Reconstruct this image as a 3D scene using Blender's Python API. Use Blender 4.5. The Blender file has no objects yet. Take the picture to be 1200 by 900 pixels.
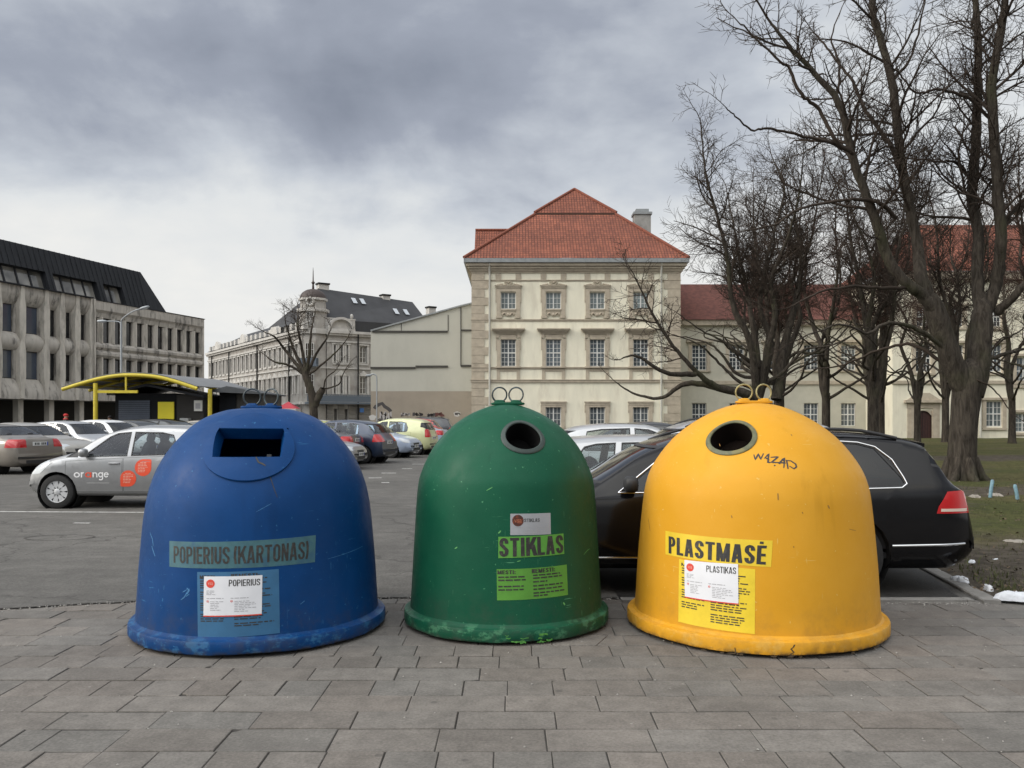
import bpy, bmesh, math, random
import numpy as np
from mathutils import Vector, Matrix
from mathutils.bvhtree import BVHTree
R = math.radians
scene = bpy.context.scene
COL = scene.collection

# ------------------------------------------------------------------ camera, sky, sun, exposure
cam_d = bpy.data.cameras.new('camera'); cam = bpy.data.objects.new('camera', cam_d); COL.objects.link(cam)
cam.location = (0, 0, 1.6); cam.rotation_euler = (R(90), 0, 0)
cam_d.sensor_width = 36; cam_d.lens = 30; cam_d.shift_y = 40/1200
cam_d.clip_start = .05; cam_d.clip_end = 3000
scene.camera = cam
scene.view_settings.view_transform = 'Standard'; scene.view_settings.look = 'None'
scene.view_settings.gamma = 1; scene.view_settings.use_curve_mapping = False
scene.view_settings.exposure = 0.0
scene.cycles.max_bounces = 8; scene.cycles.transparent_max_bounces = 12
SUN_EL, SUN_AZ = R(26), R(-104)          # azimuth from +Y, clockwise: the sun stands to the left
sun_d = bpy.data.lights.new('sun', 'SUN'); sun_d.energy = 1.5; sun_d.angle = R(16); sun_d.color = (1, .90, .77)
sun = bpy.data.objects.new('sun', sun_d); COL.objects.link(sun)
sv = Vector((math.sin(SUN_AZ)*math.cos(SUN_EL), math.cos(SUN_AZ)*math.cos(SUN_EL), math.sin(SUN_EL)))
sun.rotation_euler = (-sv).to_track_quat('-Z', 'Y').to_euler(); sun.location = sv*50

W = bpy.data.worlds.new('World'); scene.world = W; W.use_nodes = True
def build_world():
    nt = W.node_tree; N = nt.nodes; L = nt.links; N.clear()
    def nd(t, **k):
        n = N.new(t)
        for a, b in k.items(): setattr(n, a, b)
        return n
    def math_(op, a, b=None, c=None, clamp=False):
        n = nd('ShaderNodeMath', operation=op, use_clamp=clamp)
        for i, v in enumerate((a, b, c)):
            if v is None: continue
            if isinstance(v, (int, float)): n.inputs[i].default_value = v
            else: L.new(v, n.inputs[i])
        return n.outputs[0]
    def mixc(f, a, b):
        n = nd('ShaderNodeMix', data_type='RGBA')
        for i, v in ((0, f), (6, a), (7, b)):
            if isinstance(v, (int, float)): n.inputs[i].default_value = v
            elif isinstance(v, tuple): n.inputs[i].default_value = (*v, 1)
            else: L.new(v, n.inputs[i])
        return n.outputs[2]
    out = nd('ShaderNodeOutputWorld'); bg = nd('ShaderNodeBackground'); bg.inputs[1].default_value = .1
    sky = nd('ShaderNodeTexSky', sky_type='NISHITA'); sky.sun_disc = False
    sky.sun_elevation = SUN_EL; sky.sun_rotation = SUN_AZ
    tc = nd('ShaderNodeTexCoord'); sp = nd('ShaderNodeSeparateXYZ'); L.new(tc.outputs['Generated'], sp.inputs[0])
    el = math_('MAXIMUM', sp.outputs[2], 0.0)
    den = math_('ADD', el, .30)
    u = math_('DIVIDE', sp.outputs[0], den); v = math_('DIVIDE', sp.outputs[1], den)
    cb = nd('ShaderNodeCombineXYZ'); L.new(u, cb.inputs[0]); L.new(v, cb.inputs[1])
    def noise(scale, det, rough, dist, off):
        m = nd('ShaderNodeMapping'); m.inputs['Location'].default_value = off; L.new(cb.outputs[0], m.inputs[0])
        n = nd('ShaderNodeTexNoise'); n.inputs['Scale'].default_value = scale; n.inputs['Detail'].default_value = det
        n.inputs['Roughness'].default_value = rough; n.inputs['Distortion'].default_value = dist
        L.new(m.outputs[0], n.inputs['Vector']); return n.outputs[0]
    n1 = noise(1.75, 8, .52, .3, (7.272, 1.527, -14.117)); n2 = noise(4.6, 6, .55, .2, (5.322, -24.691, 19.234)); n3 = noise(.85, 4, .5, .2, (-19.704, -14.710, -20.411))
    s = math_('ADD', math_('MULTIPLY', n1, .60), math_('ADD', math_('MULTIPLY', n2, .20), math_('MULTIPLY', n3, .3)))
    # cloud thickness: thin and bright towards the horizon, heavy and grey overhead
    mr = nd('ShaderNodeMapRange', interpolation_type='SMOOTHSTEP'); L.new(el, mr.inputs[0])
    mr.inputs[1].default_value = .10; mr.inputs[2].default_value = .40; mr.inputs[3].default_value = -.2; mr.inputs[4].default_value = .07
    rt = nd('ShaderNodeMapRange', interpolation_type='SMOOTHSTEP'); L.new(sp.outputs[0], rt.inputs[0])   # the cover thins towards the right
    rt.inputs[1].default_value = -.05; rt.inputs[2].default_value = .35; rt.inputs[3].default_value = 0; rt.inputs[4].default_value = -.06
    t = math_('ADD', math_('ADD', s, mr.outputs[0]), rt.outputs[0])
    cr = nd('ShaderNodeValToRGB'); L.new(t, cr.inputs[0])
    e = cr.color_ramp.elements
    e[0].position = .30; e[0].color = (8.6, 8.6, 8.4, 1)
    e[1].position = .78; e[1].color = (2.3, 2.6, 3.25, 1)
    a = e.new(.45); a.color = (7.5, 7.75, 7.9, 1)
    a = e.new(.545); a.color = (5.5, 5.9, 6.5, 1)
    a = e.new(.64); a.color = (3.5, 3.85, 4.6, 1)
    # a few breaks of blue low on the right
    n4 = noise(2.2, 5, .5, .3, (9.1, 2.2, 1))
    gap = nd('ShaderNodeMapRange', interpolation_type='SMOOTHSTEP'); L.new(n4, gap.inputs[0])
    gap.inputs[1].default_value = .76; gap.inputs[2].default_value = .86; gap.inputs[3].default_value = 0; gap.inputs[4].default_value = .8
    col = mixc(gap.outputs[0], cr.outputs[0], sky.outputs[0])
    # brighter round the veiled sun at the left; unseen overhead boost added for light
    dt = nd('ShaderNodeVectorMath', operation='DOT_PRODUCT'); L.new(tc.outputs['Generated'], dt.inputs[0]); dt.inputs[1].default_value = (-.86, -.22, .46)
    br = nd('ShaderNodeMapRange', interpolation_type='SMOOTHSTEP'); L.new(dt.outputs['Value'], br.inputs[0])
    br.inputs[1].default_value = .5; br.inputs[2].default_value = 1.0; br.inputs[3].default_value = 1; br.inputs[4].default_value = 2.0
    ze = nd('ShaderNodeMapRange', interpolation_type='SMOOTHSTEP'); L.new(sp.outputs[2], ze.inputs[0])
    ze.inputs[1].default_value = .46; ze.inputs[2].default_value = .85; ze.inputs[3].default_value = 1; ze.inputs[4].default_value = 1.7
    # unseen glow added behind the camera to light fronts; added bank along that horizon
    d2 = nd('ShaderNodeVectorMath', operation='DOT_PRODUCT'); L.new(tc.outputs['Generated'], d2.inputs[0]); d2.inputs[1].default_value = (-.30, -.74, .60)
    bk = nd('ShaderNodeMapRange', interpolation_type='SMOOTHSTEP'); L.new(d2.outputs['Value'], bk.inputs[0])
    bk.inputs[1].default_value = .35; bk.inputs[2].default_value = .95; bk.inputs[3].default_value = 1; bk.inputs[4].default_value = 2.7
    lo = nd('ShaderNodeMapRange', interpolation_type='SMOOTHSTEP'); L.new(sp.outputs[2], lo.inputs[0])
    lo.inputs[1].default_value = .18; lo.inputs[2].default_value = .42; lo.inputs[3].default_value = .78; lo.inputs[4].default_value = 0
    hb = nd('ShaderNodeMapRange', interpolation_type='SMOOTHSTEP'); L.new(sp.outputs[1], hb.inputs[0])
    hb.inputs[1].default_value = -.75; hb.inputs[2].default_value = -.2; hb.inputs[3].default_value = 1; hb.inputs[4].default_value = 0
    dim_band = math_('SUBTRACT', 1.0, math_('MULTIPLY', lo.outputs[0], hb.outputs[0]))
    f = math_('MULTIPLY', math_('MULTIPLY', br.outputs[0], ze.outputs[0]), math_('MULTIPLY', bk.outputs[0], dim_band))
    vm = nd('ShaderNodeVectorMath', operation='SCALE'); L.new(col, vm.inputs[0]); L.new(f, vm.inputs['Scale'])
    wm = nd('ShaderNodeVectorMath', operation='MULTIPLY'); L.new(vm.outputs[0], wm.inputs[0])
    wc = mixc(math_('MULTIPLY', math_('SUBTRACT', f, 1.0, None, True), .8, None, True), (1.0, 1.0, 1.0), (1.08, 1.0, .88)); L.new(wc, wm.inputs[1]); col = wm.outputs[0]
    L.new(col, bg.inputs[0]); L.new(bg.outputs[0], out.inputs[0])
build_world()

# ------------------------------------------------------------------ helpers
def P(px, py, Y):
    return Vector(((px-600)*Y/1000, Y, 1.6-(py-490)*Y/1000))

def lin(c):
    return tuple((x/12.92 if x <= .04045 else ((x+.055)/1.055)**2.4) for x in c)

MATS = {}
def mat(name, color=(.5, .5, .5), rough=.6, metal=0., var=.0, scale=4., bump=0., bscale=None, spec=.5, coat=0.,
        tint=None, tfac=.5, tscale=1.5, stretch=None, det=6):
    """principled surface with noise in its base colour (var), a second colour in patches (tint) and a noise bump"""
    if name in MATS: return MATS[name]
    m = bpy.data.materials.new(name); m.use_nodes = True; nt = m.node_tree; N = nt.nodes; L = nt.links
    b = N['Principled BSDF']
    b.inputs['Base Color'].default_value = (*color, 1); b.inputs['Roughness'].default_value = rough
    b.inputs['Metallic'].default_value = metal; b.inputs['Specular IOR Level'].default_value = spec
    b.inputs['Coat Weight'].default_value = coat; b.inputs['Coat Roughness'].default_value = .06
    if var or tint or bump:
        tc = N.new('ShaderNodeTexCoord'); mp = N.new('ShaderNodeMapping'); L.new(tc.outputs['Object'], mp.inputs[0])
        if stretch: mp.inputs['Scale'].default_value = stretch
        vec = mp.outputs[0]
    colour = None
    if var:
        n = N.new('ShaderNodeTexNoise'); n.inputs['Scale'].default_value = scale; n.inputs['Detail'].default_value = det
        n.inputs['Roughness'].default_value = .62; L.new(vec, n.inputs['Vector'])
        r = N.new('ShaderNodeValToRGB'); L.new(n.outputs[0], r.inputs[0])
        r.color_ramp.elements[0].position = .28; r.color_ramp.elements[1].position = .72
        r.color_ramp.elements[0].color = (*[c*(1-var) for c in color], 1); r.color_ramp.elements[1].color = (*[min(1, c*(1+var)) for c in color], 1)
        colour = r.outputs[0]
    if tint:
        n = N.new('ShaderNodeTexNoise'); n.inputs['Scale'].default_value = tscale; n.inputs['Detail'].default_value = 7
        n.inputs['Roughness'].default_value = .65; L.new(vec, n.inputs['Vector'])
        r = N.new('ShaderNodeMapRange'); r.interpolation_type = 'SMOOTHSTEP'; L.new(n.outputs[0], r.inputs[0])
        r.inputs[1].default_value = .48; r.inputs[2].default_value = .66; r.inputs[4].default_value = tfac
        mx = N.new('ShaderNodeMix'); mx.data_type = 'RGBA'; L.new(r.outputs[0], mx.inputs[0])
        if colour: L.new(colour, mx.inputs[6])
        else: mx.inputs[6].default_value = (*color, 1)
        mx.inputs[7].default_value = (*tint, 1); colour = mx.outputs[2]
    if colour: L.new(colour, b.inputs['Base Color'])
    if bump:
        n = N.new('ShaderNodeTexNoise'); n.inputs['Scale'].default_value = bscale or scale*6; n.inputs['Detail'].default_value = 5
        L.new(vec, n.inputs['Vector'])
        bp = N.new('ShaderNodeBump'); bp.inputs['Strength'].default_value = bump; bp.inputs['Distance'].default_value = .02
        L.new(n.outputs[0], bp.inputs['Height']); L.new(bp.outputs[0], b.inputs['Normal'])
    MATS[name] = m
    return m

def tag(o, label=None, cat=None, group=None, kind=None):
    if label: o['label'] = label
    if cat: o['category'] = cat
    if group: o['group'] = group
    if kind: o['kind'] = kind
    return o

def empty(name, loc=(0, 0, 0), rz=0.0, label=None, cat=None, group=None):
    o = bpy.data.objects.new(name, None); COL.objects.link(o)
    o.location = loc; o.rotation_euler = (0, 0, rz); o.empty_display_size = .2
    return tag(o, label, cat, group)

def link_mesh(me, name, parent=None):
    o = bpy.data.objects.new(name, me); COL.objects.link(o)
    if parent is not None: o.parent = parent
    return o

class MB:
    """collects shapes and links them as ONE mesh object"""
    def __init__(s): s.v = []; s.f = []; s.m = []; s.uv = None
    def add(s, vs, fs, m=0):
        b = len(s.v); s.v.extend([tuple(v) for v in vs]); s.f.extend([tuple(b+i for i in f) for f in fs]); s.m.extend([m]*len(fs)); return s
    def box(s, x0, x1, y0, y1, z0, z1, m=0):
        vs = [(x0,y0,z0),(x1,y0,z0),(x1,y1,z0),(x0,y1,z0),(x0,y0,z1),(x1,y0,z1),(x1,y1,z1),(x0,y1,z1)]
        return s.add(vs, [(0,3,2,1),(4,5,6,7),(0,1,5,4),(1,2,6,5),(2,3,7,6),(3,0,4,7)], m)
    def bar(s, a, b, w, h, m=0, up=(0, 0, 1)):
        a = Vector(a); b = Vector(b); d = (b-a).normalized(); up = Vector(up)
        if abs(d.dot(up)) > .98: up = Vector((0, 1, 0))
        x = d.cross(up).normalized()*w/2; z = x.cross(d).normalized()*h/2
        vs = [a-x-z, a+x-z, a+x+z, a-x+z, b-x-z, b+x-z, b+x+z, b-x+z]
        return s.add(vs, [(0,3,2,1),(4,5,6,7),(0,1,5,4),(1,2,6,5),(2,3,7,6),(3,0,4,7)], m)
    def poly(s, pts, m=0): return s.add(pts, [tuple(range(len(pts)))], m)
    def prism(s, pts, vec, m=0):
        """a planar outline pushed along vec"""
        n = len(pts); vec = Vector(vec); a = [Vector(p) for p in pts]; b = [p+vec for p in a]
        fs = [tuple(reversed(range(n))), tuple(range(n, 2*n))] + [(i, (i+1) % n, n+(i+1) % n, n+i) for i in range(n)]
        return s.add(a+b, fs, m)
    def tube(s, pts, rad, n=8, m=0, cap=True):
        pts = [Vector(p) for p in pts]; k = len(pts)
        if not hasattr(rad, '__len__'): rad = [rad]*k
        vs = []; up = Vector((.13, .21, .97)).normalized(); x = None
        for i, p in enumerate(pts):
            d = (pts[min(i+1, k-1)]-pts[max(i-1, 0)]).normalized()
            if x is None:
                x = d.cross(up if abs(d.dot(up)) < .95 else Vector((1, 0, 0))).normalized()
            x = (x-d*x.dot(d)).normalized(); y = d.cross(x)
            for j in range(n):
                a = 2*math.pi*j/n; vs.append(p+(x*math.cos(a)+y*math.sin(a))*rad[i])
        fs = [(i*n+j, i*n+(j+1) % n, (i+1)*n+(j+1) % n, (i+1)*n+j) for i in range(k-1) for j in range(n)]
        if cap: fs += [tuple(reversed(range(n))), tuple((k-1)*n+j for j in range(n))]
        return s.add(vs, fs, m)
    def lathe(s, prof, n=32, m=0, c=(0, 0, 0), M=None, close=False):
        """profile of (r, z) round the z axis, or round M's z axis"""
        vs = []
        for r, z in prof:
            for j in range(n):
                a = 2*math.pi*j/n; p = Vector((r*math.cos(a), r*math.sin(a), z))
                vs.append((M @ p if M else p)+Vector(c))
        k = len(prof); rng = range(k if close else k-1)
        fs = [(i*n+j, i*n+(j+1) % n, ((i+1) % k)*n+(j+1) % n, ((i+1) % k)*n+j) for i in rng for j in range(n)]
        return s.add(vs, fs, m)
    def torus(s, c, R_, r, axis='Y', n=40, k=10, m=0, M=None):
        A = {'Y': Matrix.Rotation(R(90), 3, 'X'), 'X': Matrix.Rotation(R(90), 3, 'Y'), 'Z': Matrix.Identity(3)}[axis]
        if M: A = M @ A
        return s.lathe([(R_+r*math.cos(2*math.pi*i/k), r*math.sin(2*math.pi*i/k)) for i in range(k)], n, m, c, A, close=True)
    def blob(s, c, rx, ry, rz, e=2.6, n=14, k=10, m=0, M=None):
        """rounded box (superellipsoid)"""
        vs = []; pw = lambda t: math.copysign(abs(t)**(2/e), t)
        for i in range(k+1):
            t = -math.pi/2+math.pi*i/k
            for j in range(n):
                a = 2*math.pi*j/n
                p = Vector((rx*pw(math.cos(t))*pw(math.cos(a)), ry*pw(math.cos(t))*pw(math.sin(a)), rz*pw(math.sin(t))))
                vs.append((M @ p if M else p)+Vector(c))
        fs = [(i*n+j, i*n+(j+1) % n, (i+1)*n+(j+1) % n, (i+1)*n+j) for i in range(k) for j in range(n)]
        return s.add(vs, fs, m)
    def build(s, name, mats, parent=None, smooth=None, merge=False):
        me = bpy.data.meshes.new(name); me.from_pydata(s.v, [], s.f)
        mats = mats if isinstance(mats, (list, tuple)) else [mats]
        for m in mats: me.materials.append(m)
        if len(mats) > 1: me.polygons.foreach_set('material_index', s.m)
        if merge:
            bm = bmesh.new(); bm.from_mesh(me); bmesh.ops.remove_doubles(bm, verts=bm.verts, dist=1e-5); bm.to_mesh(me); bm.free()
        if s.uv is not None:
            l = me.uv_layers.new(name='UVMap'); l.data.foreach_set('uv', np.array(s.uv, dtype=np.float32).ravel())
        if smooth is not None:
            me.polygons.foreach_set('use_smooth', [True]*len(me.polygons)); me.set_sharp_from_angle(angle=R(smooth))
        me.update(); return link_mesh(me, name, parent)

def copy_tree(o, parent=None):
    c = o.copy(); COL.objects.link(c)
    if parent is not None: c.parent = parent
    for ch in list(o.children): copy_tree(ch, c)
    return c

def catmull(pts, k=8):
    pts = [np.array(p, float) for p in pts]; out = []
    for i in range(len(pts)-1):
        p0 = pts[max(i-1, 0)]; p1 = pts[i]; p2 = pts[i+1]; p3 = pts[min(i+2, len(pts)-1)]
        for j in range(k):
            t = j/k
            out.append(.5*((2*p1)+(-p0+p2)*t+(2*p0-5*p1+4*p2-p3)*t*t+(-p0+3*p1-3*p2+p3)*t**3))
    out.append(pts[-1]); return np.array(out)

def pchip(xs, ys, x):
    xs = np.array(xs, float); ys = np.array(ys, float); h = np.diff(xs); d = np.diff(ys)/h
    m = np.zeros(len(xs)); m[0] = d[0]; m[-1] = d[-1]
    for i in range(1, len(xs)-1):
        if d[i-1]*d[i] > 0:
            w1 = 2*h[i]+h[i-1]; w2 = h[i]+2*h[i-1]; m[i] = (w1+w2)/(w1/d[i-1]+w2/d[i])
    i = np.clip(np.searchsorted(xs, x)-1, 0, len(xs)-2); t = (x-xs[i])/h[i]
    return (2*t**3-3*t**2+1)*ys[i]+(t**3-2*t**2+t)*h[i]*m[i]+(-2*t**3+3*t**2)*ys[i+1]+(t**3-t**2)*h[i]*m[i+1]

_text_cache = {}
def text_mesh(s, bold=0.0, res=3):
    """flat text as (verts Nx2 scaled to a unit box 0..1, faces, aspect)"""
    key = (s, bold, res)
    if key in _text_cache: return _text_cache[key]
    cu = bpy.data.curves.new('lettering', 'FONT'); cu.body = s; cu.size = 1; cu.resolution_u = res; cu.offset = bold; cu.fill_mode = 'FRONT'
    o = bpy.data.objects.new('lettering', cu); COL.objects.link(o)
    dg = bpy.context.evaluated_depsgraph_get(); me = bpy.data.meshes.new_from_object(o.evaluated_get(dg))
    v = np.array([(p.co.x, p.co.y) for p in me.vertices]); f = [tuple(p.vertices) for p in me.polygons]
    bpy.data.objects.remove(o); bpy.data.curves.remove(cu); bpy.data.meshes.remove(me)
    lo = v.min(0); hi = v.max(0); asp = (hi[0]-lo[0])/(hi[1]-lo[1]); v = (v-lo)/(hi-lo)
    _text_cache[key] = (v, f, asp); return _text_cache[key]
M_under = mat('underbody black', (.008, .008, .008), .9)

def _arc(cx, cy, rx, ry, a0, a1, n=9):
    return [(cx+rx*math.cos(R(a0+(a1-a0)*i/n)), cy+ry*math.sin(R(a0+(a1-a0)*i/n))) for i in range(n+1)]
def sign_mesh(txt, t=.155, th=.125, w=.47, gap=.085):
    """condensed grotesque capitals drawn from stems, bars and bowls; verts in a unit box"""
    vs = []; fs = []
    def rect(x0, x1, y0, y1): b = len(vs); vs.extend([(x0, y0), (x1, y0), (x1, y1), (x0, y1)]); fs.append((b, b+1, b+2, b+3))
    def diag(x0, y0, x1, y1, hw): b = len(vs); vs.extend([(x0-hw/2, y0), (x0+hw/2, y0), (x1+hw/2, y1), (x1-hw/2, y1)]); fs.append((b, b+1, b+2, b+3))
    def path(pts, close=False):
        n = len(pts); b = len(vs)
        for i, (x, y) in enumerate(pts):
            a = pts[i-1] if (i or close) else pts[i]; c = pts[(i+1) % n] if (i < n-1 or close) else pts[i]
            dx, dy = c[0]-a[0], c[1]-a[1]; l = math.hypot(dx, dy) or 1; nx, ny = -dy/l, dx/l
            vs.append((x+nx*t/2, y+ny*th/2)); vs.append((x-nx*t/2, y-ny*th/2))
        for i in range(n if close else n-1): j = (i+1) % n; fs.append((b+2*i, b+2*i+1, b+2*j+1, b+2*j))
    x = 0
    for ch in txt:
        o = x; W_ = w; c = t/2; d = th/2; rx = W_/2-c; ry = .22
        if ch == ' ': x += w*.5; continue
        if ch == '.': rect(o, o+t, 0, t); x += t+gap; continue
        if ch == 'I': rect(o, o+t, 0, 1); W_ = t
        elif ch == 'L': rect(o, o+t, 0, 1); rect(o+t, o+W_*.88, 0, th); W_ = w*.86
        elif ch == 'T': rect(o, o+W_, 1-th, 1); rect(o+W_/2-c, o+W_/2+c, 0, 1-th)
        elif ch == 'E': rect(o, o+t, 0, 1); [rect(o+t, o+W_*.9*k, y, y+th) for y, k in ((0, 1), (.5-d, .94), (1-th, 1))]; W_ = w*.9
        elif ch in 'PR':
            rect(o, o+t, 0, 1); yb = .42; r = min(.24, (1-d-yb-d)/2)
            path([(o+t, 1-d), (o+W_-c-.14, 1-d)]+_arc(o+W_-c-.14, 1-d-r, .14, r, 90, 0)[1:]+[(o+W_-c, yb+d+r)]+_arc(o+W_-c-.14, yb+d+r, .14, r, 0, -90)[1:]+[(o+t, yb+d)])
            if ch == 'R': diag(o+W_-c*1.0, 0, o+W_*.60, yb, t*1.05)
        elif ch == 'O': path(_arc(o+W_/2, 1-d-ry, rx, ry, 180, 0)[::1]+_arc(o+W_/2, d+ry, rx, ry, 0, -180), True)
        elif ch == 'U': path([(o+c, 1)]+_arc(o+W_/2, d+ry, rx, ry, 180, 360)+[(o+W_-c, 1)])
        elif ch == 'S':
            m = .5; path([(o+W_-c, .70), (o+W_-c, 1-d-.17)]+_arc(o+W_/2, 1-d-.17, rx, .17, 0, 180)[1:]+[(o+c, .70)]+_arc(o+W_/2, .70, rx, .14, 180, 245)[1:]+[(o+W_/2, m)]+_arc(o+W_/2, .30, rx, .14, 65, 0)[0:]+[(o+W_-c, d+.17)]+_arc(o+W_/2, d+.17, rx, .17, 0, -180)[1:]+[(o+c, .30)])
        elif ch == 'K': rect(o, o+t, 0, 1); diag(o+t*.9, .36, o+W_+.0, 1, t*1.12); diag(o+W_+.02, 0, o+t*1.75, .60, t*1.15); W_ = w*1.10
        elif ch == 'A': W_ = w*1.08; diag(o+c*.95, 0, o+W_/2-.03, 1, t*.98); diag(o+W_-c*.95, 0, o+W_/2+.03, 1, t*.98); rect(o+W_*.28, o+W_*.72, .20, .20+th)
        elif ch == 'N': rect(o, o+t*.92, 0, 1); rect(o+W_-t*.92, o+W_, 0, 1); diag(o+W_-t*.55, 0, o+t*.55, 1, t*1.05)
        elif ch == 'M': W_ = w*1.36; rect(o, o+t*.9, 0, 1); rect(o+W_-t*.9, o+W_, 0, 1); diag(o+W_/2, 0, o+t*.5, 1, t*.95); diag(o+W_/2, 0, o+W_-t*.5, 1, t*.95)
        elif ch == ':': rect(o, o+t, 0, t); rect(o, o+t, .5, .5+t); W_ = t
        elif ch == '(': 
            tt = t; path(_arc(o+.20, .5, .17, .62, 125, 235)); W_ = .15
        elif ch == ')': path(_arc(o-.05, .5, .17, .62, 55, -55)); W_ = .15
        # lower case for the round vinyl lettering
        elif ch == 'o': path(_arc(o+.30, .30, .23, .24, 0, 350, 24), True); W_ = .60
        elif ch == 'r': rect(o, o+t, 0, .60); path([(o+c, .34)]+_arc(o+.26, .34, .19, .20, 180, 80)); W_ = .36
        elif ch == 'a': path(_arc(o+.30, .30, .23, .24, 0, 350, 24), True); rect(o+.60-t, o+.60, 0, .60); W_ = .60
        elif ch == 'n': rect(o, o+t, 0, .60); path([(o+c, .30)]+_arc(o+.29, .31, .29-c, .23, 180, 0)+[(o+.58-c, 0)]); W_ = .58
        elif ch == 'g': path(_arc(o+.30, .30, .23, .24, 0, 350, 24), True); path([(o+.60-c, .60), (o+.60-c, -.10)]+_arc(o+.32, -.10, .28-c, .20, 0, -150)); W_ = .60
        elif ch == 'e': path(_arc(o+.30, .30, .23, .24, -42, -360, 24)); rect(o+.08, o+.56, .30-d*.7, .30+d*.7); W_ = .60
        x += W_+gap
    # strokes that cross lie a hair apart
    v = np.array(vs); lo = v.min(0); hi = v.max(0); return (v-lo)/(hi-lo), fs, (hi-lo)
# ------------------------------------------------------------------ ground
def paver_material():
    m = bpy.data.materials.new('concrete pavers'); m.use_nodes = True; nt = m.node_tree; N = nt.nodes; L = nt.links
    b = N['Principled BSDF']; b.inputs['Roughness'].default_value = .85; b.inputs['Specular IOR Level'].default_value = .35
    at = N.new('ShaderNodeAttribute'); at.attribute_name = 'slab'
    tc = N.new('ShaderNodeTexCoord')
    n1 = N.new('ShaderNodeTexNoise'); n1.inputs['Scale'].default_value = 1.3; n1.inputs['Detail'].default_value = 8; n1.inputs['Roughness'].default_value = .65
    n2 = N.new('ShaderNodeTexNoise'); n2.inputs['Scale'].default_value = 60; n2.inputs['Detail'].default_value = 6; n2.inputs['Roughness'].default_value = .7
    n3 = N.new('ShaderNodeTexNoise'); n3.inputs['Scale'].default_value = 9; n3.inputs['Detail'].default_value = 8
    for n in (n1, n2, n3): L.new(tc.outputs['Object'], n.inputs['Vector'])
    def mul(a, lo, hi):
        r = N.new('ShaderNodeMapRange'); L.new(a, r.inputs[0]); r.inputs[1].default_value = .3; r.inputs[2].default_value = .7
        r.inputs[3].default_value = lo; r.inputs[4].default_value = hi; return r.outputs[0]
    def mm(a, b_):
        x = N.new('ShaderNodeMath'); x.operation = 'MULTIPLY'; L.new(a, x.inputs[0]); L.new(b_, x.inputs[1]); return x.outputs[0]
    f = mm(mm(mul(n1.outputs[0], .8, 1.18), mul(n2.outputs[0], .72, 1.28)), mul(n3.outputs[0], .86, 1.14))
    vm = N.new('ShaderNodeVectorMath'); vm.operation = 'SCALE'; L.new(at.outputs['Color'], vm.inputs[0]); L.new(f, vm.inputs['Scale'])
    # pale specks of grit and dark gum spots
    v = N.new('ShaderNodeTexVoronoi'); v.inputs['Scale'].default_value = 3.1; L.new(tc.outputs['Object'], v.inputs['Vector'])
    r = N.new('ShaderNodeMapRange'); L.new(v.outputs['Distance'], r.inputs[0]); r.inputs[1].default_value = .05; r.inputs[2].default_value = .075
    r.inputs[3].default_value = .45; r.inputs[4].default_value = 0
    mx = N.new('ShaderNodeMix'); mx.data_type = 'RGBA'; L.new(r.outputs[0], mx.inputs[0]); L.new(vm.outputs[0], mx.inputs[6]); mx.inputs[7].default_value = (.05, .047, .045, 1)
    v2 = N.new('ShaderNodeTexVoronoi'); v2.inputs['Scale'].default_value = 5.3; L.new(tc.outputs['Object'], v2.inputs['Vector'])
    r2 = N.new('ShaderNodeMapRange'); L.new(v2.outputs['Distance'], r2.inputs[0]); r2.inputs[1].default_value = .035; r2.inputs[2].default_value = .05
    r2.inputs[3].default_value = .5; r2.inputs[4].default_value = 0
    mx2 = N.new('ShaderNodeMix'); mx2.data_type = 'RGBA'; L.new(r2.outputs[0], mx2.inputs[0]); L.new(mx.outputs[2], mx2.inputs[6]); mx2.inputs[7].default_value = (.33, .31, .29, 1)
    L.new(mx2.outputs[2], b.inputs['Base Color'])
    bp = N.new('ShaderNodeBump'); bp.inputs['Strength'].default_value = .35; bp.inputs['Distance'].default_value = .006
    L.new(n2.outputs[0], bp.inputs['Height']); L.new(bp.outputs[0], b.inputs['Normal'])
    return m

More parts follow.
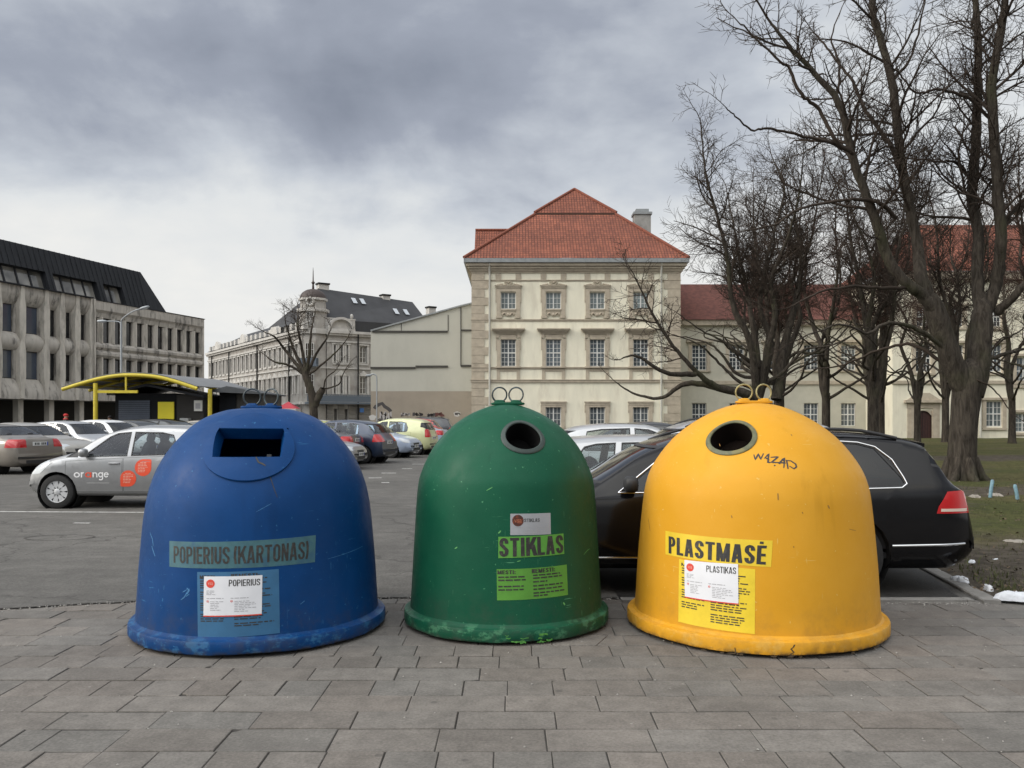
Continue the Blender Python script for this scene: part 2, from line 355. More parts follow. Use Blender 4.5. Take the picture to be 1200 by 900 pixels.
def asphalt_material():
    m = bpy.data.materials.new('worn asphalt'); m.use_nodes = True; nt = m.node_tree; N = nt.nodes; L = nt.links
    b = N['Principled BSDF']; b.inputs['Roughness'].default_value = .85; b.inputs['Specular IOR Level'].default_value = .3
    tc = N.new('ShaderNodeTexCoord')
    def noise(sc, det=7, rough=.6, stretch=None, dist=0):
        n = N.new('ShaderNodeTexNoise'); n.inputs['Scale'].default_value = sc; n.inputs['Detail'].default_value = det
        n.inputs['Roughness'].default_value = rough; n.inputs['Distortion'].default_value = dist
        if stretch:
            mp = N.new('ShaderNodeMapping'); mp.inputs['Scale'].default_value = stretch; L.new(tc.outputs['Object'], mp.inputs[0]); L.new(mp.outputs[0], n.inputs['Vector'])
        else: L.new(tc.outputs['Object'], n.inputs['Vector'])
        return n
    big = noise(.22); streak = noise(2.2, 6, .6, (.22, 2.2, 1)); fine = noise(38, 6, .75); mid = noise(3.0, 8, .7)
    r = N.new('ShaderNodeValToRGB'); L.new(big.outputs[0], r.inputs[0])
    r.color_ramp.elements[0].position = .32; r.color_ramp.elements[0].color = (.074, .071, .066, 1)
    r.color_ramp.elements[1].position = .68; r.color_ramp.elements[1].color = (.120, .115, .106, 1)
    cur = r.outputs[0]
    for n, lo, hi in ((streak, .88, 1.12), (fine, .68, 1.32), (mid, .78, 1.22)):
        mr = N.new('ShaderNodeMapRange'); L.new(n.outputs[0], mr.inputs[0]); mr.inputs[1].default_value = .3; mr.inputs[2].default_value = .7
        mr.inputs[3].default_value = lo; mr.inputs[4].default_value = hi
        vm = N.new('ShaderNodeVectorMath'); vm.operation = 'SCALE'; L.new(cur, vm.inputs[0]); L.new(mr.outputs[0], vm.inputs['Scale']); cur = vm.outputs[0]
    # cracks
    dn = noise(1.6, 4); add = N.new('ShaderNodeVectorMath'); add.operation = 'MULTIPLY_ADD'
    L.new(dn.outputs['Color'], add.inputs[0]); add.inputs[1].default_value = (.9, .9, 0); L.new(tc.outputs['Object'], add.inputs[2])
    v = N.new('ShaderNodeTexVoronoi'); v.feature = 'DISTANCE_TO_EDGE'; v.inputs['Scale'].default_value = .32; L.new(add.outputs[0], v.inputs['Vector'])
    mr = N.new('ShaderNodeMapRange'); L.new(v.outputs['Distance'], mr.inputs[0]); mr.inputs[1].default_value = .002; mr.inputs[2].default_value = .007
    mr.inputs[3].default_value = .55; mr.inputs[4].default_value = 0
    mx = N.new('ShaderNodeMix'); mx.data_type = 'RGBA'; L.new(mr.outputs[0], mx.inputs[0]); L.new(cur, mx.inputs[6]); mx.inputs[7].default_value = (.035, .033, .03, 1)
    L.new(mx.outputs[2], b.inputs['Base Color'])
    bp = N.new('ShaderNodeBump'); bp.inputs['Strength'].default_value = .5; bp.inputs['Distance'].default_value = .012
    L.new(fine.outputs[0], bp.inputs['Height']); L.new(bp.outputs[0], b.inputs['Normal'])
    return m

def lawn_material():
    m = bpy.data.materials.new('winter lawn'); m.use_nodes = True; nt = m.node_tree; N = nt.nodes; L = nt.links
    b = N['Principled BSDF']; b.inputs['Roughness'].default_value = .95; b.inputs['Specular IOR Level'].default_value = .15
    tc = N.new('ShaderNodeTexCoord')
    def noise(sc, det=8, rough=.65, st=None):
        n = N.new('ShaderNodeTexNoise'); n.inputs['Scale'].default_value = sc; n.inputs['Detail'].default_value = det; n.inputs['Roughness'].default_value = rough
        if st:
            mp = N.new('ShaderNodeMapping'); mp.inputs['Scale'].default_value = st; L.new(tc.outputs['Object'], mp.inputs[0]); L.new(mp.outputs[0], n.inputs['Vector'])
        else: L.new(tc.outputs['Object'], n.inputs['Vector'])
        return n.outputs[0]
    def mr(a, i0, i1, o0, o1, smooth=True):
        r = N.new('ShaderNodeMapRange'); r.interpolation_type = 'SMOOTHSTEP' if smooth else 'LINEAR'
        L.new(a, r.inputs[0]) if not isinstance(a, float) else None
        for i, v in zip((1, 2, 3, 4), (i0, i1, o0, o1)): r.inputs[i].default_value = v
        return r.outputs[0]
    def mix(f, a, c):
        x = N.new('ShaderNodeMix'); x.data_type = 'RGBA'; L.new(f, x.inputs[0])
        for i, v in ((6, a), (7, c)):
            if isinstance(v, tuple): x.inputs[i].default_value = (*v, 1)
            else: L.new(v, x.inputs[i])
        return x.outputs[2]
    g = mix(mr(noise(.35, 6, .6, (.5, 1.5, 1)), .4, .62, 0, 1), (.066, .074, .022), (.105, .094, .038))
    g = mix(mr(noise(7), .35, .7, 0, .75), g, (.030, .030, .014))
    dirt = mix(mr(noise(5), .35, .65, 0, 1), (.048, .040, .031), (.092, .078, .060))
    sp = N.new('ShaderNodeSeparateXYZ'); L.new(tc.outputs['Object'], sp.inputs[0])
    # trodden earth: beside the kerb, and one path across the grass
    y = sp.outputs[1]
    nn = noise(.7, 6)
    ad = N.new('ShaderNodeMath'); ad.operation = 'MULTIPLY_ADD'; L.new(nn, ad.inputs[0]); ad.inputs[1].default_value = 5.0; L.new(y, ad.inputs[2])
    near = mr(ad.outputs[0], 12.3, 14.6, 1, 0)
    a = mr(ad.outputs[0], 19.2, 19.9, 0, 1); c = mr(ad.outputs[0], 21.5, 22.4, 1, 0)
    a2 = mr(ad.outputs[0], 33, 34.2, 0, 1); c2 = mr(ad.outputs[0], 37, 38.4, 1, 0)
    def mul(p, q):
        x = N.new('ShaderNodeMath'); x.operation = 'MULTIPLY'; L.new(p, x.inputs[0]); L.new(q, x.inputs[1]); return x.outputs[0]
    def mx_(p, q):
        x = N.new('ShaderNodeMath'); x.operation = 'MAXIMUM'; L.new(p, x.inputs[0]); L.new(q, x.inputs[1]); return x.outputs[0]
    path = mx_(mul(a, c), mul(a2, c2))
    patch = mr(noise(.5, 6, .6), .56, .66, 0, .8)
    col = mix(mx_(mx_(near, path), patch), g, dirt)
    L.new(col, b.inputs['Base Color'])
    bp = N.new('ShaderNodeBump'); bp.inputs['Strength'].default_value = .9; bp.inputs['Distance'].default_value = .05
    L.new(noise(22), bp.inputs['Height']); L.new(bp.outputs[0], b.inputs['Normal'])
    return m

M_soil = mat('joint soil', (.034, .031, .027), .95, var=.5, scale=40)
def build_ground():
    rng = random.Random(4)
    # bed under the paving
    MB().poly([(-14, -3, -.006), (14, -3, -.006), (14, 8.6, -.006), (-14, 8.6, -.006)]).build('sidewalk_bed', M_soil)['kind'] = 'structure'
    # slabs: courses along x, long and short stones
    ys = [4.10, 4.395, 4.655, 4.92, 5.21, 5.47, 5.735, 6.01, 6.28, 6.55, 6.82, 7.09, 7.36]
    kinds = {3.83: 'S'}
    types = ['L', 'L', 'L', 'S', 'L', 'S', 'S', 'L', 'S', 'L', 'L', 'S', 'L']
    y = 4.10; pre = []
    while y > -2.6: y -= .27; pre.append(y)
    ys = pre[::-1]+ys; types = [('S' if (i % 3) == 0 else 'L') for i in range(len(pre))][::-1]+types
    vs = []; fs = []; cols = []
    def slab(poly, h, c):
        n = len(poly); b = len(vs); cx = sum(p[0] for p in poly)/n; cy = sum(p[1] for p in poly)/n
        tx, ty = rng.gauss(0, .0035), rng.gauss(0, .0035)
        for lvl, sh in ((-.012, 0), (h-.003, 0), (h, .004)):
            for (px, py) in poly:
                dx, dy = px-cx, py-cy; l = math.hypot(dx, dy) or 1
                vs.append((px-dx/l*sh, py-dy/l*sh, lvl+(dx*tx+dy*ty if lvl > -.01 else 0)))
        for k in (0, 1):
            for i in range(n): fs.append((b+k*n+i, b+k*n+(i+1) % n, b+(k+1)*n+(i+1) % n, b+(k+1)*n+i))
        fs.append(tuple(b+2*n+i for i in range(n)))
        cols.extend([c]*(3*n))
    for i, y0 in enumerate(ys):
        y1 = ys[i+1] if i+1 < len(ys) else 7.62
        L_ = .53 if types[i] == 'L' else .268
        x = -11+rng.random()*L_; rowc = rng.uniform(.96, 1.04)
        while x < 11:
            x1 = x+L_+rng.uniform(-.012, .012); g = rng.uniform(.0018, .0040)
            k = rng.uniform(.90, 1.09)*rowc; w = rng.uniform(-.006, .008)
            c = (.138*k+w*.6, .128*k, .116*k-w*.3, 1)
            h = rng.gauss(0, .0016); j = lambda: rng.uniform(-.003, .003)
            q = [(x+g, y0+g*1.5+j()), (x1-g, y0+g*1.5+j()), (x1-g+j(), y1-g*1.5+j()), (x+g+j(), y1-g*1.5+j())]
            if types[i] == 'L' and rng.random() < .07:
                t = rng.uniform(.3, .7); t2 = min(.95, max(.05, t+rng.uniform(-.3, .3))); e = .0025
                a = q[0][0]+(q[1][0]-q[0][0])*t; b_ = q[3][0]+(q[2][0]-q[3][0])*t2
                slab([q[0], (a-e, q[0][1]), (b_-e, q[3][1]), q[3]], h, c); slab([(a+e, q[1][1]), q[1], q[2], (b_+e, q[2][1])], h-.001, c)
            elif rng.random() < .10:      # a corner has broken away
                k_ = rng.randrange(4); a_, b_, c_ = Vector(q[k_-1]), Vector(q[k_]), Vector(q[(k_+1) % 4]); e1 = rng.uniform(.015, .05); e2 = rng.uniform(.015, .05)
                p1 = b_+(a_-b_).normalized()*e1; p2 = b_+(c_-b_).normalized()*e2; mid_ = b_+((a_-b_).normalized()*e1+(c_-b_).normalized()*e2)*.62
                slab(q[:k_]+[tuple(p1), tuple(mid_), tuple(p2)]+q[k_+1:], h, c)
            else: slab(q, h, c)
            x = x1
    me = bpy.data.meshes.new('sidewalk'); me.from_pydata(vs, [], fs)
    at = me.attributes.new('slab', 'FLOAT_COLOR', 'POINT'); at.data.foreach_set('color', np.array(cols, np.float32).ravel())
    me.materials.append(paver_material()); link_mesh(me, 'sidewalk')['kind'] = 'structure'
    # asphalt: one sheet to the horizon with a ragged front edge
    edge = [(-30, 6.2), (-9, 6.75), (-6, 6.98), (-4.28, 7.14), (-3.25, 7.45), (-1.8, 7.56), (-.4, 7.6), (.9, 7.56), (2.5, 7.53), (4.08, 7.5), (4.4, 7.48)]
    xs = np.arange(-30, 4.4, .05); ye = np.interp(xs, [p[0] for p in edge], [p[1] for p in edge])
    ye = ye+np.array([rng.gauss(0, .006) for _ in xs])+.012*np.sin(xs*7.1)*np.sin(xs*2.3)
    front = [(x, y, .006) for x, y in zip(xs, ye)]
    MB().poly(front+[(4.4, 7.48, .006), (900, 7.48, .006), (900, 1500, .006), (-900, 1500, .006), (-900, 6, .006), (-30, 6, .006)]).build('road', asphalt_material())['kind'] = 'structure'
    # soil-filled joint along that edge
    g = MB(); w = [.022+.014*rng.random() for _ in xs]
    for i in range(len(xs)-1):
        if xs[i] > .95: break
        wi = w[i] if xs[i] > -6 else .02
        wj = w[i+1]
        g.poly([(xs[i], ye[i]-wi, .010), (xs[i+1], ye[i+1]-wj, .010), (xs[i+1], ye[i+1]+.004, .010), (xs[i], ye[i]+.004, .010)])
    g.build('gutter_joint', M_soil)['kind'] = 'structure'
    # flush kerb stones in front of the dark car, and the kerb that turns away along the lawn
    M_kerb = mat('kerb concrete', (.20, .192, .178), .85, var=.25, scale=9, bump=.3, bscale=60)
    g = MB(); x = .95
    while x < 4.0:
        x1 = min(x+1.0, 4.02); g.box(x+.004, x1-.004, 7.40, 7.52, -.05, .022); x = x1
    g.build('front_kerb', M_kerb)['kind'] = 'structure'
    g = MB(); a = Vector((4.06, 7.34, 0)); d = Vector((.15, 1, 0)).normalized(); nrm = Vector((d.y, -d.x, 0))
    for i in range(46):
        p = a+d*(i*1.0+.005); q = a+d*(i*1.0+.995)
        g.prism([p+Vector((0, 0, -.05)), p+nrm*.14+Vector((0, 0, -.05)), p+nrm*.14+Vector((0, 0, .035)), p+nrm*.01+Vector((0, 0, .035)), p+Vector((0, 0, .025))], q-p)
    g.build('lawn_kerb', M_kerb)['kind'] = 'structure'
    # lawn: gently uneven sheet
    nx, ny = 60, 70; vs = []; fs = []
    for j in range(ny+1):
        yy = 7.42+(j/ny)**1.6*110
        xl = 4.22+.15*(min(yy, 54)-7.34) if yy < 54 else 11.2
        for i in range(nx+1):
            xx = xl+(i/nx)**1.5*(75)
            e = min(1, (xx-xl)/.6)*min(1, (yy-7.42)/.5)
            vs.append((xx, yy, .022+e*(.025*math.sin(xx*1.3+yy*.7)*math.sin(yy*.9)+.03+.012*rng.random())))
    for j in range(ny):
        for i in range(nx): a_ = j*(nx+1)+i; fs.append((a_, a_+1, a_+nx+2, a_+nx+1))
    MB().add(vs, fs).build('lawn', lawn_material(), smooth=60)['kind'] = 'structure'
    # wet black asphalt with the dark car's shade put into its colour
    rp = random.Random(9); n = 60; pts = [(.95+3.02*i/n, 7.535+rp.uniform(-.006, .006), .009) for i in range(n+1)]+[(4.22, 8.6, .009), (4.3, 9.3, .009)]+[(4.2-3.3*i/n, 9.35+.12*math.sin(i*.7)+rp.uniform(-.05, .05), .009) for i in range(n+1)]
    MB().poly(pts).build('wet_shade_patch', mat('wet shaded asphalt', (.022, .021, .020), .6, var=.4, scale=9, bump=.4, bscale=60))['kind'] = 'structure'
    # parking bay paint
    M_paint = mat('worn road paint', (.50, .50, .48), .8, var=.18, scale=14, tint=(.2, .195, .185), tfac=.8, tscale=9)
    g = MB()
    def line(x0, y0, x1, y1, w=.1):
        a = Vector((x0, y0, .0105)); b = Vector((x1, y1, .0105)); n = Vector((-(b-a).y, (b-a).x, 0)).normalized()*w/2
        g.poly([a-n, b-n, b+n, a+n])
    line(-16, 14.85, -6.1, 14.4, .09)
    line(-6.65, 12.95, -6.4, 12.93, .07)
    for (px, py, w) in ((432, 560.5, 15), (447, 554.8, 17), (471, 549.6, 12), (483, 544.2, 15), (447, 566, 9)):
        Y = 1600/(py-490); x = (px-600)*Y/1000; line(x, Y, x+w*Y/1000, Y+.03, .15)
    g.build('parking_lines', M_paint)['kind'] = 'structure'
    # manhole ring and a patched trench in the asphalt
    g = MB(); c = P(70, 630.5, 11.39); c.z = 0
    k = 40
    for i in range(k):
        a0, a1 = 2*math.pi*i/k, 2*math.pi*(i+1)/k
        g.poly([(c.x+r*1.25*math.cos(t), c.y+r*.72*math.sin(t), .0105) for r, t in ((.345, a0), (.345, a1), (.37, a1), (.37, a0))][::-1])
    g.build('manhole_rim', mat('rusty iron', (.05, .045, .04), .8, var=.3, scale=30))['kind'] = 'structure'
build_ground()

# ------------------------------------------------------------------ recycling bells
class Bell:
    def __init__(s, cx, cy, prof, rim_r, rim_h, tilt=(0, 0)):
        s.c = Vector((cx, cy, 0)); p = catmull(prof, 10)
        d = np.r_[0, np.cumsum(np.hypot(*np.diff(p, axis=0).T))]; s.S = d[-1]
        s.ss = np.linspace(0, s.S, 140); s.r = np.interp(s.ss, d, p[:, 0]); s.z = np.interp(s.ss, d, p[:, 1])
        s.r[-1] = 0
        s.rim_r, s.rim_h = rim_r, rim_h
        s.M = Matrix.Rotation(R(tilt[1]), 4, 'Y') @ Matrix.Rotation(R(tilt[0]), 4, 'X'); s.tilt = tilt
    def pt(s, phi, t, off=0.0):
        """local point on the shell: phi from straight towards the viewer, t arc length up the profile"""
        r = float(np.interp(t, s.ss, s.r)); z = float(np.interp(t, s.ss, s.z))
        e = .01; dr = float(np.interp(t+e, s.ss, s.r)-np.interp(t-e, s.ss, s.r)); dz = float(np.interp(t+e, s.ss, s.z)-np.interp(t-e, s.ss, s.z))
        l = math.hypot(dr, dz) or 1; nr, nz = dz/l, -dr/l
        rr = r+nr*off; return Vector((rr*math.sin(phi), -rr*math.cos(phi), z+nz*off))
    def rad(s, t): return float(np.interp(t, s.ss, s.r))
    def at(s, px, py):
        """where the shell lies at a place measured on the photograph"""
        if not hasattr(s, '_g'):
            ph = np.linspace(-1.5, 1.5, 301); g = []
            for t in s.ss:
                for f in ph:
                    w = s.M @ s.pt(f, t)+s.c
                    g.append((f, t, 600+1000*w.x/w.y, 490-1000*(w.z-1.6)/w.y))
            s._g = np.array(g)
        # nearest few samples, refined by a local linear fit
        d = (s._g[:, 2]-px)**2+(s._g[:, 3]-py)**2; i = np.argsort(d)[:9]; q = s._g[i]
        A = np.c_[q[:, 2]-px, q[:, 3]-py, np.ones(len(q))]
        cf, *_ = np.linalg.lstsq(A, q[:, :2], rcond=None)
        return float(cf[2, 0]), float(cf[2, 1])
    def root(s, name, label):
        e = empty(name, s.c, 0, label, 'recycling bin', 'recycling bells on the pavement'); e.rotation_euler = s.M.to_euler(); s.o = e; return e
    def shell(s, m_body, hole):
        """dome with a real opening; hole(phi, t) is true where the plastic is cut away"""
        n = 200; me = MB(); vs = []; k = len(s.ss)
        for i, t in enumerate(s.ss):
            for j in range(n): vs.append(s.pt(2*math.pi*j/n, t))
        fs = []
        for i in range(k-1):
            for j in range(n):
                f = 2*math.pi*(j+.5)/n; f = f-2*math.pi if f > math.pi else f
                if hole(f, (s.ss[i]+s.ss[i+1])/2): continue
                fs.append((i*n+j, i*n+(j+1) % n, (i+1)*n+(j+1) % n, (i+1)*n+j))
        me.add(vs, fs); me.build('dome', m_body, s.o, smooth=50)
        r0 = s.r[0]; R_ = s.rim_r; h = s.rim_h; b = .012
        pr = [(R_-.05, .022), (R_-b, .022), (R_-.003, .027), (R_, .036), (R_, h-b*1.5), (R_-b*.5, h-.004), (R_-b*1.8, h), (r0+.012, h+.004), (r0+.001, h+.018), (r0-.02, h+.03)]
        rm = MB(); rng = random.Random(int(R_*1000)); nn = 180; vs = []
        for r, z in pr:
            for j in range(nn):
                a = 2*math.pi*j/nn
                w = .0035*math.sin(a*3+1)+.002*math.sin(a*11)+(rng.uniform(-.003, .003) if z < .03 else 0)
                vs.append(((r+w)*math.cos(a), (r+w)*math.sin(a), z+(.006*max(0, math.sin(a*5+2)) if z < .035 else 0)))
        rm.add(vs, [(i*nn+j, i*nn+(j+1) % nn, (i+1)*nn+(j+1) % nn, (i+1)*nn+j) for i in range(len(pr)-1) for j in range(nn)])
        rm.build('base_rim', m_body, s.o, smooth=40)
        MB().lathe([(R_-.085, 0), (R_-.085, .05), (0.01, .05)], 64).build('base_skid', mat('black rubber', (.015, .015, .015), .8), s.o)
    def patch(s, name, quad, m, off, parent, nx=24, ny=16, thick=True):
        """thin sheet stuck on the shell between four measured corners (TL, TR, BR, BL)"""
        c = [s.at(*q) for q in quad]; s_ = s; vs = []
        for j in range(ny+1):
            for i in range(nx+1):
                u, v = i/nx, j/ny; f, t = s.bil(c, u, v); vs.append(s.pt(f, t, off))
        fs = [(j*(nx+1)+i, j*(nx+1)+i+1, (j+1)*(nx+1)+i+1, (j+1)*(nx+1)+i) for j in range(ny) for i in range(nx)]
        o = MB().add(vs, fs).build(name, m, parent, smooth=60); return o, c
    @staticmethod
    def bil(c, u, v):
        """v runs up from the bottom edge"""
        tl, tr, br, bl = c
        return tuple((bl[k]*(1-u)+br[k]*u)*(1-v)+(tl[k]*(1-u)+tr[k]*u)*v for k in (0, 1))
    def text(s, mb, c, txt, u0, u1, v0, v1, off, bold=.02, m=0):
        if txt.isupper() or txt == '.':
            v, f, a = sign_mesh(txt, .195 if bold > .04 else .175 if bold > .031 else .15 if bold < .03 else .125, .145 if bold > .04 else .125)
        else: v, f, a = text_mesh(txt, bold)
        for k, q in enumerate(f):
            mb.add([s.pt(*s.bil(c, u0+(u1-u0)*v[i][0], v0+(v1-v0)*v[i][1]), off+.00004*(k % 12)) for i in q], [tuple(range(len(q)))], m)
    def bars(s, mb, c, u0, u1, v0, v1, off, rng, m=0, h=None):
        """a line of print too small to read: short strokes of word length"""
        u = u0
        while u < u1-.004:
            w = min(rng.uniform(.03, .10), u1-u); n = 3
            vs = []
            for vv in (v0, v1):
                for i in range(n+1): vs.append(s.pt(*s.bil(c, u+w*i/n, vv), off))
            mb.add(vs, [(i, i+1, n+2+i, n+1+i) for i in range(n)], m); u += w+.016
    def disc(s, mb, c, u, v, ru, rv, off, m=0, n=28):
        vs = [s.pt(*s.bil(c, u, v), off)]+[s.pt(*s.bil(c, u+ru*math.cos(2*math.pi*i/n), v+rv*math.sin(2*math.pi*i/n)), off) for i in range(n)]
        mb.add(vs, [(0, 1+i, 1+(i+1) % n) for i in range(n)], m)
    def ribbon(s, mb, pix, w, off=.0015, m=0, ft=None):
        """a drawn line: measured points joined on the shell"""
        p = [s.at(*q) for q in pix]; dense = []
        for a, b in zip(p[:-1], p[1:]):
            for k in range(5): dense.append((a[0]+(b[0]-a[0])*k/5, a[1]+(b[1]-a[1])*k/5))
        dense.append(p[-1]); vs = []; n = len(dense)
        for i, (f, t) in enumerate(dense):
            a = dense[max(i-1, 0)]; b = dense[min(i+1, n-1)]; r = s.rad(t)
            dx, dy = (b[0]-a[0])*r, b[1]-a[1]; l = math.hypot(dx, dy) or 1; ww = w*(.55+.45*math.sin(math.pi*(i+.6)/(n+.2)))
            vs += [s.pt(f-dy/l*ww/2/r, t+dx/l*ww/2, off), s.pt(f+dy/l*ww/2/r, t-dx/l*ww/2, off)]
        mb.add(vs, [(2*i, 2*i+1, 2*i+3, 2*i+2) for i in range(n-1)], m)
    def rings(s, cs, rr, m, bar_m, plate):
        """two lifting rings on a plate at the crown"""
        zt = float(s.z[-1])
        g = MB()
        for (px, py, yaw, lean) in cs:
            Y = s.c.y; w = P(px, py, Y); lp = s.M.inverted() @ (w-s.c)
            Mx = Matrix.Rotation(R(yaw), 3, 'Z') @ Matrix.Rotation(R(lean), 3, 'X')
            o = MB().torus((lp.x, lp.y, zt+.012+rr+.006), rr, .0065, 'Y', 44, 10, M=Mx).build('lifting_ring', m, s.o, smooth=60)
            g.blob((lp.x, lp.y, zt+.014), .045, .022, .016, 4, 16, 8)
            g.lathe([(.013, -.028), (.013, .028)], 12, 0, (lp.x, lp.y, zt+.022), Matrix.Rotation(R(90), 3, 'Y'))
        g.blob(((cs[0][0]+cs[1][0])/2*s.c.y/1000-.6*s.c.y-s.c.x, 0, zt+.004), plate, .06, .012, 5, 20, 8)
        g.build('ring_mount', bar_m, s.o, smooth=45)
    def round_mouth(s, px, py, r_out, r_in, m, m_in, aspect=1.0):
        f0, t0 = s.at(px, py); r0 = s.rad(t0); n = 64
        def q(rho, a, off): return s.pt(f0+rho*math.cos(a)/r0, t0+rho*aspect*math.sin(a), off)
        prof = [(r_in, -.012), (r_in, .008), (r_in+.005, .013), (r_in+.014, .012), (r_out-.012, .010), (r_out-.004, .009), (r_out, .005), (r_out, -.004)]
        vs = [q(rho, 2*math.pi*j/n, off) for rho, off in prof for j in range(n)]
        fs = [(i*n+j, i*n+(j+1) % n, (i+1)*n+(j+1) % n, (i+1)*n+j) for i in range(len(prof)-1) for j in range(n)]
        MB().add(vs, fs).build('opening_ring', m, s.o, smooth=40)
        tb = [q(r_in-.003, 2*math.pi*j/n, off) for off in (.004, -.03, -.15) for j in range(n)]
        MB().add(tb, [(i*n+j, i*n+(j+1) % n, (i+1)*n+(j+1) % n, (i+1)*n+j) for i in range(2) for j in range(n)]).build('shade_sleeve', m_in, s.o, smooth=60)  # sleeve coloured near black for the shade inside the opening
        vs = [q(rho, 2*math.pi*j/n, -.15) for rho in (.34, .2, .1, .01) for j in range(n)]
        MB().add(vs, [(i*n+j, i*n+(j+1) % n, (i+1)*n+(j+1) % n, (i+1)*n+j) for i in range(3) for j in range(n)]).build('shade_sheet', m_in, s.o, smooth=60)  # added sheet behind the hole, its near-black colour standing for inside shade
    def mouth_hole(s, px, py, rr):
        f0, t0 = s.at(px, py); r0 = s.rad(t0)
        return lambda f, t: math.hypot((f-f0)*r0, t-t0) < rr

def plastic(name, color, fade, scratch, dirt=.5, side=None, rimwear=.5):
    """weathered moulded plastic: faded patches, fine scratches, grime and scuffs near the ground, an algae stain"""
    m = bpy.data.materials.new(name); m.use_nodes = True; nt = m.node_tree; N = nt.nodes; L = nt.links
    b = N['Principled BSDF']; b.inputs['Specular IOR Level'].default_value = .15
    tc = N.new('ShaderNodeTexCoord'); sp = N.new('ShaderNodeSeparateXYZ'); L.new(tc.outputs['Object'], sp.inputs[0])
    def noise(sc, det=6, rough=.6, st=None, rot=None, dist=0):
        n = N.new('ShaderNodeTexNoise'); n.inputs['Scale'].default_value = sc; n.inputs['Detail'].default_value = det
        n.inputs['Roughness'].default_value = rough; n.inputs['Distortion'].default_value = dist
        mp = N.new('ShaderNodeMapping'); L.new(tc.outputs['Object'], mp.inputs[0]); L.new(mp.outputs[0], n.inputs['Vector'])
        if st: mp.inputs['Scale'].default_value = st
        if rot: mp.inputs['Rotation'].default_value = rot
        return n.outputs[0]
    def mr(a, i0, i1, o0, o1):
        r = N.new('ShaderNodeMapRange'); r.interpolation_type = 'SMOOTHSTEP'; L.new(a, r.inputs[0])
        for i, v in zip((1, 2, 3, 4), (i0, i1, o0, o1)): r.inputs[i].default_value = v
        return r.outputs[0]
    def mix(f, a, c):
        x = N.new('ShaderNodeMix'); x.data_type = 'RGBA'; L.new(f, x.inputs[0])
        for i, v in ((6, a), (7, c)):
            if isinstance(v, tuple): x.inputs[i].default_value = (*v, 1)
            else: L.new(v, x.inputs[i])
        return x.outputs[2]
    def mul(p, q):
        x = N.new('ShaderNodeMath'); x.operation = 'MULTIPLY'; L.new(p, x.inputs[0]); L.new(q, x.inputs[1]); return x.outputs[0]
    col = mix(mr(noise(1.7, 7, .6), .38, .66, 0, .65), color, fade)
    if side:
        s_, amt, dirx = side
        col = mix(mul(mr(sp.outputs[0], dirx[0], dirx[1], 0, 1), mr(noise(2.4, 7, .65, (1, 1, .45)), .36, .62, .15, amt)), col, s_)
    # streaks that ran down, scratches, specks
    col = mix(mr(noise(7, 5, .6, (1, 1, .09)), .58, .74, 0, .22), col, tuple(c*.6 for c in color))
    sc1 = mr(noise(16, 2, .4, (9, 9, .5), (.3, .5, 0)), .715, .745, 0, .8); sc2 = mr(noise(11, 2, .4, (.6, .6, 10), (.9, .2, 0)), .72, .75, 0, .8)
    msk = mr(noise(2.3, 3), .5, .62, 0, 1)
    col = mix(mul(sc1, msk), col, scratch); col = mix(mul(sc2, msk), col, scratch)
    col = mix(mr(noise(34, 3, .5), .70, .75, 0, .7), col, scratch)
    low = mr(sp.outputs[2], .09, .16, 1, 0)
    col = mix(mul(low, mr(noise(9, 7, .7, (1, 1, 1.6)), .5, .62, 0, rimwear)), col, scratch)
    col = mix(mul(mr(sp.outputs[2], .015, .5, dirt, 0), mr(noise(6, 8, .7), .4, .7, 0, 1)), col, (.062, .055, .047))
    col = mix(mul(mr(sp.outputs[2], .02, .06, 1, 0), mr(noise(14, 6, .7), .42, .6, 0, .9)), col, (.045, .04, .035))
    L.new(col, b.inputs['Base Color'])
    L.new(mr(noise(5, 7, .65), .3, .7, .36, .58), b.inputs['Roughness'])
    bp = N.new('ShaderNodeBump'); bp.inputs['Strength'].default_value = .12; bp.inputs['Distance'].default_value = .006
    L.new(noise(60, 4, .6), bp.inputs['Height'])
    b2 = N.new('ShaderNodeBump'); b2.inputs['Strength'].default_value = .25; b2.inputs['Distance'].default_value = .02
    L.new(noise(2.6, 2, .5), b2.inputs['Height']); L.new(bp.outputs[0], b2.inputs['Normal']); L.new(b2.outputs[0], b.inputs['Normal'])
    return m

M_ink = mat('black print', (.022, .021, .02), .55, tint=(.09, .085, .07), tfac=.4, tscale=25)
M_white = mat('white card', (.66, .67, .70), .45, var=.05, scale=8)
M_red = mat('red print', (.62, .055, .032), .5)
M_grey_ink = mat('grey print', (.34, .34, .36), .6)
M_ringsteel = mat('weathered steel', (.075, .09, .095), .45, metal=.7, var=.3, scale=30)

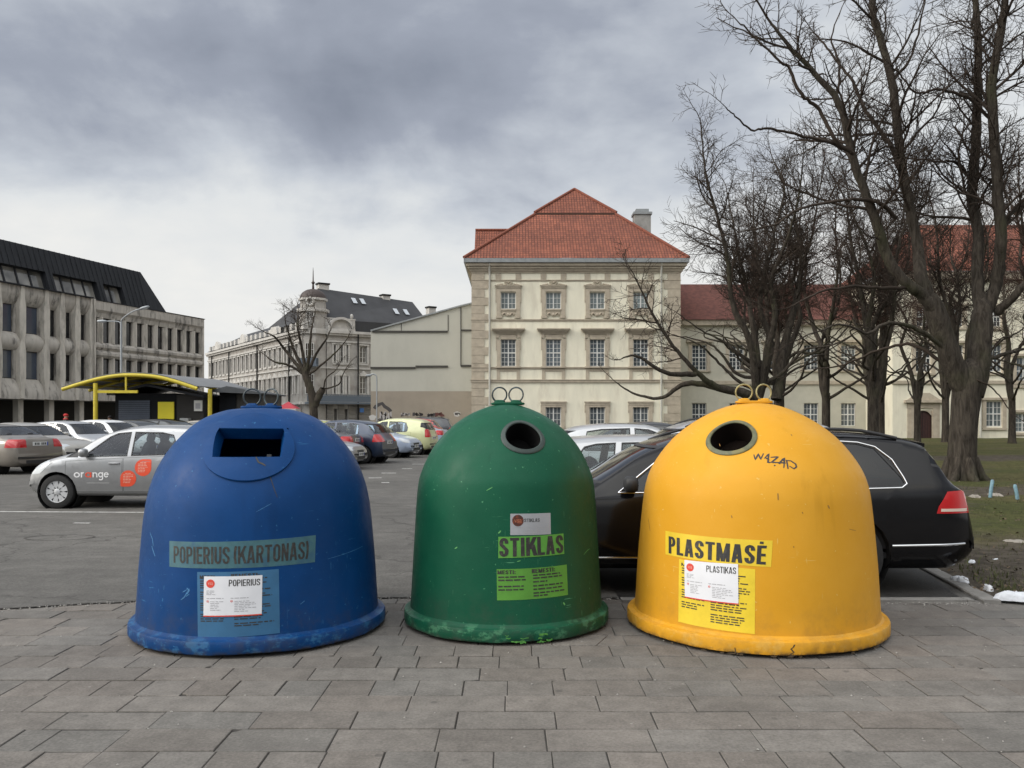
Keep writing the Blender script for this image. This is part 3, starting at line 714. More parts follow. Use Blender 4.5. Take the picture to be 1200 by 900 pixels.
def placard(bell, quad, word, o_parent, off, red_line=True):
    rng = random.Random(len(word)*7)
    o, c = bell.patch('placard', quad, M_white, off, o_parent)
    t = MB(); bell.text(t, c, word, .44 if len(word) < 10 else .40, .965, .75, .915, off+.0012, .03)
    t.build('lettering', M_ink, o)
    g = MB()
    for v in (.635, .605, .575, .545): bell.bars(g, c, .05, .05+rng.uniform(.1, .19), v, v+.012, off+.0012, rng)
    for u, w in ((.055, .30), (.475, .30)): bell.bars(g, c, u, u+w, .445, .462, off+.0012, rng)
    for u, w, k in ((.12, .25, 6), (.54, .40, 7)):
        for i in range(k): bell.bars(g, c, u, u+w*rng.uniform(.4, 1), .365-i*.042, .380-i*.042, off+.0012, rng)
    g.build('small_print', M_grey_ink, o)
    d = MB(); bell.disc(d, c, .12, .82, .076, .105, off+.0012)
    for uu in (.075, .49):
        bell.text(d, c, 'O', uu-.018, uu+.018, .355, .405, off+.0012, -.02)
    if red_line:
        n = 20; vs = []
        for vv in (.0, .028):
            for i in range(n+1): vs.append(bell.pt(*bell.bil(c, i/n, vv), off+.0012))
        d.add(vs, [(i, i+1, n+2+i, n+1+i) for i in range(n)])
    d.build('red_mark', M_red, o)
    w = MB(); bell.text(w, c, 'vsa', .075, .165, .79, .85, off+.0022, .0); w.build('mark_lettering', mat('pale red print', (.72, .35, .30), .5), o)
    return o

# profiles: (radius, height)
blue = Bell(-1.94, 6.60, [(.895, .10), (.884, .275), (.866, .55), (.83, .924), (.777, 1.148), (.692, 1.323), (.562, 1.484), (.430, 1.592), (.275, 1.655), (.15, 1.674), (.0, 1.68)], .945, .115, (0, 0))
green = Bell(-.047, 6.78, [(.764, .10), (.752, .182), (.724, .665), (.698, 1.047), (.66, 1.20), (.57, 1.377), (.433, 1.53), (.287, 1.63), (.15, 1.688), (.07, 1.705), (.0, 1.71)], .808, .115)
yellow = Bell(1.876, 6.627, [(.918, .10), (.907, .216), (.887, .542), (.852, .919), (.824, 1.097), (.764, 1.245), (.635, 1.42), (.488, 1.547), (.315, 1.647), (.16, 1.702), (.0, 1.720)], .973, .115)

def build_blue():
    b = blue; b.root('paper_bin', 'blue bell shaped paper bin with a wide rectangular slot'); rng = random.Random(1)
    m = plastic('blue plastic', (.002, .036, .132), (.004, .050, .180), (.040, .16, .32), .4, rimwear=.6)
    rect = [(256.5, 503.4), (333, 504.2), (329, 536.2), (250.2, 536.6)]; rc = [b.at(*q) for q in rect]
    cu, cv = np.mean([q[0] for q in rc]), np.mean([q[1] for q in rc])
    def inv(f, t):      # position inside the slot, in slot widths
        lo_t = (rc[2][1]+rc[3][1])/2; hi_t = (rc[0][1]+rc[1][1])/2; v = (t-lo_t)/(hi_t-lo_t)
        l = rc[3][0]+(rc[0][0]-rc[3][0])*v; r = rc[2][0]+(rc[1][0]-rc[2][0])*v
        return (f-l)/(r-l), v
    def hole(f, t):
        u, v = inv(f, t); return -.06 < u < 1.06 and -.10 < v < 1.10
    b.shell(m, hole)
    # raised round plate with the slot through it
    fc, tc_ = b.at(292.0, 517.5); r0 = b.rad(tc_); RX = .305; RY = .318; n = 96; vs = []; off = .016
    def rect_pt(a):
        x, y = math.cos(a), math.sin(a); k = min(.5/abs(x) if abs(x) > 1e-6 else 9, .5/abs(y) if abs(y) > 1e-6 else 9)
        return b.bil(rc, .5+x*k, .5+y*k)
    angs = [2*math.pi*j/n for j in range(n)]
    rows = []
    rows.append([(*rect_pt(a), -.09) for a in angs]); rows.append([(*rect_pt(a), off-.003) for a in angs])
    for k in (.02, .25, .5, .75, .97):
        row = []
        for a in angs:
            p = rect_pt(a); q = (fc+RX*math.cos(a)/r0, tc_+RY*math.sin(a)); row.append((p[0]+(q[0]-p[0])*k, p[1]+(q[1]-p[1])*k, off))
        rows.append(row)
    rows.append([(fc+RX*math.cos(a)/r0, tc_+RY*math.sin(a), off-.005) for a in angs]); rows.append([(fc+RX*math.cos(a)/r0, tc_+RY*math.sin(a), -.006) for a in angs])
    for row in rows:
        for (f, t, o) in row: vs.append(b.pt(f, t, o))
    fs = [(i*n+j, i*n+(j+1) % n, (i+1)*n+(j+1) % n, (i+1)*n+j) for i in range(len(rows)-1) for j in range(n)]
    MB().add(vs, fs).build('slot_plate', m, b.o, smooth=35)
    p = b.pt(*b.bil(rc, .83, .5), -.16); MB().box(p.x-.016, p.x+.016, p.y-.01, p.y+.01, p.z-.5, p.z+.02).build('inner_post', mat('dull strut', (.05, .055, .055), .7), b.o)
    b.rings([(295.4, 467, 6, 5), (317.7, 466, -22, -4)], .064, M_ringsteel, m, .155)
    strip = mat('teal strip', (.040, .118, .140), .5, var=.2, scale=14, tint=(.016, .075, .16), tfac=.5, tscale=12)
    o, c = b.patch('name_strip', [(198.7, 633.8), (370, 627), (369, 658.7), (198.7, 664)], strip, .0012, b.o, 40, 8)
    t = MB(); b.text(t, c, 'POPIERIUS (KARTONAS)', .04, .95, .15, .83, .0026, .028); t.build('lettering', M_ink, o)
    sheet = mat('blue sheet', (.028, .118, .235), .5, var=.12, scale=8)
    o, c = b.patch('instruction_sheet', [(231.2, 670.3), (326.7, 666.7), (328, 741.7), (232, 747)], sheet, .0012, b.o)
    t = MB(); b.text(t, c, 'MESTI:', .035, .25, .895, .95, .0026, .045); b.text(t, c, 'NEMESTI:', .43, .77, .90, .965, .0026, .045)
    for i in range(22):
        v = .855-i*.034
        if i % 5 == 4: continue
        if v > .2 : b.bars(t, c, .04, .04+rng.uniform(.2, .33), v, v+.016, .0026, rng)
        b.bars(t, c, .46, .46+rng.uniform(.3, .5), v+.02, v+.037, .0026, rng)
    t.build('lettering', M_ink, o)
    placard(b, [(239.5, 675.3), (307.5, 673.8), (306.7, 720.3), (238.7, 722.5)], 'POPIERIUS', b.o, .0042)
    g = MB()
    b.ribbon(g, [(300, 537), (303, 543), (308, 545), (311, 547)], .012, .0185); b.ribbon(g, [(311, 548), (315, 552), (317, 560), (322, 575), (325, 583)], .006)
    g.build('crack', M_ink, b.o)
    g = MB()
    for pts, w in (([(219, 689), (222, 692), (219, 696)], .010), ([(222, 690), (216, 700), (212, 703)], .008), ([(214, 694), (219, 691)], .006), ([(218, 699), (222, 696)], .005), ([(176, 624), (179, 632), (180, 640)], .009), ([(178, 640), (182, 652)], .010), ([(352, 708), (357, 704)], .005), ([(384, 655), (425, 640)], .003), ([(300, 600), (318, 590)], .003)):
        b.ribbon(g, pts, w, .0012)
    g.build('paint_scuff', mat('scuffed blue', (.035, .15, .32), .6, var=.5, scale=60), b.o)
build_blue()

def build_green():
    b = green; b.root('glass_bin', 'green bell shaped glass bin, the narrowest, between blue and yellow bins'); rng = random.Random(2)
    m = plastic('green plastic', (.006, .068, .036), (.009, .088, .046), (.10, .30, .16), .35, ((.024, .050, .016), .55, (.25, .62)))
    b.shell(m, b.mouth_hole(613, 510.6, .146)); 
    b.round_mouth(613, 510.6, .166, .130, mat('dark rubber ring', (.030, .045, .040), .6, var=.3, scale=20), mat('black inner shade', (.003, .003, .003), .95, spec=.1))
    b.rings([(585.4, 465.3, 10, 8), (604.7, 463.4, -14, -6)], .058, M_ringsteel, m, .135)
    grey = mat('grey card', (.30, .31, .33), .5, var=.08, scale=8)
    o, c = b.patch('placard', [(598, 602), (645, 601), (645.5, 626), (598, 627)], grey, .0012, b.o)
    t = MB(); b.text(t, c, 'STIKLAS', .33, .71, .61, .77, .0024, .02); t.build('lettering', mat('dark grey print', (.06, .06, .06), .6), o)
    g = MB()
    n = 8
    b.bars(g, c, .05, .96, .35, .365, .0024, rng)
    for v in (.25, .17, .09): b.bars(g, c, .34, .34+rng.uniform(.3, .6), v, v+.02, .0024, rng)
    g.build('small_print', M_grey_ink, o)
    d = MB(); b.disc(d, c, .18, .68, .135, .27, .0024); d.build('dark_mark', mat('dark red print', (.06, .018, .012), .5, tint=(.25, .05, .02), tfac=.8, tscale=40), o)
    w = MB(); b.text(w, c, 'vsa', .09, .27, .58, .74, .0034, .0); w.build('mark_lettering', mat('orange print', (.35, .12, .06), .5), o)
    strip = mat('bright green strip', (.080, .270, .035), .5, var=.12, scale=12)
    o, c = b.patch('name_strip', [(584, 629), (660, 625), (661, 649), (584, 654)], strip, .0030, b.o)
    t = MB(); b.text(t, c, 'STIKLAS', .015, .985, .06, .94, .0044, .052); t.build('lettering', M_ink, o)
    o, c = b.patch('instruction_sheet', [(582, 667), (664, 661.5), (665.5, 697), (582.5, 703.5)], mat('green sheet', (.082, .255, .030), .5, var=.1, scale=10), .0012, b.o)
    t = MB(); b.text(t, c, 'MESTI:', .01, .25, .84, .96, .0026, .045); b.text(t, c, 'NEMESTI:', .465, .80, .835, .97, .0026, .045)
    for v, w in ((.72, .36), (.62, .36), (.42, .33), (.31, .33)): b.bars(t, c, .02, .02+w, v, v+.045, .0026, rng)
    for v, w in ((.74, .40), (.65, .43), (.53, .2), (.40, .44), (.29, .44), (.17, .46), (.08, .2)): b.bars(t, c, .48, .48+w, v, v+.045, .0026, rng)
    t.build('lettering', M_ink, o)
    g = MB()
    for pts, w in (([(533, 643), (536, 641)], .008), ([(660, 706), (662, 709)], .012), ([(584, 625), (587, 622)], .010), ([(684, 650), (688, 645), (691, 643)], .004), ([(570, 575), (577, 571)], .005), ([(606, 658), (610, 657)], .006)):
        b.ribbon(g, pts, w, .0012)
    g.build('paint_scuff', mat('scuffed green', (.10, .33, .10), .6), b.o)
    # rubbed place low on the rim
    g = MB(); rr = b.rim_r+.0045
    for k in range(13):
        f = rng.uniform(-.02, .42); z = rng.uniform(.02, .075); w = rng.uniform(.02, .09); h = rng.uniform(.004, .014)
        vs = []
        for zz in (z, z+h):
            for i in range(4): a = f+w*i/3; vs.append((rr*math.sin(a), -rr*math.cos(a), zz+.004*math.sin(i*2+k)))
        g.add(vs, [(i, i+1, 5+i, 4+i) for i in range(3)])
    g.build('rim_scuff', mat('worn green', (.075, .26, .045), .6, var=.4, scale=60), b.o)
build_green()

def build_yellow():
    b = yellow; b.root('plastics_bin', 'yellow bell shaped plastics bin with a graffiti scrawl beside its round hole'); rng = random.Random(3)
    m = plastic('yellow plastic', (.585, .285, .019), (.62, .315, .032), (.62, .42, .12), .3, rimwear=.3)
    b.shell(m, b.mouth_hole(857, 511, .165))
    b.round_mouth(857, 511, .182, .148, mat('greenish ring', (.095, .10, .052), .55, var=.35, scale=16, tint=(.25, .2, .05), tfac=.5, tscale=9), mat('brown inner shade', (.005, .003, .002), .95, spec=.1))
    b.rings([(871.8, 461, -10, 6), (895, 460, 12, -5)], .062, mat('yellowed steel', (.33, .29, .14), .5, metal=.4, var=.35, scale=30), m, .14)
    strip = mat('yellow strip', (.66, .47, .022), .5, var=.1, scale=9)
    o, c = b.patch('name_strip', [(780, 622), (905.5, 633.5), (903.5, 664.5), (780, 649.5)], strip, .0012, b.o, 36, 8)
    t = MB(); b.text(t, c, 'PLASTMASE', .045, .955, .08, .80, .0026, .042); b.text(t, c, '.', .897, .928, .855, .95, .0026, .02)
    t.build('lettering', M_ink, o)
    o, c = b.patch('instruction_sheet', [(796, 655), (885, 667), (884.5, 743), (795, 728.5)], mat('yellow sheet', (.68, .50, .024), .5, var=.1, scale=9), .0012, b.o)
    t = MB(); b.text(t, c, 'MESTI:', .04, .34, .90, .95, .0026, .03); b.text(t, c, 'NEMESTI:', .44, .80, .90, .95, .0026, .03)
    for i in range(21):
        v = .86-i*.038
        if i % 5 != 3 and v > .22: b.bars(t, c, .05, .05+rng.uniform(.22, .33), v, v+.017, .0026, rng)
        if i % 6 != 4: b.bars(t, c, .46, .46+rng.uniform(.35, .50), v, v+.017, .0026, rng)
    t.build('lettering', M_ink, o)
    placard(b, [(802.5, 656), (865, 661), (865.5, 708.5), (803, 700)], 'PLASTIKAS', b.o, .0042)
    z = lambda x, y: (820+x/7.5, 450+y/7.5)
    g = MB()
    for pts in ([(475, 620), (488, 665), (515, 615), (535, 662), (560, 610)], [(568, 655), (606, 613), (598, 690), (625, 690)], [(580, 650), (612, 668)], [(600, 660), (604, 690)], [(622, 645), (690, 640), (628, 690), (700, 690)], [(690, 700), (745, 650), (738, 738)], [(700, 690), (755, 695)], [(700, 705), (728, 660), (752, 700)], [(762, 668), (776, 748)], [(755, 672), (800, 676), (842, 704), (850, 728), (828, 746), (788, 722)], [(655, 712), (662, 722)]):
        b.ribbon(g, [z(*p) for p in pts], .0115, .0013)
    g.build('graffiti', mat('felt pen', (.035, .028, .026), .6), b.o)
    g = MB()
    for pts, w in (([(911.5, 578), (912, 586)], .010), ([(970, 592), (972, 596)], .012), ([(760, 608), (762, 622)], .008), ([(857, 604), (858, 607)], .008), ([(927, 509), (928, 511)], .009), ([(843, 520), (844, 523)], .004), ([(930, 640), (930, 642)], .007), ([(995, 620), (1003, 622)], .004), ([(940, 600), (941, 602)], .006)):
        b.ribbon(g, pts, w, .0012)
    g.build('stain', mat('brown stain', (.26, .13, .02), .7, var=.4, scale=80), b.o)
    # split and chips in the rim
    g = MB(); rr = b.rim_r+.005
    def rim_line(pts, w):
        vs = []
        for f, zz in pts: vs += [(rr*math.sin(f-w/2), -rr*math.cos(f-w/2), zz), (rr*math.sin(f+w/2), -rr*math.cos(f+w/2), zz)]
        g.add(vs, [(2*i, 2*i+1, 2*i+3, 2*i+2) for i in range(len(pts)-1)])
    rim_line([(-.015, .018), (-.035, .035), (-.01, .05), (-.03, .07), (-.012, .085), (-.005, .10)], .010)
    rim_line([(-.04, .016), (-.03, .024), (-.005, .03)], .035); rim_line([(-.40, .016), (-.395, .03), (-.40, .06)], .006); rim_line([(-.43, .016), (-.41, .024)], .05)
    for k in range(12):
        f = rng.uniform(-.9, .9); rim_line([(f, .014), (f+.004, .014+rng.uniform(.006, .014))], rng.uniform(.01, .04))
    g.build('crack', mat('grimy crack', (.06, .04, .02), .8), b.o)
build_yellow()
# ------------------------------------------------------------------ buildings
def tile_material():
    m = bpy.data.materials.new('clay roof tiles'); m.use_nodes = True; nt = m.node_tree; N = nt.nodes; L = nt.links
    b = N['Principled BSDF']; b.inputs['Roughness'].default_value = .85
    uv = N.new('ShaderNodeUVMap'); br = N.new('ShaderNodeTexBrick'); L.new(uv.outputs[0], br.inputs['Vector'])
    br.offset = 0; br.inputs['Scale'].default_value = 1; br.inputs['Brick Width'].default_value = .24; br.inputs['Row Height'].default_value = .36
    br.inputs['Mortar Size'].default_value = .035; br.inputs['Mortar Smooth'].default_value = .9; br.inputs['Bias'].default_value = -.1
    br.inputs['Color1'].default_value = (.235, .075, .042, 1); br.inputs['Color2'].default_value = (.155, .048, .030, 1); br.inputs['Mortar'].default_value = (.075, .024, .014, 1)
    tc = N.new('ShaderNodeTexCoord'); n = N.new('ShaderNodeTexNoise'); n.inputs['Scale'].default_value = .35; n.inputs['Detail'].default_value = 8; n.inputs['Roughness'].default_value = .7
    L.new(tc.outputs['Object'], n.inputs['Vector']); r = N.new('ShaderNodeMapRange'); L.new(n.outputs[0], r.inputs[0])
    r.inputs[1].default_value = .3; r.inputs[2].default_value = .7; r.inputs[3].default_value = .72; r.inputs[4].default_value = 1.28
    vm = N.new('ShaderNodeVectorMath'); vm.operation = 'SCALE'; L.new(br.outputs[0], vm.inputs[0]); L.new(r.outputs[0], vm.inputs['Scale']); L.new(vm.outputs[0], b.inputs['Base Color'])
    bp = N.new('ShaderNodeBump'); bp.inputs['Strength'].default_value = .8; bp.inputs['Distance'].default_value = .06; bp.invert = True
    L.new(br.outputs['Fac'], bp.inputs['Height']); L.new(bp.outputs[0], b.inputs['Normal']); return m
M_tile = tile_material()
M_tile2 = mat('dull red tiles', (.105, .036, .026), .9, var=.4, scale=3, bump=.4, bscale=14)
M_cream = mat('cream stucco', (.70, .665, .535), .9, var=.08, scale=1.2, tint=(.55, .505, .40), tfac=.6, tscale=.9, stretch=(1.3, 1.3, .35), bump=.1, bscale=30)
M_stone = mat('taupe stone trim', (.395, .342, .265), .9, var=.16, scale=2.5, tint=(.27, .235, .185), tfac=.5, tscale=1.5)
M_stone_l = mat('pale stone trim', (.52, .46, .36), .9, var=.1, scale=2.5)
M_zinc = mat('zinc gutter', (.25, .265, .27), .55, metal=.3, var=.15, scale=3)
M_pipe = mat('pale downpipe', (.46, .45, .40), .6, var=.1, scale=3)
M_wframe = mat('white window frame', (.62, .62, .59), .6)
M_pane = mat('window pane', (.055, .066, .074), .08, var=.5, scale=.9, spec=.7)
M_pane_l = mat('curtained pane', (.215, .255, .260), .12, var=.22, scale=1.1, spec=.6)
def vary(m, lo, hi):
    # each pane differs a little: curtains, blinds, what stands behind it
    nt = m.node_tree; b = nt.nodes['Principled BSDF']; oi = nt.nodes.new('ShaderNodeObjectInfo'); r = nt.nodes.new('ShaderNodeMapRange'); nt.links.new(oi.outputs['Random'], r.inputs[0])
    r.inputs[3].default_value = lo; r.inputs[4].default_value = hi; v = nt.nodes.new('ShaderNodeVectorMath'); v.operation = 'SCALE'; src = b.inputs['Base Color'].links[0].from_socket
    nt.links.new(src, v.inputs[0]); nt.links.new(r.outputs[0], v.inputs['Scale']); nt.links.new(v.outputs[0], b.inputs['Base Color'])
vary(M_pane, .35, 2.2); vary(M_pane_l, .5, 1.25)
M_pane_d = mat('dark pane', (.022, .023, .025), .12, var=.5, scale=.7, spec=.6)

def roof_face(mb, pts, m=0):
    """a planar roof face with metre UVs along the eaves and up the slope"""
    if mb.uv is None: mb.uv = []
    p = [Vector(q) for q in pts]; u = (p[1]-p[0]).normalized(); n = u.cross(p[-1]-p[0]).normalized(); v = n.cross(u)
    mb.poly(p, m); mb.uv += [((q-p[0]).dot(u)+p[0].x, (q-p[0]).dot(v)) for q in p]

def holed_wall(mb, x0, x1, z0, z1, holes, depth=.22, m=0, mr=None, y=0.0):
    """front skin at y with real openings and reveals; holes are (xa, xb, za, zb)"""
    xs = sorted({x0, x1, *[h[0] for h in holes], *[h[1] for h in holes]}); zs = sorted({z0, z1, *[h[2] for h in holes], *[h[3] for h in holes]})
    xs = [x for x in xs if x0 <= x <= x1]; zs = [z for z in zs if z0 <= z <= z1]
    for i in range(len(xs)-1):
        for j in range(len(zs)-1):
            cx, cz = (xs[i]+xs[i+1])/2, (zs[j]+zs[j+1])/2
            if any(h[0] < cx < h[1] and h[2] < cz < h[3] for h in holes): continue
            mb.poly([(xs[i], y, zs[j]), (xs[i+1], y, zs[j]), (xs[i+1], y, zs[j+1]), (xs[i], y, zs[j+1])], m)
    mr = m if mr is None else mr
    for a, b, c, d in holes:
        e = y+depth
        mb.poly([(a, y, c), (a, e, c), (b, e, c), (b, y, c)], mr); mb.poly([(a, y, d), (b, y, d), (b, e, d), (a, e, d)], mr)
        mb.poly([(a, y, c), (a, y, d), (a, e, d), (a, e, c)], mr); mb.poly([(b, y, c), (b, e, c), (b, e, d), (b, y, d)], mr)

def glazed(parent, x, z, w, h, depth, nx, nz, cross=True, pane=None, bar=.03, name='window'):
    """window: frame with bars; the glass is its sub-part.  x, z is the middle of its foot; depth is the distance behind the wall"""
    g = MB(); y0, y1 = -.035, .035; t = .055
    g.box(-w/2, -w/2+t, y0, y1, 0, h); g.box(w/2-t, w/2, y0, y1, 0, h); g.box(-w/2+t, w/2-t, y0, y1, 0, t); g.box(-w/2+t, w/2-t, y0, y1, h-t, h)
    if cross:
        g.box(-.045, .045, y0-.012, y1, t, h-t)
        if cross == 2: g.box(-w/2+t, -.045, y0-.008, y1, h*.5-.045, h*.5+.045); g.box(.045, w/2-t, y0-.008, y1, h*.5-.045, h*.5+.045)
    for s in (-1, 1):
        a, b = (s*.045, s*(w/2-t)) if cross else (-w/2+t, w/2-t)
        a, b = min(a, b), max(a, b)
        for i in range(1, nx): xx = a+(b-a)*i/nx; g.box(xx-bar/2, xx+bar/2, y0+.01, y1-.006, t, h-t)
        if not cross: break
    for j in range(1, nz):
        zz = h*j/nz
        if cross == 2 and abs(zz-h*.5) < .05: continue
        g.box(-w/2+t, w/2-t, y0+.014, y1-.01, zz-bar/2, zz+bar/2)
    o = g.build(name, M_wframe, parent); o.location = (x, depth, z)
    MB().poly([(-w/2+.02, .012, .02), (w/2-.02, .012, .02), (w/2-.02, .012, h-.02), (-w/2+.02, .012, h-.02)]).build('pane', pane or M_pane, o)
    return o

def place(o, x, y, z):
    c = copy_tree(o, o.parent); c.location = (x, y, z); return c

def build_palace():
    K = .068; Y0 = 68.0; x_ = lambda px: (px-553)*K; z_ = lambda py: 1.6-(py-490)*K
    Wd = x_(797); b = empty('palace', (P(553, 0, Y0).x, Y0, 0), 0, 'cream palace wing with a red tiled hipped roof and stone framed windows', 'building')
    cols = [x_(p) for p in (595.7, 648.6, 700, 751)]
    holes = []
    for c in cols: holes += [(c-.60, c+.60, z_(362), z_(342.6)), (c-.60, c+.60, z_(429.4), z_(397.4)), (c-.62, c+.62, .95, z_(476.6))]
    w = MB(); holed_wall(w, 0, Wd, 0, 14.1, holes, .24, 0, 1)
    w.poly([(0, 0, 0), (0, 0, 14.1), (0, 34, 14.1), (0, 34, 0)]); w.poly([(Wd, 0, 0), (Wd, 34, 0), (Wd, 34, 14.1), (Wd, 0, 14.1)])
    w.box(.02, Wd-.02, .6, 33.9, .01, 14.0, 2)
    w.build('wall', [M_cream, M_stone_l, M_under], b)
    # corner stones
    for xa, xb, s in ((0, 1.32, 1), (Wd-1.32, Wd, -1)):
        g = MB(); z = .02; i = 0
        while z < 12.9:
            h = .66; wd = 1.30 if i % 2 == 0 else 1.0
            if s > 0: g.box(-.03, wd, -.055, .3, z, z+h-.03)
            else: g.box(Wd-wd, Wd+.03, -.055, .3, z, z+h-.03)
            z += h; i += 1
        g.build('quoins', M_stone, b)
    # string courses and cornice
    def course(z0, z1, out, m, name='string_course'):
        g = MB(); g.box(-out, Wd+out, -out, .1, z0, z1); g.box(-out-.04, Wd+out+.04, -out-.04, .1, z1, z1+.06); g.build(name, m, b)
    course(z_(376.6), z_(375.0), .05, M_stone); course(z_(432.5), z_(431.0), .05, M_stone); course(z_(448.2), z_(445.6), .10, M_stone); course(z_(329.8), z_(328.8), .03, M_stone)
    g = MB()
    for i, (a, o) in enumerate(((z_(319.8), .10), (z_(317.6), .20), (z_(315.2), .32), (z_(312.4), .46))):
        g.box(-o, Wd+o, -o, 34, a, a+.16 if i < 3 else z_(309))
    g.build('cornice', [M_stone], b)
    g = MB(); z0, z1 = z_(308.8), z_(304.2)
    g.box(-.62, Wd+.62, -.62, -.40, z0, z1); g.box(-.62, -.40, -.40, 34, z0, z1); g.box(Wd+.40, Wd+.62, -.40, 34, z0, z1)
    x = -.6
    while x < Wd+.6: g.box(x, x+.05, -.655, -.62, z0-.02, z1+.02); x += .95
    g.build('gutter', M_zinc, b)
    g = MB()
    for c in cols:
        for s in (-1, 1): g.box(c+s*.80-.22, c+s*.80+.22, -.045, .1, z_(330), z_(320.2))
    g.build('frieze_blocks', M_stone, b)
    for px in (573.8, 774.6):
        MB().tube([(x_(px), -.13, .1), (x_(px), -.13, 13.2), (x_(px), -.45, 13.9)], .085, 10).build('downpipe', M_pipe, b, smooth=50)
    # window surrounds: one of each storey, then copies
    def surround_top():
        g = MB(); zb, zt = z_(372), z_(337); h = zt-zb
        for s in (-1, 1):
            g.box(min(s*.62, s*.93), max(s*.62, s*.93), -.09, .05, .12, h-.0); g.box(min(s*.93, s*1.02), max(s*.93, s*1.02), -.075, .05, h-1.2, h-.1); g.box(min(s*.5, s*.98), max(s*.5, s*.98), -.13, .05, -.06, .12)
        g.box(-.62, .62, -.085, .05, h-.32, h-.02); g.box(-1.02, 1.02, -.15, .05, h-.02, h+.12); g.box(-1.08, 1.08, -.2, .05, h+.12, h+.19)
        g.box(-.62, .62, -.11, .05, z_(364.0)-zb, z_(362.2)-zb); g.box(-.55, .55, -.05, .05, .22, z_(364.0)-zb)
        for s in (-1, 1):
            g.tube([(s*.12, -.1, h+.22), (s*.30, -.1, h+.40), (s*.12, -.1, h+.47), (0, -.1, h+.36)], .06, 8); g.tube([(s*.9, -.1, h+.2), (s*.42, -.1, h+.28)], .05, 6)
            g.tube([(s*.10, -.09, .12), (s*.30, -.1, .36), (s*.48, -.1, .22), (s*.36, -.1, .14)], .055, 8)
        g.blob((0, -.1, .22), .14, .06, .12, 2); return g, zb
    def surround_mid():
        g = MB(); zb = z_(430.9); zt = z_(394.2); h = zt-zb
        for s in (-1, 1):
            g.box(min(s*.62, s*.90), max(s*.62, s*.90), -.09, .05, .1, h-.25); g.box(min(s*.90, s*.99), max(s*.90, s*.99), -.075, .05, h-1.1, h-.1)
            g.box(min(s*.72, s*.97), max(s*.72, s*.97), -.12, .05, h-.12, h+.16)
        g.box(-.62, .62, -.085, .05, h-.24, h+.06); g.box(-.72, .72, -.06, .05, h+.06, h+.2)
        g.box(-1.0, 1.0, -.20, .05, -.02, .10)
        for i, (hw, o) in enumerate(((1.02, .16), (1.14, .24), (1.24, .33), (1.32, .42))): g.box(-hw, hw, -o, .05, h+.2+i*.105, h+.2+(i+1)*.105-.002)
        for s in (-1, 1): g.box(min(s*.66, s*.92), max(s*.66, s*.92), -.05, .05, -1.10, -.14)
        g.box(-.66, .66, -.04, .05, -1.10, -.98); g.box(-.66, .66, -.04, .05, -.30, -.14); return g, zb
    def surround_low():
        g = MB(); zb = .82; zt = z_(470.4); h = zt-zb
        for s in (-1, 1): g.box(min(s*.64, s*.92), max(s*.64, s*.92), -.08, .05, 0, h-.28); g.box(min(s*.92, s*1.02), max(s*.92, s*1.02), -.06, .05, h-.9, h-.28)
        g.box(-.64, .64, -.07, .05, h-.46, h-.28); g.box(-.98, .98, -.10, .05, h-.28, h-.10); g.box(-1.04, 1.04, -.15, .05, h-.10, h); g.box(-.95, .95, -.13, .05, -.06, .1); return g, zb
    for fn, zw, hw, nx, nz, cr, pn in ((surround_top, z_(362), z_(342.6)-z_(362), 2, 3, 1, M_pane_l), (surround_mid, z_(429.4), z_(397.4)-z_(429.4), 2, 6, 2, M_pane), (surround_low, .95, z_(476.6)-.95, 2, 3, 1, M_pane)):
        g, zb = fn(); s0 = g.build('window_surround', M_stone, b); s0.location = (cols[0], 0, zb)
        w0 = glazed(b, cols[0], zw, 1.20, hw, .16, nx, nz, cr, pn)
        for c in cols[1:]: place(s0, c, 0, zb); place(w0, c, .16, zw)
    # main hipped roof in two tiers
    e = .60; ze = z_(304.0); yb = 34; x1, x2 = 5.3, 12.0; z1 = 19.2; yk = 5.4; ap = (8.75, 8.0, 22.0)
    g = MB(); lift = .16
    roof_face(g, [(-e, -e, ze), (Wd+e, -e, ze), (x2, yk, z1), (x1, yk, z1)])
    roof_face(g, [(-e, yb, ze), (-e, -e, ze), (x1, yk, z1), (x1, yb, z1)])
    roof_face(g, [(Wd+e, -e, ze), (Wd+e, yb, ze), (x2, yb, z1), (x2, yk, z1)])
    o = .16
    roof_face(g, [(x1-o, yk-o, z1+.02), (x2+o, yk-o, z1+.02), ap]); roof_face(g, [(x1-o, yb, z1+.02), (x1-o, yk-o, z1+.02), ap, (ap[0], yb, 22)]); roof_face(g, [(x2+o, yk-o, z1+.02), (x2+o, yb, z1+.02), (ap[0], yb, 22), ap])
    # cross roof at the back left
    roof_face(g, [(-.45, 13, ze+1.2), (8, 13, ze+1.2), (8, 17, 20.3), (-.45, 17, 20.3)]); g.poly([(-.45, 13, ze+1.2), (-.45, 17, 20.3), (-.45, 21, ze+1.2)]); g.uv += [(0, 0), (4, 6), (8, 0)]
    g.build('roof', M_tile, b)
    g = MB()
    def hip(a, c, r=.13): g.tube([a, c], r, 8)
    hip((-e, -e, ze+.05), (x1, yk, z1+.03)); hip((Wd+e, -e, ze+.05), (x2, yk, z1+.03)); hip((x1-o, yk-o, z1+.06), ap); hip((x2+o, yk-o, z1+.06), ap); hip(ap, (ap[0], yb, 22)); hip((-.45, 17, 20.35), (7, 17, 20.35))
    g.build('ridge_tiles', mat('ridge clay', (.17, .052, .03), .9, var=.3, scale=6), b, smooth=60)
    MB().box(x1-o, x2+o, yk-o-.03, yk-o+.05, z1-.14, z1+.0).build('roof_step', mat('shadow board', (.06, .03, .02), .9), b)
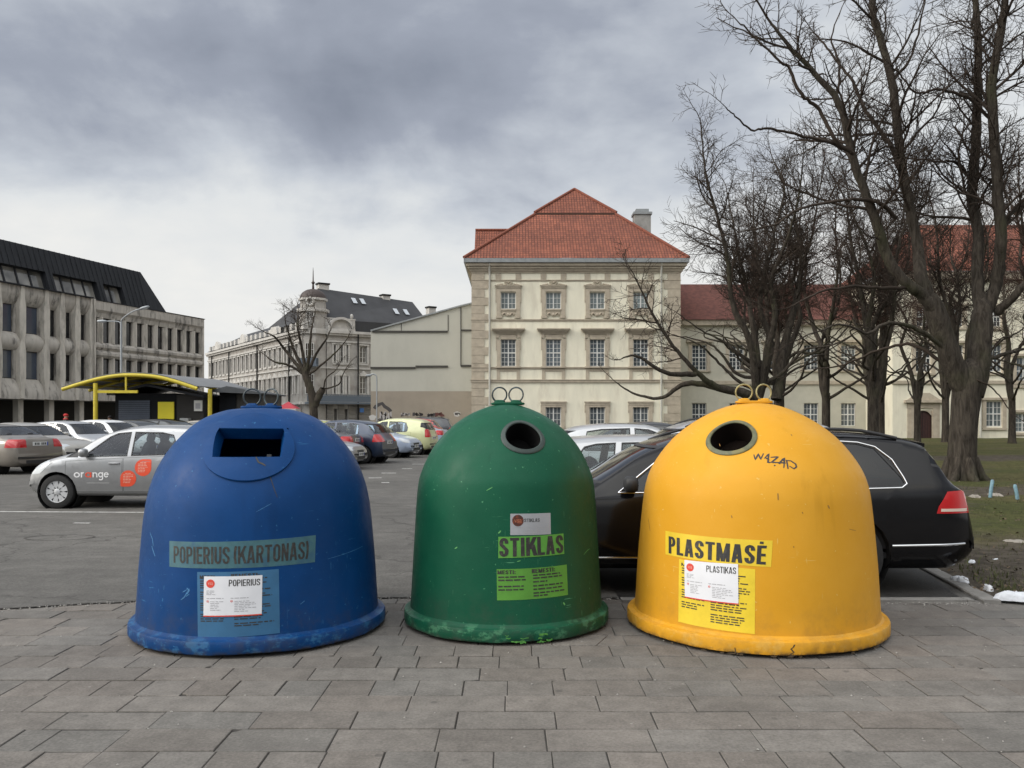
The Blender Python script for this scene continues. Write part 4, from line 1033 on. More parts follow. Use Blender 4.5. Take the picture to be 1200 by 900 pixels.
    g = MB(); g.box(13.65, 15.05, 4.8, 6.0, 14.5, 19.0); g.box(13.55, 15.15, 4.7, 6.1, 19.0, 19.2, 1); g.box(13.8, 14.9, 4.95, 5.85, 19.2, 19.5, 1)
    g.build('chimney', [mat('grey render', (.27, .265, .25), .9, var=.2, scale=2), M_zinc], b)
    # ---- lower wing set back behind the trees, and the taller block at the right
    wx = P(797, 0, 71).x; w2 = empty('palace_wing', (wx, 71, 0), 0, 'lower cream wing with a long dull red roof behind the bare trees', 'building')
    Lw = P(1060, 0, 71).x-wx; cs = [1.6+3.1*i for i in range(int((Lw-1)/3.1))]
    holes = [(c-.6, c+.6, zz, zz+hh) for c in cs for zz, hh in ((5.6, 2.1), (.95, 1.9))]
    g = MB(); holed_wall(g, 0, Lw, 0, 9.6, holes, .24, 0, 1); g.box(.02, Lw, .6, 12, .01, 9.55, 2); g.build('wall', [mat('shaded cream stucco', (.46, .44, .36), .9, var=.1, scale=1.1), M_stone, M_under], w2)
    g = MB(); g.box(-.1, Lw, -.35, .2, 9.3, 9.75); g.box(0, Lw, -.12, .1, 4.4, 4.7); g.build('cornice', M_stone, w2)
    g = MB(); roof_face(g, [(0, -.5, 9.75), (Lw, -.5, 9.75), (Lw, 5.5, 13.6), (0, 5.5, 13.6)]); roof_face(g, [(Lw, 12.5, 9.75), (0, 12.5, 9.75), (0, 5.5, 13.6), (Lw, 5.5, 13.6)]); g.uv = None; g.build('roof', M_tile2, w2)
    gs = MB(); h = 2.5
    for s in (-1, 1): gs.box(min(s*.62, s*.9), max(s*.62, s*.9), -.08, .05, -.05, 2.25)
    gs.box(-.62, .62, -.08, .05, 2.12, 2.25); gs.box(-1.1, 1.1, -.25, .05, 2.3, 2.5); gs.box(-.95, .95, -.14, .05, -.15, -.05)
    s0 = gs.build('window_surround', M_stone, w2); s0.location = (cs[0], 0, 5.6); a0 = glazed(w2, cs[0], 5.6, 1.2, 2.1, .16, 2, 6, 2); a1 = glazed(w2, cs[0], .95, 1.2, 1.9, .16, 2, 4, 2)
    for c in cs[1:]: place(s0, c, 0, 5.6); place(a0, c, .16, 5.6); place(a1, c, .16, .95)
    Yb = 66; bx = P(1046, 0, Yb).x; X_ = lambda px: (px-1046)*.066
    w3 = empty('palace_block', (bx, Yb, 0), 0, 'taller cream block with an arched brown door, behind the big tree trunk', 'building')
    Lb = 22; wins = [(X_(1165), .95, 1.25, 1.95), (X_(1199), .55, 1.2, 1.4), (X_(1062), 1.1, 1.1, 1.9), (X_(1082), 5.2, 1.2, 2.1), (X_(1062), 8.7, 1.1, 1.5), (X_(1120), 5.2, 1.2, 2.1), (X_(1165), 5.2, 1.2, 2.1), (X_(1200), 4.2, 1.2, 2.1), (X_(1120), 8.7, 1.1, 1.5), (X_(1165), 8.7, 1.1, 1.5), (X_(1082)+.01, 8.7, 1.1, 1.5), (X_(1245), 5.2, 1.2, 2.1), (X_(1245), .95, 1.2, 1.9)]
    wins = [w for w in wins if w[0] != X_(1062)]
    dx = X_(1082); holes = [(x-w/2, x+w/2, z, z+h) for x, z, w, h in wins]+[(dx-.74, dx+.74, .02, 2.2)]
    g = MB(); holed_wall(g, 0, Lb, 0, 12.7, holes, .24, 0, 1); g.poly([(0, 0, 0), (0, 0, 12.7), (0, 12, 12.7), (0, 12, 0)]); g.box(.02, Lb, .6, 12, .01, 12.6, 2)
    g.build('wall', [M_cream, M_stone_l, M_under], w3)
    g = MB(); g.box(-.4, Lb, -.4, .2, 12.3, 12.9); g.box(-.05, Lb, -.12, .1, 4.25, 4.5); g.build('cornice', M_stone, w3)
    g = MB(); roof_face(g, [(-.5, -.5, 12.9), (Lb, -.5, 12.9), (Lb, 6, 17.9), (4.6, 6, 17.9)]); roof_face(g, [(-.5, 12.5, 12.9), (-.5, -.5, 12.9), (4.6, 6, 17.9)]); g.build('roof', M_tile, w3)
    # arched door with its stone portal
    g = MB(); n = 14
    arch = [(.70*math.cos(math.pi*i/n), 1.45+.72*math.sin(math.pi*i/n)) for i in range(n+1)]
    out = [(-.70, .02)]+arch[::-1]+[(.70, .02)]
    g.prism([(dx+x, .16, z) for x, z in out], (0, .06, 0)); d0 = g.build('door', mat('dark oxblood door', (.040, .014, .012), .5, var=.3, scale=4), w3)
    g = MB()
    for x in np.linspace(-.6, .6, 7): g.box(dx+x-.012, dx+x+.012, .145, .162, .05, 1.5)
    g.box(dx-.02, dx+.02, .13, .163, .05, 2.1); g.build('planks', mat('door joints', (.02, .008, .007), .7), d0)
    g = MB()     # spandrel above the arch keeps the opening round
    for i in range(n):
        a, c = arch[i], arch[i+1]; g.poly([(dx+a[0], .02, a[1]), (dx+c[0], .02, c[1]), (dx+c[0], .02, 2.2), (dx+a[0], .02, 2.2)])
    for s in (-1, 1): g.box(min(dx+s*.70, dx+s*1.0), max(dx+s*.70, dx+s*1.0), -.10, .03, .02, 2.35); g.box(min(dx+s*1.0, dx+s*1.25), max(dx+s*1.0, dx+s*1.25), -.06, .03, .02, 2.75)
    g.box(dx-1.25, dx+1.25, -.08, .03, 2.36, 2.8); g.box(dx-1.5, dx+1.5, -.3, .03, 2.8, 3.0); g.prism([(dx-1.3, -.1, 3.0), (dx+1.3, -.1, 3.0), (dx+.45, -.1, 3.55), (dx-.45, -.1, 3.55)], (0, .14, 0))
    g.build('portal', M_stone, w3)
    for x, z, w, h in wins:
        g = MB()
        for s in (-1, 1): g.box(min(x+s*(w/2+.01), x+s*(w/2+.3)), max(x+s*(w/2+.01), x+s*(w/2+.3)), -.08, .03, z-.1, z+h+.1)
        g.box(x-w/2-.42, x+w/2+.42, -.16, .03, z+h+.1, z+h+.28); g.box(x-w/2-.34, x+w/2+.34, -.12, .03, z-.26, z-.1); g.build('window_surround', M_stone, w3)
        glazed(w3, x, z, w, h, .16, 2, 4, 2, M_pane_l if z < 2 else M_pane)
    MB().tube([(X_(1148), -.12, .1), (X_(1148), -.12, 11.5)], .08, 8).build('downpipe', M_pipe, w3, smooth=50)
build_palace()

def concrete_material():
    """board-marked grey-beige concrete with black run-off stains hanging from its ledges"""
    m = mat('stained concrete', (.45, .425, .385), .92, var=.18, scale=1.1, tint=(.12, .115, .107), tfac=.85, tscale=.9, stretch=(1.8, 1.8, .5), bump=.3, bscale=20)
    return m
def build_concrete():
    dx, dy = .2785, .9604; o = Vector((-46.35, 60, 0)); ang = math.atan2(dy, dx)
    b = empty('concrete_building', o, ang, 'stained concrete office building with a black mansard roof and rows of slit windows', 'building')
    M_c = concrete_material(); M_cl = mat('pale concrete fin', (.55, .52, .465), .9, var=.14, scale=1.4, tint=(.22, .205, .18), tfac=.6, tscale=.8, stretch=(1.5, 1.5, .5))
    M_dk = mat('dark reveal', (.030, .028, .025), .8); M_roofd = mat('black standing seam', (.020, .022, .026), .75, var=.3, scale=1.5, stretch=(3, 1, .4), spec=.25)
    XL, XM, XR = 0.0, 22.3, 40.1
    # carcass (behind everything), ground storey recess
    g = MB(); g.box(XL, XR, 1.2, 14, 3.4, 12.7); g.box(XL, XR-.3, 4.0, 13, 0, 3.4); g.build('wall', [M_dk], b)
    g = MB(); g.box(XL, XM, -.05, 4.2, 3.25, 3.6); g.box(XM, XR, .75, 4.2, 3.25, 3.6); g.build('soffit', M_c, b)
    # ---- left part: deep shaped bays
    bays = [('flat', 2.0+2.5*i, 2.5) for i in range(3)]+[('flat', 9.5, 2.4), ('flat', 11.9, 2.4), ('wide', 14.3, 2.6)]+[('fin', 16.9+1.8*i, 1.8) for i in range(3)]
    lev = [(5.0, 7.45), (9.0, 11.4)]
    g = MB(); f = MB(); win = []
    for kind, x, w in bays:
        ww = 1.05 if kind == 'fin' else (1.7 if kind == 'wide' else 1.3); c = x+w/2
        # spandrels with swelling curved profile
        for z0, z1, cap in ((3.6, 5.0, 0), (7.45, 9.0, 1), (11.4, 13.0, 2)):
            n = 8; prof = []
            for i in range(n+1):
                t = i/n; z = z0+(z1-z0)*t
                if cap == 1: o_ = .05-.42*math.sin(math.pi*t)**.7
                elif cap == 2: o_ = .15-.55*min(1, t*1.6)**.6
                else: o_ = -.40+.45*t**1.7
                prof.append((o_+.35, z))
            hw = w/2-.02
            vs = [(c-hw, y, z) for y, z in prof]+[(c+hw, y, z) for y, z in prof]; m = len(prof)
            g.add(vs+[(c-hw, 1.4, z0), (c-hw, 1.4, z1), (c+hw, 1.4, z0), (c+hw, 1.4, z1)],
                  [(i, i+1, m+i+1, m+i) for i in range(m-1)]+[(m-1, 2*m+1, 2*m+3, 2*m-1), (0, m, 2*m+2, 2*m)]+[tuple([2*m]+list(range(m))+[2*m+1])]+[tuple([2*m+3]+list(range(2*m-1, m-1, -1))+[2*m+2])])
        for z0, z1 in lev: win.append((c+(.05 if kind != 'wide' else .1), z0, ww, z1-z0, .55))
        # jambs
        for z0, z1 in lev:
            g.box(x+.02, c-ww/2, .30, 1.3, z0, z1); g.box(c+ww/2, x+w-.02, .30, 1.3, z0, z1)
    # pale fins between the bays, wide beside windows and pinched at the spandrels
    for x in [14.3, 16.9, 18.7, 20.5, 22.3, 11.9, 9.5, 7.0, 4.5, 2.0]:
        zs = [3.3, 4.3, 5.2, 7.3, 8.2, 9.1, 11.2, 12.0, 13.0]; hw = [.18, .20, .33, .34, .20, .33, .34, .22, .20]
        pts = [(x-h, z) for h, z in zip(hw, zs)]+[(x+h, z) for h, z in zip(hw[::-1], zs[::-1])]
        f.prism([(px, -.14, z) for px, z in pts], (0, 1.4, 0))
    f.box(22.3, 22.75, -.14, 1.2, 3.3, 13.0)
    g.build('spandrels', M_c, b, smooth=40); f.build('fins', M_cl, b)
    c = MB()
    for x in (2.0, 8.5, 14.8, 18.2, 21.8): c.box(x, x+.55, .9, 1.5, 0, 3.3)
    c.build('columns', M_cl, b)
    # dark coping
    c = MB()
    for kind, x, w in bays: c.box(x, x+w-.06, -.36, .3, 13.0, 13.1)
    c.box(XM+.4, XR+.1, .35, .9, 13.0, 13.08); c.build('coping', M_roofd, b)
    # ---- right part: regular slits between thin fins
    n = 11; bw = (XR-XM-.45)/n; g = MB(); f = MB()
    for i in range(n):
        x = XM+.45+bw*i; cc = x+bw*.5
        for z0, z1 in lev: 
            win.append((cc, z0, .86, z1-z0, .95)); g.box(x+.01, cc-.43, .80, 1.3, z0, z1); g.box(cc+.43, x+bw-.01, .80, 1.3, z0, z1)
        for z0, z1 in lev:
            f.prism([(x-.18, .82, z0-.05), (x-.06, .52, z0-.05), (x+.10, .52, z0-.05), (x+.18, .82, z0-.05)], (0, 0, z1-z0+.15))
    f.box(XR-.25, XR+.05, .45, 1.6, 3.3, 13.0)
    f.build('slim_fins', M_cl, b)
    def band(prof, x0, x1):
        m = len(prof); vs = [(x0, y, z) for y, z in prof]+[(x1, y, z) for y, z in prof]
        g.add(vs, [(i, i+1, m+i+1, m+i) for i in range(m-1)]+[tuple(range(m)), tuple(range(2*m-1, m-1, -1))])
    for i in range(n):
        x = XM+.45+bw*i
        band([(1.3, 11.45), (.72, 11.45), (.62, 11.9), (.40, 12.15), (.40, 13.0), (1.3, 13.0)], x, x+bw-.015)
        band([(1.3, 7.5), (.62, 7.5), (.42, 7.75), (.42, 8.0), (.66, 8.25), (.42, 8.5), (.42, 8.75), (.72, 9.0), (1.3, 9.0)], x, x+bw-.015)
        band([(1.3, 3.3), (.40, 3.3), (.40, 4.5), (.70, 5.0), (1.3, 5.0)], x, x+bw-.015)
    g.build('ledges', M_c, b)
    w0 = {}
    for x, z, w, h, d in win:
        k = (round(w, 2), round(h, 2))
        if k not in w0:
            g = MB(); t = .07
            g.box(-w/2, -w/2+t, -.03, .03, 0, h); g.box(w/2-t, w/2, -.03, .03, 0, h); g.box(-w/2+t, w/2-t, -.03, .03, 0, t); g.box(-w/2+t, w/2-t, -.03, .03, h-t, h)
            o_ = g.build('window', M_dk, b); o_.location = (x, d, z)
            MB().poly([(-w/2+.03, .01, .03), (w/2-.03, .01, .03), (w/2-.03, .01, h-.03), (-w/2+.03, .01, h-.03)]).build('pane', mat('blue grey pane', (.06, .075, .105), .15, var=.3, scale=.5) if w > 1.2 else M_pane_d, o_); w0[k] = o_
        else: place(w0[k], x, d, z)
    # ---- mansard
    zb, zt = 13.02, 17.2; yb, yt = .9, 2.3; xr_b, xr_t = 34.3, 31.8
    groups = [(4.0, 10.5), (12.6, 18.4), (19.2, 24.7), (25.5, 28.2)]; za, zc = 13.15, 15.0
    yy = lambda z: yb+(yt-yb)*(z-zb)/(zt-zb)
    g = MB(); xs = [XL]+[v for gr in groups for v in gr]
    def quad(x0, x1, z0, z1, m=0): g.poly([(x0, yy(z0), z0), (x1, yy(z0), z0), (x1, yy(z1), z1), (x0, yy(z1), z1)], m)
    xr = lambda z: xr_b+(xr_t-xr_b)*(z-zb)/(zt-zb)
    pos = XL
    for a, c_ in groups: quad(pos, a, zb, zt); quad(a, c_, zc, zt); quad(a, c_, zb, za); pos = c_
    g.poly([(pos, yy(zb), zb), (xr_b, yy(zb), zb), (xr_t, yy(zt), zt), (pos, yy(zt), zt)])
    g.poly([(xr_b, yb, zb), (xr_b, 13, zb), (xr_t, 12, zt), (xr_t, yt, zt)]); g.poly([(XL, yt, zt), (xr_t, yt, zt), (xr_t, 12, zt), (XL, 12, zt)])
    for a, c_ in groups:
        d = .75
        g.poly([(a, yy(zc), zc), (c_, yy(zc), zc), (c_, yy(zc)+d, zc), (a, yy(zc)+d, zc)]); g.poly([(a, yy(za), za), (a, yy(zc), zc), (a, yy(zc)+d, zc), (a, yy(za)+d, za)]); g.poly([(c_, yy(za), za), (c_, yy(za)+d, za), (c_, yy(zc)+d, zc), (c_, yy(zc), zc)])
    x = XL+.3
    while x < xr_t:
        ins = [gr for gr in groups if gr[0]-.05 < x < gr[1]+.05]; z0 = zc if ins else zb
        g.bar((x, yy(z0)-.03, z0), (x, yy(zt)-.03, zt), .05, .06); x += .62
    rf = g.build('roof', M_roofd, b)
    for a, c_ in groups:
        k = 2 if c_-a < 3 else 4; w = (c_-a)/k; f = MB()
        q = lambda xx, z, e: (xx, yy(z)+.55+e, z)
        for i in range(k+1): f.bar(q(a+w*i, za, 0), q(a+w*i, zc, 0), .16, .10)
        f.bar(q(a, za+.06, 0), q(c_, za+.06, 0), .1, .12); f.bar(q(a, zc-.06, 0), q(c_, zc-.06, 0), .1, .12)
        fo = f.build('roof_window', M_roofd, b); p = MB()
        for i in range(k): p.poly([q(a+w*i, za, .03), q(a+w*(i+1), za, .03), q(a+w*(i+1), zc, .03), q(a+w*i, zc, .03)])
        p.build('pane', mat('roof light pane', (.17, .165, .15), .08, var=.75, scale=.55, spec=.8, det=1), fo)
build_concrete()

def build_old_block():
    """ornate corner block: right wing, chamfered tower corner, long left wing"""
    M_w = mat('worn grey stucco', (.35, .335, .31), .92, var=.25, scale=.9, tint=(.24, .215, .19), tfac=.75, tscale=.5, bump=.2, bscale=10)
    M_t = mat('pale worn trim', (.47, .455, .425), .9, var=.18, scale=1.5); M_sl = mat('dark sheet roof', (.030, .031, .034), .7, var=.3, scale=.6, stretch=(1, 1, .5))
    M_rust = mat('rusticated stone', (.20, .19, .175), .9, var=.2, scale=1); M_bal = mat('blue grey ironwork', (.10, .125, .155), .6); M_pb = mat('brown pane', (.045, .034, .028), .15, var=.4, scale=.6)
    b = empty('corner_building', (-22, 99.5, 0), 0, 'ornate grey corner building with a small domed turret and dark roofs', 'building')
    o = Vector((-22, 99.5, 0))
    def wing(p0, d, Lx, first, name, cols, back):
        ang = math.atan2(d[1], d[0]); Mw = Matrix.Translation(Vector((p0[0], p0[1], 0))-o) @ Matrix.Rotation(ang, 4, 'Z')
        def fin(mb, nm, m, par=None, sm=None):
            ob = mb.build(nm, m, par or b, smooth=sm)
            if par is None: ob.matrix_local = Mw
            return ob
        holes = [(c-w/2, c+w/2, z, z+h) for c, w in cols for z, h in ((4.5, 2.0), (8.2, 1.95))]+[(c-w/2, c+w/2, .9, 2.7) for c, w in cols[::2]]
        g = MB(); holed_wall(g, 0, Lx, 0, 11.7, holes, .3, 0, 0); g.poly([(Lx, 0, 0), (Lx, back, 0), (Lx, back, 11.7), (Lx, 0, 11.7)]); g.poly([(0, 0, 0), (0, 0, 11.7), (0, back, 11.7), (0, back, 0)]); g.box(.05, Lx-.05, .7, back, .02, 11.6, 1); fin(g, 'wall', [M_w, M_under])
        g = MB()
        for z in np.arange(.25, 3.0, .45): 
            if z: g.box(0, Lx, -.10, .02, z, z+.36) if not any(h[2] < 1 for h in holes) else [g.box(xa, xb, -.10, .02, z, z+.36) for xa, xb in zip([0]+[h[1]+.1 for h in holes if h[2] < 1], [h[0]-.1 for h in holes if h[2] < 1]+[Lx]) if xb > xa]
        fin(g, 'rusticated_base', M_rust)
        g = MB()
        for z, h, oo in ((3.2, .25, .25), (7.4, .18, .15), (10.5, .2, .15), (11.3, .25, .3), (11.55, .3, .5)): g.box(-.05, Lx+.05, -oo, .05, z, z+h)
        fin(g, 'cornice', M_t)
        g = MB()
        for c, w in cols:
            for s in (-1, 1): g.box(min(c+s*(w/2+.05), c+s*(w/2+.28)), max(c+s*(w/2+.05), c+s*(w/2+.28)), -.14, .02, 4.4, 6.6); g.box(min(c+s*(w/2+.05), c+s*(w/2+.25)), max(c+s*(w/2+.05), c+s*(w/2+.25)), -.12, .02, 8.1, 10.3)
            if w > .7: g.prism([(c-w/2-.35, -.2, 6.6), (c+w/2+.35, -.2, 6.6), (c, -.2, 7.25)], (0, .22, 0))
            g.box(c-w/2-.3, c+w/2+.3, -.18, .02, 10.25, 10.4); g.box(c-w/2-.2, c+w/2+.2, -.12, .02, 7.9, 8.1)
        fin(g, 'window_trim', M_t)
        proto = {}
        for c, w in cols:
            for z, h in ((4.5, 2.0), (8.2, 1.95)):
                if (w, h) not in proto:
                    q = glazed(b, 0, 0, w, h, 0, 2, 3, 1 if w > .7 else False, M_pb); proto[(w, h)] = q
                else: q = copy_tree(proto[(w, h)], b)
                q.matrix_local = Mw @ Matrix.Translation((c, .2, z))
        return Mw, fin
    # right wing
    rd = Vector((.848, .53)).normalized()
    cols = [(1.05, .38), (1.7, .8), (2.35, .38), (4.5, .85), (6.6, .85), (8.7, .85), (10.8, .85)]
    Mw, fin = wing((-21.6, 99.6), rd, 13.0, True, 'right', cols, 12)
    g = MB(); n = 18; cx = 1.7     # segmental gable over the first bay
    g.box(.1, 3.4, -.3, .3, 11.85, 12.1)
    for r0, r1, y in ((0, 1.3, .1), (1.3, 1.62, -.35)):
        for i in range(n):
            a0, a1 = math.pi*i/n, math.pi*(i+1)/n
            p = lambda r, a: (cx+r*math.cos(a), y, 12.1+.85*r*math.sin(a))
            q = [p(r0, a0), p(r1, a0), p(r1, a1), p(r0, a1)]
            if r0 == 0: q = [p(0, 0), p(r1, a0), p(r1, a1)]
            g.prism(q, (0, .5, 0))
    g.box(-.1, 3.6, .3, .9, 11.85, 13.25); g.box(-.15, 3.65, .25, .95, 13.25, 13.4); g.blob((3.2, .4, 13.7), .2, .2, .3, 2)
    fin(g, 'gable', M_t)
    MB().tube([(3.75, -.3, .1), (3.75, -.3, 11.9)], .09, 8).build('downpipe', M_under, b).matrix_local = Mw
    g = MB()
    for i in range(26): x = -2.6+.33*i; g.box(x, x+.03, -1.0, -.96, 3.5, 4.3)
    g.box(-2.7, 6.0, -1.05, -.1, 3.25, 3.45); g.box(-2.7, 6.0, -1.02, -.94, 4.25, 4.34); g.box(-2.7, 6.0, -1.0, -.97, 3.5, 4.2); fin(g, 'balcony', M_bal)
    # left wing
    ld = (Vector((-47.9, 135))-Vector((-24.3, 98.6))).normalized(); Ll = 44
    p_end = Vector((-24.3, 98.6))+ld*Ll
    cols = [(Ll-1.5-2.05*i, .95) for i in range(21)]
    Mw2, fin2 = wing((p_end.x, p_end.y), -ld, Ll, False, 'left', cols, 12)
    g = MB()
    for c in (6, 20, 34):
        for i in range(12):
            a0, a1 = math.pi*i/12, math.pi*(i+1)/12; p = lambda r, a: (c+r*math.cos(a), -.2, 11.8+r*math.sin(a)); g.prism([p(0, 0), p(1.5, a0), p(1.5, a1)], (0, .5, 0))
    for i in range(22): x = 1+2.05*i; g.box(x, x+.8, -.1, .5, 11.85, 12.8)
    for x in (3, 13, 27, 40): g.box(x, x+.14, -.28, -.1, 0, 11.6, 1)
    fin2(g, 'parapet', [M_t, M_under])
    # roofs
    g = MB(); zr = 15.2; roof_face(g, [(0, -.3, 12.0), (Ll-3, -.3, 12.0), (Ll-8, 6, zr), (0, 6, zr)]); roof_face(g, [(Ll-3, -.3, 12), (Ll-3, 12, 12), (Ll-8, 6, zr)]); roof_face(g, [(Ll-3, 12, 12.0), (0, 12, 12.0), (0, 6, zr), (Ll-8, 6, zr)]); g.uv = None; fin2(g, 'roof', M_sl)
    g = MB(); z1, z2 = 17.7, 16.9; roof_face(g, [(-1.2, .9, 13.2), (14, .9, 13.2), (14, 6.4, z2), (1.2, 6.4, z1)]); roof_face(g, [(-4.5, 8, 12.6), (-1.2, .9, 13.2), (1.2, 6.4, z1)]); roof_face(g, [(14, 12, 12), (-2, 12, 12), (1.2, 6.4, z1), (14, 6.4, z2)]); g.uv = None
    g.box(3.4, 14, .5, .9, 11.9, 13.2); rf = fin(g, 'roof', M_sl)
    g = MB()
    for x, t in ((5.0, .62), (6.1, .62), (10.0, .35), (11.4, .35)):
        p = lambda xx, tt: Vector((xx, .9+5.5*tt, 13.2+(z1-.2-13.2)*tt+.03)); g.poly([p(x, t), p(x+.55, t), p(x+.55, t+.18), p(x, t+.18)])
    g.build('skylight', mat('skylight pane', (.42, .45, .48), .2), rf)
    for Mx, x, y, z, s in ((Mw, 1.9, 6.8, 17.2, 1.3), (Mw, 10.2, 6.6, 16.4, 1.0), (Mw, 17.5, 8, 15.5, 1.0), (Mw2, 36, 6, 15, 1.1), (Mw2, 22, 6, 15, 1.1)):
        g = MB(); g.box(x-s/2, x+s/2, y-.5, y+.5, 11, z+1.0); g.box(x-s/2-.1, x+s/2+.1, y-.6, y+.6, z+1.0, z+1.2, 1); c = g.build('chimney', [M_t, M_under], b); c.matrix_local = Mx
    # chamfered corner with turret
    cx, cy = -23.35, 99.2; g = MB(); k = 12
    M8 = Matrix.Translation(Vector((cx, cy+1.0, 0))-o)
    def ngon(r, z0, z1, mb, m=0, n=8): mb.lathe([(r, z0), (r, z1)], n, m, (0, 0, 0), Matrix.Rotation(R(22.5), 3, 'Z'))
    for r, z0, z1 in ((1.75, 0, 12.0), (1.6, 12.0, 14.2), (1.5, 14.2, 15.4)): ngon(r, z0, z1, g)
    for r, z0, z1 in ((1.95, 3.2, 3.5), (1.85, 7.4, 7.6), (2.0, 11.4, 12.0), (1.9, 14.0, 14.35), (1.7, 15.35, 15.6)): g.lathe([(.3, z0), (r, z0), (r, z1), (.3, z1)], 8, 1, (0, 0, 0), Matrix.Rotation(R(22.5), 3, 'Z'))
    g.build('turret', [M_w, M_t], b).matrix_local = M8
    g = MB(); g.lathe([(1.55*math.cos(t), 15.6+1.15*math.sin(t)) for t in np.linspace(0, math.pi/2-.08, 9)]+[(.14, 16.8), (.10, 17.3), (.22, 17.5), (.08, 17.7), (.04, 18.9), (.01, 19.3)], 20); g.build('dome', mat('brown sheet dome', (.050, .036, .032), .6, var=.2, scale=2), b, smooth=50).matrix_local = M8
    g = MB(); g.torus((0, -1.5, 15.1), .42, .13, 'Y', 24, 8); g.build('oculus', M_t, b, smooth=60).matrix_local = M8
    for z, h, w in ((12.3, 1.6, .9), (8.0, 2.3, 1.0), (4.4, 2.3, 1.0)):
        q = glazed(b, 0, 0, w, h, 0, 2, 3, 1, M_pb); q.matrix_local = M8 @ Matrix.Translation((0, -1.72 if z < 12 else -1.56, z))
    g = MB(); g.box(-1.0, 1.0, -2.4, -1.6, 7.55, 7.7); g.box(-1.0, 1.0, -2.4, -2.34, 7.7, 8.5); g.box(-1.0, -.95, -2.4, -1.6, 7.7, 8.5); g.box(.95, 1.0, -2.4, -1.6, 7.7, 8.5); g.build('turret_balcony', M_bal, b).matrix_local = M8
    g = MB(); g.box(3.9, 4.4, -.45, -.41, 2.3, 2.8); bs = fin(g, 'door_sign', mat('blue sign', (.05, .16, .42), .5))
build_old_block()

def build_blank_wall():
    K = .072; Y = 72.0; x_ = lambda px: (px-434.5)*K; z_ = lambda py: 1.6-(py-490)*K
    b = empty('gable_house', (P(434.5, 0, Y).x, Y, 0), 0, 'blank pale green gable wall with graffiti, between corner building and palace', 'building')
    M_up = mat('pale green render', (.40, .393, .345), .92, var=.07, scale=.5, tint=(.34, .332, .29), tfac=.55, tscale=.35, stretch=(1, 1, .5)); M_lo = mat('tan render', (.270, .235, .190), .92, var=.1, scale=.6, tint=(.21, .185, .155), tfac=.6, tscale=.4)
    zs = z_(458.5); top = [(x_(554), z_(356)), (x_(541), z_(359)), (x_(491), z_(372.7)), (0, z_(388.4))]
    g = MB(); g.prism([(0, 0, zs), (x_(554), 0, zs)]+[(x, 0, z) for x, z in top], (0, 9, 0)); g.build('upper_wall', M_up, b)
    g = MB(); g.box(0, x_(554), 0, 9, 0, zs-.004); lo = g.build('lower_wall', M_lo, b)
    g = MB()
    g.box(.15, x_(524.7), -.10, .02, z_(389.6), z_(387.6)); g.box(-.02, x_(487), -.10, .02, z_(432.2), z_(430.0)); g.box(x_(487), x_(525), -.10, .02, z_(430.6), z_(428.4)); g.box(x_(540), x_(554), -.10, .02, z_(388), z_(386.2)); g.box(x_(540), x_(554), -.10, .02, z_(430), z_(427.6))
    g.box(x_(524.7), x_(525.6), -.03, .02, z_(388), z_(369)); g.box(x_(539.6), x_(540.6), -.06, .02, z_(429), z_(360)); g.box(x_(470), x_(470.7), -.03, .02, z_(388), z_(379)); g.build('ledge', mat('dark ledge', (.045, .042, .038), .8), b)
    g = MB(); pts = [(0, -.05, top[3][1])]+[(x, -.05, z) for x, z in top[2::-1]]
    for a, c in zip(pts[:-1], pts[1:]): g.bar((a[0], .1, a[2]+.06), (c[0], .1, c[2]+.06), .5, .12)
    g.build('coping', M_zinc, b)
    # spray paint along the foot
    rng = random.Random(8); Z = lambda x, y: (x_(430+x/9.23), z_(460+y/9.23))
    def stroke(mb, pts, w, y):
        vs = []
        for i, (x, z) in enumerate(pts):
            a = pts[max(i-1, 0)]; c = pts[min(i+1, len(pts)-1)]; dx, dz = c[0]-a[0], c[1]-a[1]; l = math.hypot(dx, dz) or 1
            vs += [(x-dz/l*w/2, y, z+dx/l*w/2), (x+dz/l*w/2, y, z-dx/l*w/2)]
        mb.add(vs, [(2*i, 2*i+1, 2*i+3, 2*i+2) for i in range(len(pts)-1)])
    g = MB(); stroke(g, [Z(*p) for p in ((80, 175), (95, 150), (130, 130), (165, 118), (190, 150), (230, 175), (262, 205))], .28, -.006)
    def scrawl(mb, x0, x1, y0, y1, n, w):
        for k in range(n):
            xa = x0+(x1-x0)*k/n; xb = xa+(x1-x0)/n*1.1; pts = [Z(rng.uniform(xa, xb), rng.uniform(y0, y1)) for _ in range(4)]
            stroke(mb, pts, w, -.006-.0005*k)
    scrawl(g, 500, 600, 215, 255, 6, .16); scrawl(g, 655, 740, 228, 258, 6, .2); scrawl(g, 955, 1000, 225, 250, 2, .2); g.build('graffiti', mat('black spray paint', (.05, .045, .045), .8), lo)
    g = MB(); scrawl(g, 745, 825, 215, 260, 6, .22); g.build('graffiti', mat('dark red spray paint', (.10, .035, .03), .8), lo)
    g = MB(); scrawl(g, 370, 460, 205, 260, 7, .10); scrawl(g, 120, 260, 200, 330, 9, .14); g.build('graffiti', mat('pale spray paint', (.36, .34, .33), .8), lo)
    g = MB()
    for x, y, r in ((975, 232, .28), (60, 270, .3), (190, 290, .4), (230, 320, .3)):
        c = Z(x, y); g.poly([(c[0]+r*(1+.25*math.sin(k*2.3))*math.cos(2*math.pi*k/14), -.003, c[1]+r*.8*math.sin(2*math.pi*k/14)) for k in range(14)])
    g.build('paint_patch', mat('whitish paint', (.45, .44, .42), .85), lo)
build_blank_wall()

